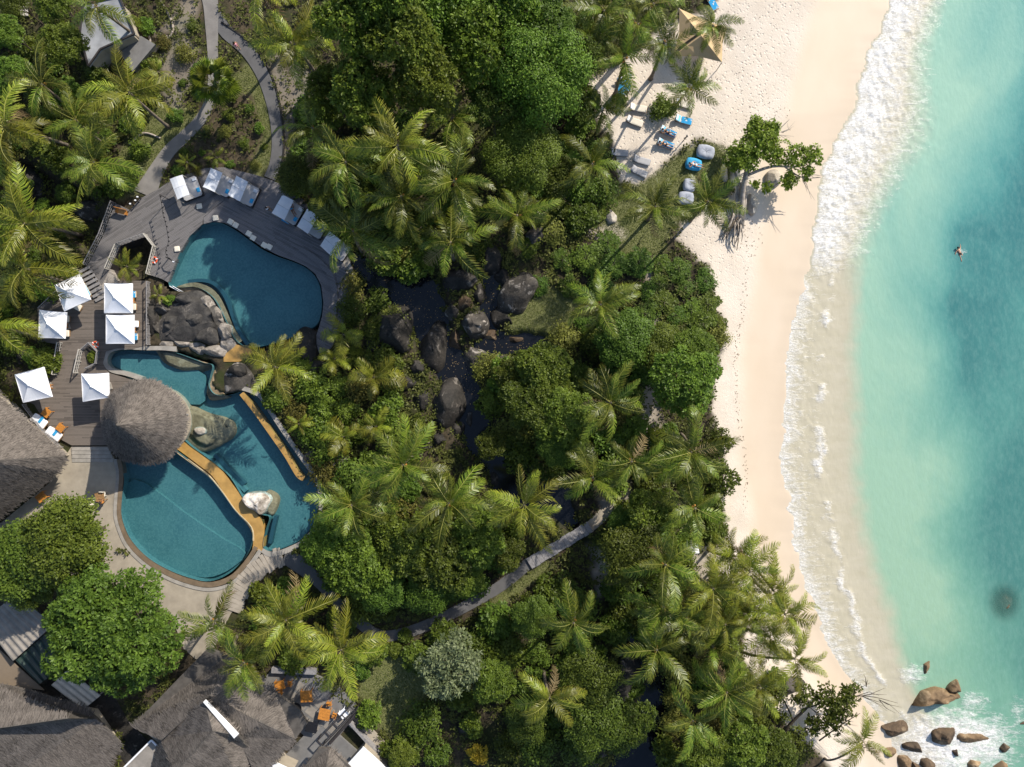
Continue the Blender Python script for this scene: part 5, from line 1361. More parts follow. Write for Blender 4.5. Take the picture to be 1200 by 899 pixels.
# ================================================================ PALMS
def frond_mesh(name, bend, mat, seed, nl=38, L=4.5, wl=1.0, spread=1.0, twist=0.0):
    r = np.random.default_rng(seed)
    nseg = 12
    ang = 0.0; pts = [np.array([0., 0., 0.])]; tang = []
    for i in range(nseg):
        t = (i + .5) / nseg
        a = -bend * (t ** 1.6)
        yaw = twist * t * t
        d = np.array([math.cos(a) * math.cos(yaw), math.cos(a) * math.sin(yaw), math.sin(a)])
        tang.append(d); pts.append(pts[-1] + d * L / nseg)
    tang.append(tang[-1]); pts = np.array(pts); tang = np.array(tang)
    V, F, var, tip, mi = [], [], [], [], []
    def at(t):
        x = t * nseg; i = min(int(x), nseg - 1); f = x - i
        return pts[i] * (1 - f) + pts[i + 1] * f, tang[i] * (1 - f) + tang[min(i + 1, nseg)] * f
    # rachis
    for i in range(nseg + 1):
        T = tang[i] / np.linalg.norm(tang[i]); side = np.cross([0, 0, 1], T); side /= np.linalg.norm(side) + 1e-9; up = np.cross(T, side)
        w = .038 * (1 - .8 * i / nseg)
        V += [pts[i] - side * w, pts[i] + up * w * 1.2, pts[i] + side * w]; var += [.8] * 3; tip += [0] * 3
    for i in range(nseg):
        a = i * 3
        F += [(a, a + 1, a + 4, a + 3), (a + 1, a + 2, a + 5, a + 4)]; mi += [1, 1]
    for s in (-1, 1):
        for q in range(nl):
            t = .10 + .90 * (q + r.uniform(-.25, .25)) / nl
            t = min(max(t, .08), .995)
            p, T = at(t); T = T / np.linalg.norm(T)
            side = np.cross([0, 0, 1], T); side /= np.linalg.norm(side); up = np.cross(T, side)
            ll = wl * (0.35 + 1.0 * math.sin(math.pi * min(1, t * .93 + .10)) ** .7) * .80 * r.uniform(.8, 1.15)
            sweep = .35 + .75 * t
            dr = r.uniform(.15, 1.0)
            d = side * s * spread + T * (sweep + r.normal(0, .16)) + up * (.22 - dr * .5); d /= np.linalg.norm(d)
            d2 = side * s * .75 * spread + T * (sweep + .1) - np.array([0, 0, 1]) * (dr + .25); d2 /= np.linalg.norm(d2)
            w = .064 * wl * (1 if t < .85 else .7)
            m = p + d * ll * .55; e = m + d2 * ll * .5
            b = len(V)
            V += [p - T * w * .6, p + T * w * .6, m + T * w * .7, m - T * w * .7, e]
            vv = r.uniform(.0, .75) * (.6 + .4 * t)
            var += [vv] * 5; tip += [0, 0, .45, .45, 1]
            F += [(b, b + 1, b + 2, b + 3), (b + 3, b + 2, b + 4, b + 4)]; mi += [0, 0]
    F2 = [f if f[2] != f[3] else f[:3] for f in F]
    me = bpy.data.meshes.new(name)
    me.from_pydata([tuple(v) for v in V], [], F2)
    for an, av in (('var', var), ('tip', tip)):
        at_ = me.attributes.new(an, 'FLOAT', 'POINT'); at_.data.foreach_set('value', np.array(av, np.float32))
    me.materials.append(mat); me.materials.append(M['rachis'] if mat is not M['dryfrond'] else mat)
    me.polygons.foreach_set('material_index', mi)
    me.update()
    return me
FR = {}
for key, mt in (('g', 'palm'), ('y', 'palm_y')):
    FR[key] = [frond_mesh('frond', b, M[mt], i * 7 + 3, twist=tw) for i, (b, tw) in enumerate([(.6, .15), (.95, -.45), (1.25, .5), (1.6, -.3), (1.35, .8), (.95, -.9), (1.8, .2), (1.1, 0.)])]
FR['dry'] = [frond_mesh('frond', 1.5, M['dryfrond'], 77, 26), frond_mesh('frond', 1.2, M['dryfrond'], 78, 26)]
FR['b'] = [frond_mesh('frond', b, M['palm_y'], 90 + i, 26, 4.5, 1.5, 1.25) for i, b in enumerate((.7, 1.1, 1.4))]
def palm(px, py, rpx, h, label, kind='g', lean=None, n=None, seed=0, group='coconut palms', name='coconut_palm', tbase=None):
    r = random.Random(seed * 13 + int(px * 3 + py))
    zt = LAND + h
    top = W(px, py, zt)
    if tbase is not None: b0 = W(*tbase, LAND)
    else:
        lx, ly = lean if lean else (r.uniform(-1.2, 1.2), r.uniform(-1.2, 1.2))
        b0 = Vector((top.x + lx, top.y + ly, LAND))
    bx, by = to_px(b0.x, b0.y)
    zb = gz1(bx, by); zb = max(min(zb, 1.5), .2)
    base = Vector((b0.x, b0.y, zb))
    t = thing(name, label, 'palm tree', base, 0, group)
    v = top - base
    pts = []; rad = []
    for i in range(10):
        u = i / 9
        c = Vector((v.x * u ** 1.5, v.y * u ** 1.5, v.z * u - (.25 if i == 0 else 0)))
        pts.append(c); rad.append((.20 - .08 * u + (.12 if i == 0 else 0)) * max(.5, min(1, h / 8)))
    MB().tube(pts, rad, 7).build('trunk', M['bark'], t, True)
    Rm = rpx * mpp(zt)
    sc = 1.16 * Rm / 4.5
    n = n or int(12 + r.random() * 8)
    wind = Quaternion((math.cos(ga_ := r.random() * 6.28), math.sin(ga_), 0), r.uniform(.05, .32))
    ga = r.random() * 6.28
    vdir = pts[-1] - pts[-2]
    for i in range(n):
        u = i / (n - 1)                       # 0 young and upright, 1 old and hanging
        pitch = R(62) * (1 - u) ** 1.3 + R(2) * u + r.uniform(-.16, .16)
        yaw = ga + i * 2.39996 + r.uniform(-.5, .5)
        me = r.choice(FR[kind])
        if kind in 'gy' and i >= n - 3 and r.random() < .38: me = r.choice(FR['dry']); pitch = R(-25)
        o = link(bpy.data.objects.new('frond', me))
        o.parent = t
        o.location = v + Vector((.10 * math.cos(yaw), .10 * math.sin(yaw), -.1 * u))
        o.rotation_mode = 'QUATERNION'
        roll = r.uniform(-.85, .85)
        o.rotation_quaternion = wind @ Quaternion((0, 0, 1), yaw) @ Quaternion((0, 1, 0), -pitch) @ Quaternion((1, 0, 0), roll)
        s_ = sc * r.uniform(.72, 1.14) * (.72 + .28 * min(1, u * 2.2))
        o.scale = (s_, s_, s_)
    if kind == 'g' and h > 6:
        for i in range(4):
            a = r.random() * 6.28
            q = v + Vector((.28 * math.cos(a), .28 * math.sin(a), -.28))
            mb = MB(); mb.tube([q + Vector((0, 0, .14)), q + Vector((0, 0, .07)), q - Vector((0, 0, .07)), q - Vector((0, 0, .15))], [.04, .13, .13, .03], 7)
            mb.build('coconut', M['leaf_olive'] if i % 2 else M['orange'], t, True)
    return t
PALMS = [  # px, py, radius px, height m, label, kind
    (151, 108, 52, 8, 'large palm directly below the grey shed roof', 'y'), (5, 150, 62, 9, 'big yellowish palm at the left edge, upper one', 'y'), (110, 190, 46, 7, 'shaded palm left of the pale fallen log', 'g'), (88, 140, 38, 5, 'dark spiky palm between the two large left palms', 'g'),
    (48, 98, 42, 7, 'dark palm below the pale garden benches', 'g'), (112, 8, 42, 8, 'palm hanging over the grey shed roof', 'g'), (28, 262, 62, 8, 'yellow green palm left of the upper deck, upper of the cluster', 'y'), (28, 314, 54, 7, 'yellow green palm above the tilted parasol', 'y'), (-6, 380, 46, 6, 'yellow palm at the left edge beside the parasols', 'y'),
    (148, 312, 21, 2.6, 'small bright palm growing in the dark pit', 'y'), (345, 52, 50, 11, 'palm on the grey sand right of the curved path', 'y'), (303, -12, 44, 12, 'palm at the top edge above the curved path', 'y'), (366, 150, 42, 10, 'dark palm above the shrub tree by the daybeds', 'g'),
    (405, 190, 48, 13, 'palm at the left of the central palm cluster', 'g'), (466, 170, 56, 16, 'tall bright palm at the top of the central palm cluster', 'y'), (530, 138, 42, 10, 'palm in front of the round leafed trees, right of the cluster top', 'g'), (532, 212, 54, 14, 'big palm in the middle of the central cluster', 'g'),
    (414, 271, 56, 9, 'dark palm covering the end of the daybed row', 'g'), (528, 284, 50, 10, 'palm hanging over the upper stream', 'g'), (470, 230, 46, 13, 'shaded palm in the heart of the central cluster', 'g'), (606, 252, 42, 9, 'palm right of the central cluster above the pale stone', 'g'),
    (732, 68, 46, 9, 'palm over the shaded blue loungers', 'g'), (708, 12, 48, 9, 'palm at the top edge left of the sand clearing', 'g'), (778, 50, 34, 10, 'palm left of the tan tent', 'g'), (766, 4, 36, 9, 'palm at the top edge above the sand clearing', 'g'), (836, 30, 30, 9, 'leaning palm over the tan tent', 'g'), (808, 102, 36, 7, 'palm beside the round planting bed', 'g'),
    (706, 130, 32, 6, 'palm at the left rim of the sand clearing', 'g'), (694, 192, 42, 8, 'palm at the lower left of the sand clearing', 'g'), (768, 242, 42, 8, 'palm below the grey sling loungers', 'g'), (830, 236, 40, 7, 'palm between the bean bags and driftwood trunk', 'g'), (704, 357, 44, 8, 'palm alone above the bright bushes in mid garden', 'g'),
    (322, 430, 42, 7, 'bright palm right of the rock between the pools', 'y'), (716, 472, 46, 9, 'palm left of the dark round tree near the beach', 'g'), (740, 541, 40, 9, 'palm above the pale sandy path', 'g'), (695, 560, 46, 8, 'palm at the upper end of the boardwalk', 'g'), (810, 530, 48, 9, 'palm with fronds over the beach, below the dark round tree', 'g'),
    (815, 596, 44, 8, 'palm at the beach edge, middle of the right side', 'g'), (472, 545, 52, 9, 'palm left of the lower stream, upper of three', 'g'), (412, 592, 46, 8, 'palm beside the winding pool right rim', 'g'), (526, 590, 52, 9, 'palm right of three below the lower stream', 'g'), (614, 592, 52, 10, 'bright palm above the boardwalk with ragged fronds', 'y'),
    (672, 730, 46, 9, 'palm below the boardwalk near the leafy bush', 'g'), (644, 818, 50, 9, 'palm low in the bottom middle thicket', 'y'), (252, 727, 44, 7, 'palm at the terrace below the drop shaped pool', 'g'), (335, 727, 52, 9, 'tall palm left of the path junction', 'y'), (286, 777, 44, 8, 'palm over the sprawling thatched roof', 'g'), (400, 762, 52, 8, 'palm above the dining terrace', 'y'),
    (780, 662, 46, 9, 'palm left of the white box', 'g'), (836, 690, 46, 9, 'palm right below the white box', 'y'), (879, 670, 42, 9, 'palm reaching over sand, uppermost of the beach cluster', 'y'), (920, 720, 44, 9, 'palm closest to the foam line', 'y'), (878, 722, 36, 8, 'palm in the middle of the beach cluster', 'y'),
    (932, 772, 40, 7, 'palm on a long horizontal trunk over the sand', 'y'), (770, 762, 52, 8, 'shaded palm over the dark boulder', 'g'), (778, 712, 44, 8, 'dark palm in the right hand thicket', 'g'), (852, 812, 44, 8, 'palm left of the bare branches at the bottom beach', 'g'), (812, 845, 42, 7, 'palm at the bottom right of the dark stream', 'g'),
    (862, 652, 38, 7, 'palm between the white box and the uppermost beach palm', 'y'), (902, 746, 38, 7, 'palm under the one closest to the foam line', 'y'), (850, 732, 42, 8, 'palm left of the beach cluster middle', 'y'), (888, 806, 36, 6, 'low palm above the bare branched tree', 'y'), (906, 692, 36, 8, 'palm squeezed between the two tallest beach palms', 'y'), (805, 725, 40, 8, 'palm below left of the white box palms', 'g'),
    (748, 28, 40, 9, 'palm between the top edge palms and the clearing', 'g'), (692, 44, 38, 8, 'palm beside the dark tree at the clearing rim', 'g'),
    (1012, 869, 34, 5, 'small palm beside the surf rocks', 'y'), (735, 670, 30, 5, 'small palm above the sandy patch', 'g'), (836, 758, 38, 7, 'palm left of the horizontal trunk', 'g'), (400, 10, 30, 8, 'palm poking out of the top tree canopy', 'g')]
for i, (px, py, rp, h, lb, kd) in enumerate(PALMS):
    tb = None; ln = None
    if 'leaning palm over the tan tent' in lb: tb = (786, 69)
    if 'horizontal trunk over' in lb: tb = (868, 763)
    if 'grey sand right' in lb: tb = (374, 92)
    if 'above the dining terrace' in lb: tb = (394, 722)
    if 'over the shaded blue' in lb: tb = (720, 112)
    if 'small palm beside the surf' in lb: tb = (968, 892)
    if 'sprawling thatched' in lb: tb = (278, 745)
    if 'at the terrace below' in lb: tb = (262, 712)
    palm(px, py, rp, h, lb, kd, ln, seed=i, tbase=tb)
YP = [(402, 392, 25, 2.6, 'yellow broad leaved palm at the end of the curved deck', 'b'), (438, 442, 32, 3.2, 'yellow green broad leaved palm left of the stream boulders', 'b'), (402, 512, 24, 2.6, 'small yellow broad leaved palm by the brown stone', 'b'), (440, 500, 22, 2.4, 'small broad leaved palm above the trio of palms', 'b'),
      (392, 420, 20, 2.2, 'small yellow palm below the one at the deck end', 'b'), (730, 640, 26, 3.5, 'broad fronded young palm below the dense green tree', 'b'), (185, 84, 17, 2, 'bright yellow green cycad right of the shed', 'y'), (190, 380, 0, 0, '', ''), (186, 346, 12, 1.2, 'tiny cycad at the corner of the rock island', 'y'),
      (253, 184, 14, 1.2, 'small bright palm in the red soil bed, right one', 'y'), (219, 190, 13, 1.2, 'small bright palm in the red soil bed, left one', 'y'), (350, 497, 17, 2, 'bushy bright cycad beside the channel', 'y')]
for i, (px, py, rp, h, lb, kd) in enumerate(YP):
    if rp: palm(px, py, rp, h, lb, kd, (0, 0), 10, seed=100 + i, group='small garden palms', name='small_palm')
# spiky agave and the fan palm
ag = thing('agave', 'pale spiky agave beside the winding garden path', 'plant', W(241, 160, 1.5))
for i in range(18):
    a = i * 2.4; p = R(15 + 60 * (i / 18)); L = 1.15
    d = Vector((math.cos(a) * math.cos(p), math.sin(a) * math.cos(p), math.sin(p))); s_ = Vector((-math.sin(a), math.cos(a), 0)) * .07
    mb = MB(); mb.add([d * .1 - s_, d * .1 + s_, d * L * .5 + s_ * 1.1, d * L * .5 - s_ * 1.1, d * L], [(0, 1, 2, 3), (3, 2, 4)]); mb.build('leaf', M['leaf_silver'], ag)
fp = thing('fan_palm', 'fan palm with pleated round leaves standing over the path', 'palm tree', W(252, 98, 1.5))
tp = W(250, 97, 6.0) - fp.location
MB().tube([(0, 0, -.2), (tp.x * .4, tp.y * .4, 2.4), tp], [.22, .16, .14], 8).build('trunk', M['bark'], fp, True)
def fan_mesh(seed):
    r = random.Random(seed); v = []; f = []; var = []
    n = 26
    v += [(0, 0, 0), (0, .03, 0), (1.1, .03, .12), (1.1, -.03, .12)]; f.append((0, 1, 2, 3)); var += [.9] * 4
    for i in range(n):
        a0 = -2.5 + 5.0 * i / n; a1 = -2.5 + 5.0 * (i + 1) / n; am = (a0 + a1) / 2
        L = 1.05 * (1 - .18 * abs(am) / 2.5) * r.uniform(.93, 1.05); b = len(v)
        c = Vector((1.1, 0, .12))
        pnt = lambda a, q, z: tuple(c + Vector((math.cos(a) * q, math.sin(a) * q, z)))
        v += [tuple(c), pnt(a0, L * .62, .0), pnt(am, L * .66, .09), pnt(a1, L * .62, .0), pnt(am, L, -.20 - .1 * r.random())]
        f += [(b, b + 1, b + 2), (b, b + 2, b + 3), (b + 1, b + 4, b + 2), (b + 2, b + 4, b + 3)]; q = r.uniform(0, .8); var += [q] * 5
    me = bpy.data.meshes.new('fan_leaf'); me.from_pydata(v, [], f)
    a_ = me.attributes.new('var', 'FLOAT', 'POINT'); a_.data.foreach_set('value', np.array(var, np.float32)); me.materials.append(M['palm']); me.update(); return me
FM = [fan_mesh(1), fan_mesh(2)]
for i in range(14):
    o = link(bpy.data.objects.new('fan_leaf', FM[i % 2])); o.parent = fp; u = i / 13
    o.location = tp; o.rotation_mode = 'QUATERNION'
    o.rotation_quaternion = Quaternion((0, 0, 1), i * 2.4) @ Quaternion((0, 1, 0), -(R(55) * (1 - u) - R(12) * u)); s_ = 1.4 * (.8 + .25 * u); o.scale = (s_,) * 3

# ================================================================ BROADLEAF CROWNS
def leaf_quads(c, nrm, r, nl, ll, lw, spread, rosette=True, var_c=None, jit=.25):
    """c, nrm (n,3): nl leaves round each clump centre; returns verts, faces, var"""
    n = len(c)
    nrm = nrm / (np.linalg.norm(nrm, axis=1, keepdims=True) + 1e-9)
    C = np.repeat(c, nl, 0); N = np.repeat(nrm, nl, 0)
    m = len(C)
    rnd = r.normal(size=(m, 3))
    tang = rnd - N * (rnd * N).sum(1, keepdims=True); tang /= np.linalg.norm(tang, axis=1, keepdims=True) + 1e-9
    if rosette:
        d = tang * r.uniform(.55, 1, (m, 1)) + N * r.uniform(-.15, .55, (m, 1))
        P = C + d * spread * r.uniform(.05, .6, (m, 1))
    else:
        P = C + r.normal(size=(m, 3)) * spread
        d = tang + N * r.uniform(-.3, .4, (m, 1))
    d /= np.linalg.norm(d, axis=1, keepdims=True)
    s = np.cross(d, N + r.normal(size=(m, 3)) * jit); s /= np.linalg.norm(s, axis=1, keepdims=True) + 1e-9
    L = ll * r.uniform(.7, 1.25, (m, 1)); w = lw * r.uniform(.7, 1.2, (m, 1))
    up = np.cross(s, d)
    V = np.stack([P, P + d * L * .5 + s * w + up * w * .25, P + d * L, P + d * L * .5 - s * w + up * w * .25], 1).reshape(-1, 3)
    vc = r.random(n) if var_c is None else var_c
    va = np.clip(np.repeat(vc, nl) * .65 + r.random(m) * .35, 0, 1)
    return V, np.arange(m * 4).reshape(-1, 4), np.repeat(va, 4)
def crown_mesh(name, mat, Rr, flat, lobes, clumps, nl, ll, lw, spread, seed, rosette=True, lob=(.24, .42), fill=.25):
    r = np.random.default_rng(seed)
    # lobes spread through a flattened dome
    LC, LR = [], []
    for i in range(lobes):
        a = i * 2.39996 + r.uniform(-.3, .3); q = math.sqrt((i + .5) / lobes) * .74
        hgt = math.sqrt(max(0, 1 - q * q)) * flat * r.uniform(.55, 1.0)
        rad = r.uniform(*lob)
        LC.append((q * math.cos(a), q * math.sin(a), hgt - rad * .35)); LR.append(rad)
    LC = np.array(LC) * Rr; LR = np.array(LR) * Rr
    wts = LR ** 2 / (LR ** 2).sum()
    C, N = [], []
    tries = 0
    need = clumps
    while len(C) < need and tries < 30:
        tries += 1
        m = need * 2
        li = r.choice(lobes, m, p=wts)
        d = r.normal(size=(m, 3)); d[:, 2] = np.where(d[:, 2] < -.35 * np.abs(d).max(1), -d[:, 2], d[:, 2]); d /= np.linalg.norm(d, axis=1, keepdims=True)
        inner = r.random(m) < fill
        rad = LR[li] * np.where(inner, r.uniform(.4, .9, m), r.uniform(.92, 1.06, m))
        p = LC[li] + d * rad[:, None] * np.array([1, 1, .85])
        dist = np.linalg.norm((p[:, None, :] - LC[None]) / np.array([1, 1, .85]), axis=2) / LR[None]
        ok = (dist.min(1) > .80) | inner
        for q in np.nonzero(ok)[0]:
            C.append(p[q]); N.append(d[q] * .7 + np.array([0, 0, .55]))
            if len(C) >= need: break
    C = np.array(C); N = np.array(N)
    V, F, va = leaf_quads(C, N, r, nl, ll, lw, spread, rosette)
    return np_mesh(name, V, F, M[mat], False, {'var': va})
def trunk_mesh(seed, h=1.0, rr=.5):
    r = random.Random(seed); mb = MB()
    mb.tube([(0, 0, -.06), (.02, .01, .3), (.03, -.02, .62)], [.05, .036, .026], 8)
    for i in range(6):
        a = i * 2.4 + r.uniform(-.3, .3); q = r.uniform(.3, .6)
        mb.tube([(.02, 0, r.uniform(.35, .58)), (q * .5 * math.cos(a), q * .5 * math.sin(a), .74), (q * math.cos(a), q * math.sin(a), .95)], [.022, .014, .005], 5)
    me = bpy.data.meshes.new('trunk'); me.from_pydata(mb.v, [], mb.f); me.materials.append(M['bark_dark']); me.update(); return me
TRUNKS = [trunk_mesh(1), trunk_mesh(2)]
CR = {}
CR['bright'] = (7.0, [crown_mesh('crown', 'leaf_bright', 7.0, .72, 46, 3000, 11, .32, .085, .25, 201, lob=(.16, .25))])
CR['mid'] = (4.5, [crown_mesh('crown', 'leaf_mid', 4.5, .75, 17, 900, 10, .40, .10, .30, 210 + i) for i in range(4)])
CR['dome'] = (6.0, [crown_mesh('crown', 'leaf_mid', 6.0, .8, 34, 2100, 12, .27, .08, .34, 221, False, (.18, .30))])
CR['dark'] = (4.0, [crown_mesh('crown', 'leaf_dark', 4.0, .75, 15, 800, 11, .33, .085, .3, 230 + i, i % 2 == 0) for i in range(3)])
CR['lime'] = (4.0, [crown_mesh('crown', 'leaf_bright', 4.0, .75, 26, 1900, 12, .26, .085, .26, 240 + i, False, (.17, .3)) for i in range(2)])
CR['silver'] = (4.2, [crown_mesh('crown', 'leaf_silver', 4.2, .7, 22, 560, 10, .42, .085, .34, 250, True, (.18, .3), .3)])
SH = {'mid': [crown_mesh('foliage', 'leaf_mid', 1.6, .8, 8, 170, 10, .30, .085, .24, 300 + i, i % 2 == 0, (.3, .5)) for i in range(3)],
      'bright': [crown_mesh('foliage', 'leaf_bright', 1.6, .8, 9, 170, 10, .28, .085, .22, 310 + i, i % 2 == 0, (.3, .45)) for i in range(3)],
      'dark': [crown_mesh('foliage', 'leaf_dark', 1.6, .8, 8, 170, 10, .26, .075, .24, 320 + i, i % 2 == 0, (.3, .5)) for i in range(3)],
      'olive': [crown_mesh('foliage', 'leaf_olive', 1.6, .7, 9, 140, 9, .26, .065, .26, 330 + i, False, (.28, .45)) for i in range(2)],
      'yellow': [crown_mesh('foliage', 'leaf_yellow', 1.6, .8, 8, 150, 9, .34, .10, .2, 340, True, (.3, .45))]}
TREE_R = random.Random(5)
def tree(px, py, rpx, h, kind, label, group='broadleaf trees', zs=1.0):
    """px, py and rpx describe the crown as seen from above, h is its top"""
    r = TREE_R
    base_r, ms = CR[kind]
    if h > 11.5: zs = 1.7
    zc = LAND + h - rpx * S * (.55 if zs < 1.2 else 1.05)
    zc = max(zc, LAND + rpx * S * .1)
    c = W(px, py, zc + rpx * S * .3)
    base = Vector((c.x, c.y, LAND))
    bx, by = to_px(c.x, c.y); base.z = max(.2, min(1.5, gz1(bx, by)))
    t = thing('broadleaf_tree', label, 'tree', base, 0, group)
    s_ = rpx * mpp(zc) / base_r / 1.04
    o = link(bpy.data.objects.new('crown', r.choice(ms))); o.parent = t
    o.location = (0, 0, zc - base.z); o.rotation_euler = (0, 0, r.random() * 6.28); o.scale = (s_, s_, s_ * r.uniform(.9, 1.1) * zs)
    k_ = link(bpy.data.objects.new('trunk', r.choice(TRUNKS))); k_.parent = t
    H = zc - base.z + rpx * S * .3
    k_.scale = (rpx * S * 1.0, rpx * S * 1.0, H); k_.rotation_euler = (0, 0, r.random() * 6.28)
    return t
TREES = [(135, 735, 90, 9.5, 'bright', 'big bright green round tree below the drop shaped pool'), (80, 634, 54, 8, 'lime', 'fine leaved bright tree beside the stone terrace'), (18, 655, 54, 8, 'lime', 'bright lobed tree at the left edge below the large thatch'), (32, 688, 30, 6, 'lime', 'smaller bright tree wedged above the corrugated roof'),
    (415, 32, 46, 17, 'mid', 'round leafed tree at the top, left end of the canopy'), (472, 48, 48, 18, 'mid', 'round leafed tree at the top, right of the left end one'), (522, 26, 48, 14, 'mid', 'round leafed tree at the top edge centre'), (560, 66, 46, 13, 'mid', 'round leafed tree left of the fine leaved dome tree'),
    (428, 112, 42, 15, 'mid', 'round leafed tree above the central palm cluster, left'), (386, 108, 30, 12.5, 'mid', 'smaller round leafed tree right of the grey sand'), (500, 96, 42, 16, 'mid', 'round leafed tree above the central palm cluster, middle'), (458, 2, 42, 18, 'mid', 'round leafed tree cut by the top edge, left'), (588, 12, 44, 13, 'mid', 'round leafed tree cut by the top edge, right'),
    (630, 100, 62, 13, 'dome', 'large dense fine leaved dome tree left of the sand clearing'), (612, 182, 48, 10, 'dome', 'fine leaved tree just below the dome tree'), (640, 28, 38, 11, 'dark', 'dark tree at the top above the dome tree'), (672, 62, 34, 9, 'dark', 'dark tree between dome tree and sand clearing'), (680, 118, 26, 7, 'dark', 'small dark tree at the left rim of the sand'), (652, 205, 30, 7, 'dark', 'dark tree right of the lower fine leaved tree'), (577, 120, 36, 11, 'dark', 'dark tree behind the right hand palms of the cluster'),
    (432, 208, 34, 11.6, 'dark', 'added dark shade tree hidden among the left palms of the central cluster'), (482, 205, 34, 13, 'dark', 'added dark shade tree between the tall bright palm and the big middle palm'), (488, 256, 32, 11.6, 'dark', 'added dark tree under the palm over the upper stream'), (384, 232, 24, 9, 'dark', 'dark tree behind the daybed hidden under fronds'), (352, 206, 28, 7, 'dark', 'dark shrubby tree behind the fourth daybed'), (72, 50, 28, 7, 'mid', 'green tree left of the grey shed roof'), (14, 88, 24, 6, 'mid', 'small tree at the left edge below the benches'), (8, 38, 22, 6, 'mid', 'small tree at the left edge top'), (62, 2, 24, 7, 'mid', 'small tree at the top edge left of the shed'), (18, 4, 20, 5, 'dark', 'dark tree in the top left corner'),  # first three dark trees are added under the palms to shade the pool
    (800, 444, 44, 7, 'mid', 'dense dark green round tree at the beach edge'), (732, 396, 38, 5, 'lime', 'bright spreading bush tree left of the dark round one'), (770, 405, 28, 4.5, 'lime', 'bright small tree above the dark round one'), (815, 410, 28, 5, 'mid', 'round leafed tree at the beach edge top'), (640, 432, 34, 6, 'mid', 'green tree right of the lower stream'), (618, 475, 34, 6, 'dark', 'dark tree at the stream bend'), (662, 488, 36, 6, 'mid', 'green tree left of the palm by the dark round tree'), (655, 525, 26, 5, 'lime', 'yellowish green small tree below it'),
    (600, 440, 24, 4.5, 'dark', 'small dark tree at the right stream bank'), (575, 520, 20, 3.5, 'dark', 'bushy dark tree by the lower stream'), (742, 648, 40, 7, 'dark', 'dense dark tree right of the boardwalk'), (760, 602, 34, 6, 'mid', 'green tree right of the sandy path'), (730, 612, 20, 4.5, 'lime', 'bright small tree beside the boardwalk end'), (624, 722, 28, 4.5, 'lime', 'bright leafy bush tree below the lower path'),
    (384, 640, 32, 5, 'mid', 'green tree at the right rim of the winding pool'), (418, 664, 40, 6, 'mid', 'broad green tree above the lower path, left'), (447, 690, 30, 4.5, 'lime', 'bright tree above the path junction'), (470, 640, 40, 6, 'mid', 'green tree below the trio of palms, left'), (520, 655, 42, 6, 'dark', 'dark tree below the trio of palms, middle'), (560, 630, 36, 6, 'mid', 'green tree left of the boardwalk'), (500, 688, 30, 4.5, 'dark', 'dark tree above the lower path, middle'), (545, 672, 27, 4.5, 'mid', 'green tree above the lower path, right'), (590, 645, 24, 4.5, 'dark', 'dark tree at the left end of the boardwalk'),
    (527, 780, 44, 5.5, 'silver', 'silvery leaved round tree below the lower path'), (690, 796, 36, 6, 'dark', 'dark tree right of the bottom middle palm'), (700, 850, 38, 6, 'dark', 'dark tree left of the bottom stream'), (742, 848, 28, 5, 'dark', 'dark tree overhanging the bottom stream'), (580, 800, 28, 5, 'mid', 'green tree right of the silvery tree'), (616, 846, 26, 4.5, 'dark', 'dark tree above the yellow bush'), (870, 872, 32, 5, 'mid', 'green tree at the bottom near the beach'), (826, 880, 30, 5, 'mid', 'green tree at the bottom edge right of the stream'), (905, 880, 30, 4, 'dark', 'dark spreading bush tree at the bottom beach corner'), (470, 888, 16, 3, 'mid', 'green bushy tree on the bottom lawn')]
for (px, py, rp, h, kd, lb) in TREES: tree(px, py, rp, h, kd, lb)

# beach trees with bare limbs
def limb_tree(name, label, base, z, limbs, blobs, mat, twigs, key, bark='drift'):
    t = thing(name, label, 'tree', W(*base, z))
    r = random.Random(key)
    for i, (pts, r0, r1) in enumerate(limbs):
        P3 = [W(*p) - t.location for p in pts]
        n_ = len(P3); c3 = catmull([tuple(p) for p in P3], 4, False)
        MB().tube(c3, [r0 + (r1 - r0) * j / (len(c3) - 1) for j in range(len(c3))], 7).build('trunk' if i == 0 else 'limb', M[bark], t, True)
    r2 = np.random.default_rng(key); C, N = [], []
    for (px, py, z_, rp, n_) in blobs:
        c = np.array(W(px, py, z_) - t.location); R_ = rp * mpp(z_)
        d = r2.normal(size=(n_, 3)); d[:, 2] = np.abs(d[:, 2]) * .8; d /= np.linalg.norm(d, axis=1, keepdims=True)
        C.append(c + d * R_ * r2.uniform(.25, 1, (n_, 1)) * np.array([1, 1, .55])); N.append(d * .6 + np.array([0, 0, .6]))
    V, F, va = leaf_quads(np.concatenate(C), np.concatenate(N), r2, 9, .36, .095, .26, True)
    mesh_obj('crown', np_mesh('crown', V, F, M[mat], False, {'var': va}), t)
    for (a, b) in twigs:
        A, B = W(*a) - t.location, W(*b) - t.location
        for j in range(3):
            m_ = A.lerp(B, .5) + Vector((r.uniform(-.3, .3), r.uniform(-.3, .3), r.uniform(-.2, .2))); e = B + Vector((r.uniform(-.9, .9), r.uniform(-.9, .9), r.uniform(-.2, .2))) * (j > 0)
            MB().tube([A, m_, e], [.05, .035, .012], 4).build('twig', M[bark], t)
    return t
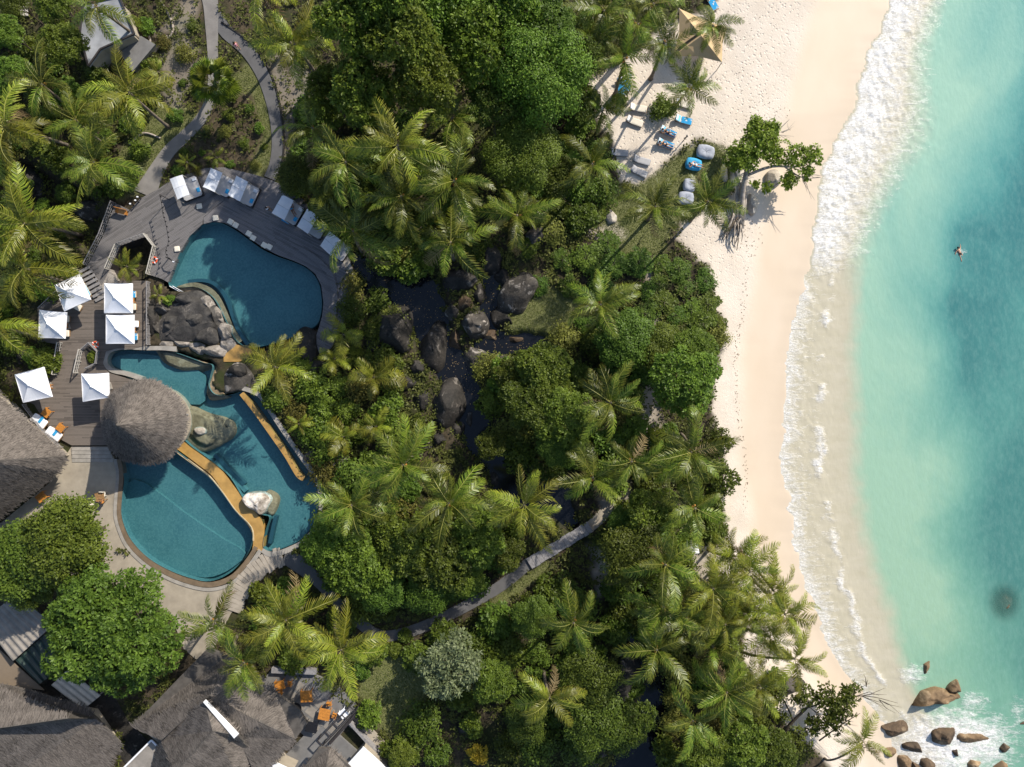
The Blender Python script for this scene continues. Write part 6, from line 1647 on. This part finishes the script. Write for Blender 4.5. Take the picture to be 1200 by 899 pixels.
limb_tree('leaning_tree', 'leafy tree leaning over the sand on a grey driftwood trunk', (870, 255), 1.3,
    [([(868, 268, 1.3), (869, 240, 2.0), (873, 210, 3.2), (880, 180, 4.2)], .42, .2), ([(872, 225, 2.2), (862, 205, 2.8), (858, 180, 3.6)], .2, .1), ([(876, 205, 3.2), (905, 195, 3.8), (935, 195, 4.0), (950, 185, 4.2)], .2, .07), ([(920, 196, 3.8), (940, 208, 3.6), (962, 208, 3.4)], .09, .03), ([(880, 185, 4.2), (905, 160, 4.4), (925, 140, 4.5)], .12, .03), ([(905, 220, 2.6), (925, 205, 3.2)], .08, .05)],
    [(874, 182, 4.2, 21, 200), (893, 164, 4.6, 20, 150), (884, 148, 4.6, 12, 60), (905, 150, 4.6, 10, 40), (910, 178, 4.2, 17, 70), (935, 186, 4.2, 17, 75), (954, 182, 4.2, 12, 40), (944, 202, 3.8, 10, 28), (925, 212, 3.6, 10, 50), (862, 186, 3.8, 14, 110), (900, 220, 3, 6, 16), (885, 216, 3, 4, 10)], 'leaf_lime',
    [((915, 155, 4.4), (930, 148, 4.4)), ((940, 205, 3.6), (946, 226, 3.2)), ((950, 205, 3.6), (962, 206, 3.4)), ((905, 160, 4.2), (926, 162, 4.2))], 41)
limb_tree('sparse_tree', 'sparse tree with bare branches reaching over the surf', (905, 880), 1.2,
    [([(900, 885, 1.2), (925, 850, 2.4), (945, 830, 3.4), (960, 815, 4.0)], .24, .09), ([(930, 845, 2.6), (918, 820, 3.4), (905, 805, 4)], .12, .04), ([(945, 830, 3.4), (985, 818, 3.8), (1018, 816, 3.8), (1052, 824, 3.6)], .09, .02), ([(960, 868, 1.6), (985, 850, 3.0), (1008, 836, 3.4)], .09, .03), ([(985, 818, 3.8), (1020, 800, 4)], .05, .015), ([(890, 830, 2), (900, 850, 2.6), (912, 862, 3)], .08, .04)],
    [(965, 815, 4, 20, 70), (985, 830, 4, 20, 80), (975, 845, 3.8, 18, 70), (940, 815, 4, 16, 50), (995, 812, 4, 14, 50), (905, 815, 3.6, 18, 70), (930, 870, 3, 24, 110), (890, 850, 3, 20, 80), (915, 838, 3, 10, 24), (955, 850, 3.2, 12, 40)], 'leaf_dark',
    [((1010, 816, 3.8), (1040, 830, 3.6)), ((1000, 817, 3.8), (1038, 806, 3.8)), ((1015, 805, 3.9), (1012, 790, 3.9)), ((950, 830, 3.4), (1000, 870, 3)), ((1030, 820, 3.7), (1050, 836, 3.6)), ((905, 862, 2.8), (960, 850, 3.2))], 43, 'bark_dark')
# driftwood root plate
dr = thing('driftwood_roots', 'tangled grey driftwood roots below the leaning tree trunk', 'driftwood', W(860, 270, 1.35))
rr = random.Random(3)
for i in range(22):
    a = W(862 + rr.uniform(-6, 8), 256 + rr.uniform(-10, 8), 1.6 + rr.uniform(0, .4)) - dr.location
    ang = R(rr.uniform(225, 275)); L = rr.uniform(1.2, 3.2)
    e = a + Vector((math.cos(ang) * L, math.sin(ang) * L, -rr.uniform(.3, .6)))
    m_ = a.lerp(e, .5) + Vector((rr.uniform(-.25, .25), rr.uniform(-.25, .25), .25))
    MB().tube(catmull([tuple(a), tuple(m_), tuple(e)], 3, False), [.09, .085, .08, .07, .05, .04, .02], 5).build('root', M['drift'] if i % 3 else M['bark_dark'], dr, True)
for i in range(6):
    a = W(864 + i * 1.8, 214 + rr.uniform(-6, 6), 2.0) - dr.location; e = W(861 + i * 2.0, 262 + rr.uniform(-6, 6), 1.75) - dr.location
    MB().tube([a, a.lerp(e, .5) + Vector((rr.uniform(-.2, .2), 0, .15)), e], [.10, .14, .08], 6).build('root', M['drift'], dr, True)

# ================================================================ SHRUBS
ROOFS = [[(-90, 390), (78, 528), (70, 555), (-80, 665)], [(-60, 795), (100, 830), (142, 872), (120, 930), (-60, 930)], [(150, 852), (245, 757), (290, 792), (362, 848), (320, 899), (180, 920), (140, 905)]]
DECKS = [[(128, 235), (262, 192), (320, 208), (380, 258), (412, 315), (415, 350), (400, 400), (380, 415), (250, 470), (120, 530), (75, 525), (20, 475), (30, 430), (66, 400), (40, 398), (40, 355), (98, 315), (120, 275)], [(318, 780), (425, 832), (470, 899), (330, 925), (300, 810)], [(60, 520), (140, 530), (140, 640), (300, 680), (345, 640), (380, 560), (290, 450), (200, 480)],
         [(-20, 690), (60, 690), (180, 870), (-20, 800)], [(55, 518), (140, 520), (140, 645), (300, 690), (240, 775), (190, 740), (150, 690), (60, 640), (-20, 630), (-20, 595)], [(92, -5), (165, 30), (185, 50), (155, 88), (100, 80)]]
def free(px, py, m=0):
    """true where plants may stand"""
    px = np.asarray(px, float); py = np.asarray(py, float)
    ok = np.ones(px.shape, bool)
    for p_ in ROOFS + DECKS: ok &= ~in_poly(px, py, p_)
    ok &= pool_d(px, py) > 6 + m
    for q in PATHS.values(): ok &= seg_dist(px, py, [(a, b, w / 2) for a, b, w in q]) > m
    ok &= seg_dist(px, py, [(620, 661, 7), (692, 617, 7), (722, 588, 7)]) > m
    ok &= seg_dist(px, py, [(331, 652, 10), (293, 676, 12), (272, 716, 12)]) > m
    ok &= stream_d(px, py) > m * .6
    ok &= ~in_poly(px, py, SANDZONE)
    if m > 1.5:
        for p_ in (LAWN[0], LAWN[4], LAWN[5], SANDPATCH[1], SANDPATCH[2]): ok &= ~in_poly(px, py, p_)
        ok &= np.hypot(px - 560, py - 883) > 26
    return ok
THICK = [  # polygon, spacing, radius range, kinds, label, group
    ([(290, 445), (360, 420), (400, 400), (450, 405), (470, 470), (500, 520), (480, 600), (400, 620), (375, 560), (320, 470)], 19, (10, 17), ['mid', 'dark', 'bright', 'olive'], 'leafy green shrub between the winding pool and stream', 'shrubs between pool and stream'),
    ([(375, 600), (480, 590), (620, 600), (625, 650), (480, 735), (430, 720), (360, 650)], 21, (11, 18), ['mid', 'dark', 'bright'], 'leafy green shrub in the thicket above the lower path', 'shrubs above the lower path'),
    ([(470, 760), (640, 680), (760, 700), (780, 780), (720, 880), (640, 899), (480, 899), (420, 830)], 23, (11, 18), ['mid', 'dark', 'dark', 'bright'], 'green shrub in the thicket below the lower path', 'shrubs below the lower path'),
    ([(560, 430), (640, 395), (700, 380), (760, 420), (780, 520), (740, 560), (640, 560), (590, 520)], 20, (11, 18), ['mid', 'dark', 'bright', 'olive'], 'green shrub in the thicket right of the stream', 'shrubs right of the stream'),
    ([(600, 260), (650, 230), (720, 250), (760, 300), (760, 400), (700, 400), (620, 330)], 18, (8, 14), ['mid', 'bright', 'bright', 'olive'], 'low bright shrub on the slope above the stream', 'shrubs on the slope above the stream'),
    ([(772, 305), (830, 312), (838, 340), (850, 385), (842, 405), (775, 400)], 13, (8, 12), ['bright', 'bright', 'mid'], 'low dense shrub of the hedge beside the upper beach', 'hedge shrubs beside the beach'),
    ([(690, 560), (850, 500), (845, 640), (780, 650), (720, 690)], 21, (10, 17), ['mid', 'dark', 'bright'], 'green shrub under the palms at the beach edge', 'shrubs under the beach palms'),
    ([(700, 690), (850, 640), (880, 720), (870, 790), (900, 860), (850, 899), (780, 899), (760, 800)], 23, (11, 18), ['mid', 'dark', 'olive'], 'shaded shrub in the bottom right thicket', 'shrubs in the bottom right thicket'),
    ([(340, 120), (420, 100), (560, 220), (580, 300), (430, 320), (410, 300), (330, 200)], 24, (11, 17), ['dark', 'mid'], 'dark shrub under the central palm cluster', 'shrubs under the central palms'),
    ([(415, 310), (480, 300), (470, 380), (430, 400), (412, 370)], 16, (8, 13), ['dark', 'olive'], 'dark shrub on the left bank by the curved deck', 'shrubs by the curved deck'),
    ([(590, 180), (690, 160), (715, 215), (680, 260), (610, 250)], 19, (10, 16), ['mid', 'dark'], 'green shrub below the fine leaved dome tree', 'shrubs below the dome tree'),
    ([(-10, 20), (90, 80), (180, 90), (175, 170), (130, 232), (60, 230), (-10, 200)], 22, (9, 15), ['dark', 'mid', 'bright'], 'green shrub under the top left palms', 'shrubs under the top left palms'),
    ([(-10, 230), (60, 230), (95, 310), (40, 350), (-10, 430)], 22, (9, 15), ['dark', 'dark', 'mid'], 'dark shrub under the yellow palms at the left', 'shrubs under the left palms'),
    ([(215, 150), (255, 105), (305, 120), (312, 170), (300, 205), (205, 200)], 15, (3, 6.5), ['bright', 'olive', 'mid'], 'small ground plant in the red soil bed', 'plants in the red soil bed'),
    ([(170, 20), (230, 30), (235, 110), (200, 140), (175, 120)], 17, (4, 9), ['bright', 'olive', 'mid'], 'small bush on the dry ground right of the shed', 'bushes right of the shed'),
    ([(330, 655), (390, 720), (430, 745), (460, 770), (410, 800), (330, 780), (290, 740), (310, 690)], 20, (8, 14), ['dark', 'mid', 'bright'], 'green shrub under the palms left of the path junction', 'shrubs left of the path junction'),
    ([(645, 15), (700, 30), (690, 80), (720, 90), (680, 150), (640, 120)], 20, (10, 15), ['dark', 'mid'], 'dark shrub along the left rim of the sand clearing', 'shrubs along the sand clearing'),
]
srnd = random.Random(21); nshrub = 0
MARKS = [(p[0], p[1], p[4]) for p in PALMS] + [(p[0], p[1], p[5]) for p in TREES] + [(p[0], p[1], p[7]) for p in BL] + [(p[0], p[1], p[4]) for p in YP if p[4]]
MARKS += [(656, 637, 'boardwalk'), (776, 127, 'round planting bed'), (527, 778, 'silvery tree'), (466, 744, 'path junction'), (252, 98, 'fan palm'), (241, 160, 'spiky agave'), (560, 883, 'vivid yellow bush')]
USED = set()
def shrub_label(x, y, rp, rr, kind, fallback):
    """names the shrub by its look and by the nearest thing one can find"""
    col = {'mid': 'green', 'bright': 'bright green', 'dark': 'dark green', 'olive': 'olive'}[kind]
    size = 'large ' if rp > rr[0] + .7 * (rr[1] - rr[0]) else ('small ' if rp < rr[0] + .3 * (rr[1] - rr[0]) else '')
    for (a, b, l_) in sorted(MARKS, key=lambda m_: (m_[0] - x) ** 2 + (m_[1] - y) ** 2)[:9]:
        if len(l_.split()) > 10: continue
        dx, dy = x - a, y - b
        if abs(dx) > 2 * abs(dy): rel_ = 'left of' if dx < 0 else 'right of'
        elif abs(dy) > 2 * abs(dx): rel_ = 'above' if dy < 0 else 'below'
        else: rel_ = ('above left of' if dx < 0 else 'above right of') if dy < 0 else ('below left of' if dx < 0 else 'below right of')
        lab = f"{size}{col} shrub {rel_} the {l_}"
        key_ = (rel_, l_, col)
        if len(lab.split()) <= 16 and key_ not in USED:
            USED.add(key_); return lab
    return fallback
def shrub(px, py, rp, kind, label, group, cat='shrub', z=None, zsc=1.0):
    zg = gz1(px, py) if z is None else z
    zg = max(.3, min(1.6, zg)); R_ = rp * S
    c = W(px, py, zg + R_ * .6)
    t = thing('shrub', label, cat, (c.x, c.y, zg - .05), srnd.random() * 6.28, group)
    o = link(bpy.data.objects.new('foliage', srnd.choice(SH[kind]))); o.parent = t
    s_ = R_ / 1.6 * 1.1; o.scale = (s_, s_, s_ * srnd.uniform(.75, 1.1) * zsc); o.location = (0, 0, R_ * .25)
    k_ = link(bpy.data.objects.new('stem', TRUNKS[0])); k_.parent = t; k_.scale = (R_, R_, R_ * 1.1)
    return t
for (poly, sp, rr_, kinds, lb, gp_) in THICK:
    xs = [p[0] for p in poly]; ys = [p[1] for p in poly]; placed = []
    cand = [(srnd.uniform(min(xs), max(xs)), srnd.uniform(min(ys), max(ys))) for _ in range(900)]
    ca = np.array(cand); okm = in_poly(ca[:, 0], ca[:, 1], poly) & free(ca[:, 0], ca[:, 1], rr_[0] * .95)
    for (x, y), ok in zip(cand, okm):
        if not ok or any((x - a) ** 2 + (y - b) ** 2 < sp * sp * 1.96 for a, b in placed): continue
        placed.append((x, y)); nshrub += 1
        rp_ = srnd.uniform(*rr_) * 1.22; kd_ = srnd.choice(kinds)
        shrub(x, y, rp_, kd_, shrub_label(x, y, rp_ / 1.22, rr_, kd_, lb), gp_, zsc=.45 if ('hedge' in lb or 'slope' in lb) else 1.0)
shrub(560, 883, 11, 'yellow', 'vivid yellow bush at the bottom middle', 'accent bushes')
shrub(776, 127, 13, 'mid', 'round green planting bed mound in the sand', 'accent bushes', z=1.4)
shrub(727, 118, 8, 'dark', 'small dark mound at the foot of the bent palm trunk', 'accent bushes', z=1.4)
shrub(55, 425, 16, 'bright', 'bright bush left of the pale walkway railing', 'accent bushes'); shrub(38, 420, 11, 'mid', 'smaller bush left of the bright one by the walkway', 'accent bushes')
shrub(108, 418, 6, 'mid', 'little plant inside the pentagonal planter', 'accent bushes', z=1.86)
shrub(198, 352, 6, 'mid', 'little green plant at the top of the rock island', 'accent bushes', z=1.6)
shrub(570, 430, 15, 'olive', 'yellowish bush overhanging the midstream rocks', 'accent bushes')
shrub(842, 395, 12, 'olive', 'bush with yellow tint at the beach hedge corner', 'accent bushes')
shrub(475, 745, 8, 'bright', 'bright bush at the path fork', 'accent bushes'); shrub(462, 762, 9, 'bright', 'bright bush just below the path fork', 'accent bushes')
shrub(322, 700, 10, 'bright', 'bright bush below the slab walkway', 'accent bushes')
shrub(30, 448, 10, 'olive', 'pale bush between the rotated parasol and left roof', 'accent bushes')
shrub(912, 800, 11, 'dark', 'dark beach shrub below the long horizontal trunk', 'accent bushes', z=1.2)
shrub(905, 790, 8, 'mid', 'green beach shrub beside the grey flat rock', 'accent bushes', z=1.2)

# ================================================================ UNDERGROWTH AND GRASS (uncountable)
def scatter(n, mask_fn, seed):
    r = np.random.default_rng(seed); out = []
    while sum(len(o) for o in out) < n:
        p = np.stack([r.uniform(-40, 1010, n), r.uniform(-40, 940, n)], 1)
        out.append(p[mask_fn(p[:, 0], p[:, 1], r)])
    return np.concatenate(out)[:n]
def lawn_mask(x, y):
    m_ = np.zeros(x.shape, bool)
    for p_ in LAWN: m_ |= poly_sd(x, y, p_) < -1
    return m_
def red_mask(x, y):
    m_ = np.zeros(x.shape, bool)
    for p_ in REDSOIL + SANDPATCH: m_ |= poly_sd(x, y, p_) < 1
    return m_
def m1(x, y, r):
    d_ = fbm(x / 16.0, y / 16.0, 3)
    return free(x, y, 1) & ~lawn_mask(x, y) & (~red_mask(x, y) | (r.random(len(x)) < .5)) & (d_ + .25 * r.random(len(x)) > .46)
P = scatter(26000, m1, 61)
zg = gz(P[:, 0], P[:, 1]); kq = S * (CAM_Z - zg) / (CAM_Z - LAND)
r_ = np.random.default_rng(5)
C = np.stack([(P[:, 0] - 600) * kq, (449.5 - P[:, 1]) * kq, zg + r_.uniform(.05, .55, len(P))], 1)
hue = np.clip(fbm(P[:, 0] / 30.0, P[:, 1] / 30.0, 3) * 1.3 - .15 + r_.normal(0, .15, len(P)), 0, 1)
V, F, va = leaf_quads(C, np.tile([0, 0, 1.0], (len(C), 1)), r_, 6, .32, .085, .22, True, hue)
uc = mesh_obj('undergrowth', np_mesh('undergrowth', V, F, M['cover'], False, {'var': va}))
tag(uc, 'low mixed undergrowth covering the soil between shrubs and palms', 'undergrowth', kind='stuff')
def m2(x, y, r): return lawn_mask(x, y) & free(x, y, 0) | (lawn_mask(x, y) & (x > 740) & (x < 870) & (y < 300) & (y > 150))
P = scatter(42000, m2, 62)
zg = gz(P[:, 0], P[:, 1]); kq = S * (CAM_Z - zg) / (CAM_Z - LAND); n = len(P)
b = np.stack([(P[:, 0] - 600) * kq, (449.5 - P[:, 1]) * kq, zg - .01], 1)
a = r_.uniform(0, 6.28, n); hgt = r_.uniform(.05, .15, n)
tp_ = b + np.stack([np.cos(a) * hgt * .9, np.sin(a) * hgt * .9, hgt], 1)
s_ = np.stack([-np.sin(a), np.cos(a), a * 0], 1) * .035
V = np.stack([b - s_, b + s_, tp_], 1).reshape(-1, 3)
hue = np.clip(fbm(P[:, 0] / 12.0, P[:, 1] / 12.0, 3) * 1.4 - .2 + r_.normal(0, .15, n), 0, 1)
gr = mesh_obj('grass', np_mesh('grass', V, np.arange(n * 3).reshape(-1, 3), M['grassblade'], False, {'var': np.repeat(hue, 3)}))
tag(gr, 'short green grass on the small lawns', 'grass', kind='stuff')
# fallen leaves floating on the stream
P = scatter(500, lambda x, y, r: (stream_d(x, y) < -2) & (y < 480), 63); n = len(P)
k0 = S * (CAM_Z - .87) / (CAM_Z - LAND); c = np.stack([(P[:, 0] - 600) * k0, (449.5 - P[:, 1]) * k0, np.full(n, .868)], 1)
a = r_.uniform(0, 6.28, n); q = r_.uniform(.04, .10, n)
u = np.stack([np.cos(a) * q, np.sin(a) * q, a * 0], 1); w = np.stack([-np.sin(a) * q * .6, np.cos(a) * q * .6, a * 0 + .006], 1)
V = np.stack([c - u, c - w, c + u, c + w], 1).reshape(-1, 3)
fl = mesh_obj('fallen_leaves', np_mesh('fallen_leaves', V, np.arange(n * 4).reshape(-1, 4), M['dryfrond'], False, {'var': np.repeat(r_.random(n), 4)}))
tag(fl, 'fallen leaves floating on the dark stream', 'leaves', kind='stuff')

# dry leaves, twigs and footmarks of the high water line on the sand
def wrack(x, y, r):
    d_ = shore_x(y) - x
    return (in_poly(x, y, SANDZONE) & (d_ > 30)) & ((np.abs(x - (868 + 6 * np.sin(y / 40))) < 1.5 + 2.5 * r.random(len(x))) & (y > 310) & (y < 600) & (r.random(len(x)) < .5) | (np.hypot(x - 868, y - 280) < 26) & (r.random(len(x)) < .2) | (x < 905) & (y > 640) & (r.random(len(x)) < .12) | (y < 170) & (x > 830) & (x < 900) & (r.random(len(x)) < .03) | (np.hypot(x - 900, y - 145) < 30) & (r.random(len(x)) < .12))
P = scatter(520, wrack, 64); n = len(P); zg = gz(P[:, 0], P[:, 1]); kq = S * (CAM_Z - zg) / (CAM_Z - LAND)
c = np.stack([(P[:, 0] - 600) * kq, (449.5 - P[:, 1]) * kq, zg + .02], 1)
a = r_.uniform(0, 6.28, n); q = r_.uniform(.03, .13, n)
u = np.stack([np.cos(a) * q, np.sin(a) * q, a * 0 + .01], 1); w = np.stack([-np.sin(a) * .035, np.cos(a) * .035, a * 0 + .02], 1)
V = np.stack([c - u, c - w, c + u, c + w], 1).reshape(-1, 3)
wr = mesh_obj('beach_debris', np_mesh('beach_debris', V, np.arange(n * 4).reshape(-1, 4), M['dryfrond'], False, {'var': np.repeat(r_.random(n), 4)}))
tag(wr, 'dry leaves and twigs scattered over the pale sand', 'debris', kind='stuff')

# ================================================================ PEOPLE
def person(label, loc, rotz, joints, skin, cloth, hair='hair', scale=1.0, tilt=None):
    """joints: dict of 3-D joint positions in metres, local +x towards the feet for lying figures"""
    t = thing('person', label, 'person', loc, rotz)
    J = joints
    order = ['pelvis', 'belly', 'chest', 'neck', 'head', 'crown', 'shl', 'ell', 'wrl', 'hal', 'shr', 'elr', 'wrr', 'har', 'hil', 'knl', 'anl', 'tol', 'hir', 'knr', 'anr', 'tor']
    ed = [('pelvis', 'belly'), ('belly', 'chest'), ('chest', 'neck'), ('neck', 'head'), ('head', 'crown'), ('chest', 'shl'), ('shl', 'ell'), ('ell', 'wrl'), ('wrl', 'hal'), ('chest', 'shr'), ('shr', 'elr'), ('elr', 'wrr'), ('wrr', 'har'), ('pelvis', 'hil'), ('hil', 'knl'), ('knl', 'anl'), ('anl', 'tol'), ('pelvis', 'hir'), ('hir', 'knr'), ('knr', 'anr'), ('anr', 'tor')]
    rad = dict(pelvis=.13, belly=.12, chest=.14, neck=.055, head=.10, crown=.075, shl=.06, shr=.06, ell=.045, elr=.045, wrl=.032, wrr=.032, hal=.04, har=.04, hil=.085, hir=.085, knl=.058, knr=.058, anl=.04, anr=.04, tol=.035, tor=.035)
    me = bpy.data.meshes.new('body'); idx = {n_: i for i, n_ in enumerate(order)}
    me.from_pydata([J[n_] for n_ in order], [(idx[a], idx[b]) for a, b in ed], [])
    ob = link(bpy.data.objects.new('body', me))
    sk = ob.modifiers.new('skin', 'SKIN'); ss = ob.modifiers.new('sub', 'SUBSURF'); ss.levels = 1; ss.render_levels = 1
    for i, n_ in enumerate(order):
        me.skin_vertices[0].data[i].radius = (rad[n_], rad[n_] * (.8 if n_ in ('chest', 'belly', 'pelvis') else 1))
        me.skin_vertices[0].data[i].use_root = (n_ == 'pelvis')
    dg = bpy.context.evaluated_depsgraph_get(); dg.update()
    m2_ = bpy.data.meshes.new_from_object(ob.evaluated_get(dg)); bpy.data.objects.remove(ob)
    mb = MB(); mb.v = [tuple(v.co) for v in m2_.vertices]; mb.f = [tuple(p.vertices) for p in m2_.polygons]
    for h_, w_ in (('hal', 'wrl'), ('har', 'wrr')):          # five fingers on each hand
        a = Vector(J[h_]); d_ = (a - Vector(J[w_])).normalized(); sd_ = d_.orthogonal().normalized()
        for q in range(5):
            o_ = sd_ * (.036 - .018 * q); L = (.05, .075, .085, .08, .06)[q]
            dd_ = (d_ + sd_ * (.9 if q == 0 else .1 - .05 * q)).normalized()
            mb.tube([a + o_, a + o_ + dd_ * L * .6, a + o_ + dd_ * L - Vector((0, 0, .012))], [.011, .010, .007], 5)
    b = mb.build('body', M[skin], t, True)
    hd, cr, nk = Vector(J['head']), Vector(J['crown']), Vector(J['neck'])
    up_ = (cr - nk).normalized(); back = Vector(J.get('back', (0, 0, -1)))
    hm = MB(); v = []; f = []
    for i in range(6):
        a = i / 5 * math.pi * .62
        for j in range(10):
            q = 2 * math.pi * j / 10; s1 = up_.orthogonal().normalized(); s2 = up_.cross(s1)
            v.append(hd + up_ * .02 + back * .02 + (up_ * math.cos(a) * .15 + (s1 * math.cos(q) + s2 * math.sin(q)) * math.sin(a) * .125))
    for i in range(5):
        for j in range(10): f.append((i * 10 + j, i * 10 + (j + 1) % 10, (i + 1) * 10 + (j + 1) % 10, (i + 1) * 10 + j))
    hm.add(v, f); hm.build('hair', M[hair], t, True)
    pv, be = Vector(J['pelvis']), Vector(J['belly']); hl, hr2 = Vector(J['hil']), Vector(J['hir'])
    MB().tube([pv.lerp(be, .35), pv, (hl + hr2) * .5 + (pv - be) * .12], [.165, .175, .165], 12).build('swimwear', M[cloth], t, True)
    if J.get('top'):
        ch = Vector(J['chest']); MB().tube([ch.lerp(be, .8 if J['top'] == 'shirt' else .35), ch, ch.lerp(nk, .35)], [.165, .19, .13], 12).build('shirt', M[J.get('topmat', cloth)], t, True)
    return t
LY = dict(pelvis=(0, 0, .14), belly=(-.17, 0, .17), chest=(-.40, 0, .25), neck=(-.60, 0, .34), head=(-.72, 0, .40), crown=(-.82, 0, .44), shl=(-.47, .2, .27), ell=(-.30, .38, .16), wrl=(-.08, .30, .16), hal=(0, .26, .17), shr=(-.47, -.2, .27), elr=(-.62, -.42, .26), wrr=(-.78, -.25, .40), har=(-.82, -.16, .42),
          hil=(.08, .11, .13), knl=(.46, .14, .26), anl=(.80, .15, .07), tol=(.88, .17, .16), hir=(.08, -.11, .13), knr=(.50, -.10, .12), anr=(.92, -.08, .08), tor=(.96, -.08, .19), back=(-.3, 0, -.9), top='bra')
ST = dict(pelvis=(0, 0, .92), belly=(0, 0, 1.08), chest=(.01, 0, 1.30), neck=(.02, 0, 1.47), head=(.04, 0, 1.59), crown=(.03, 0, 1.69), shl=(0, .19, 1.40), ell=(.03, .26, 1.13), wrl=(.12, .25, .90), hal=(.16, .24, .82), shr=(0, -.19, 1.40), elr=(-.04, -.26, 1.13), wrr=(-.02, -.26, .88), har=(0, -.26, .80),
          hil=(0, .10, .88), knl=(.12, .11, .50), anl=(.06, .11, .09), tol=(.2, .12, .04), hir=(0, -.10, .88), knr=(-.04, -.11, .48), anr=(-.18, -.11, .11), tor=(-.05, -.12, .04), back=(-1, 0, 0), top='shirt')
SW = dict(pelvis=(0, 0, .02), belly=(-.17, 0, .05), chest=(-.40, 0, .09), neck=(-.58, 0, .14), head=(-.68, 0, .2), crown=(-.76, 0, .26), shl=(-.45, .2, .08), ell=(-.62, .42, .02), wrl=(-.82, .50, .0), hal=(-.90, .52, 0), shr=(-.45, -.2, .08), elr=(-.30, -.46, .04), wrr=(-.10, -.56, -.02), har=(-.02, -.58, -.03),
          hil=(.08, .11, .0), knl=(.45, .16, -.06), anl=(.85, .2, -.1), tol=(.95, .2, -.12), hir=(.08, -.11, .0), knr=(.48, -.18, -.02), anr=(.82, -.28, .02), tor=(.92, -.3, .0), back=(-.3, 0, .9))
SIT = dict(pelvis=(0, 0, .52), belly=(-.04, 0, .68), chest=(-.05, 0, .90), neck=(-.03, 0, 1.07), head=(0, 0, 1.19), crown=(-.01, 0, 1.29), shl=(-.05, .19, 1.0), ell=(.08, .27, .78), wrl=(.30, .2, .76), hal=(.38, .18, .78), shr=(-.05, -.19, 1.0), elr=(.08, -.27, .78), wrr=(.30, -.2, .76), har=(.38, -.18, .78),
          hil=(.06, .10, .50), knl=(.46, .12, .50), anl=(.46, .12, .09), tol=(.6, .13, .04), hir=(.06, -.10, .50), knr=(.46, -.12, .50), anr=(.44, -.12, .09), tor=(.58, -.13, .04), back=(-1, 0, 0), top='shirt')
person('person in dark swimwear lying on the upper blue towelled lounger', W(783, 156, SZ + .40), R(-24), LY, 'skin_tan', 'black')
person('person lying on the lower blue towelled lounger with one knee raised', W(780, 170, SZ + .40), R(-20), LY, 'skin', 'black')
person('person lying on the blue bean bag with legs stretched out', W(815, 194, SZ + .52), R(-12), LY, 'skin', 'white')
person('swimmer alone in the turquoise water', W(1125, 297, .06), R(-60), SW, 'skin', 'black')
person('person with dark hair walking on the curved garden path in a pink top', W(280, 57.5, 1.6), R(-50), dict(ST, topmat='pink'), 'skin', 'pink')
person('person in a white shirt standing beside the fourth daybed', W(317, 247, DZ), R(-60), dict(ST, topmat='white'), 'skin', 'black')
person('person lying on the mattress of the fourth daybed', W(342, 245, DZ + .5), R(-62), LY, 'skin_tan', 'blue')
person('person sitting at the cafe table beside the pool terrace', W(124, 587, 1.6), R(150), dict(SIT, topmat='orange'), 'skin_tan', 'teak')
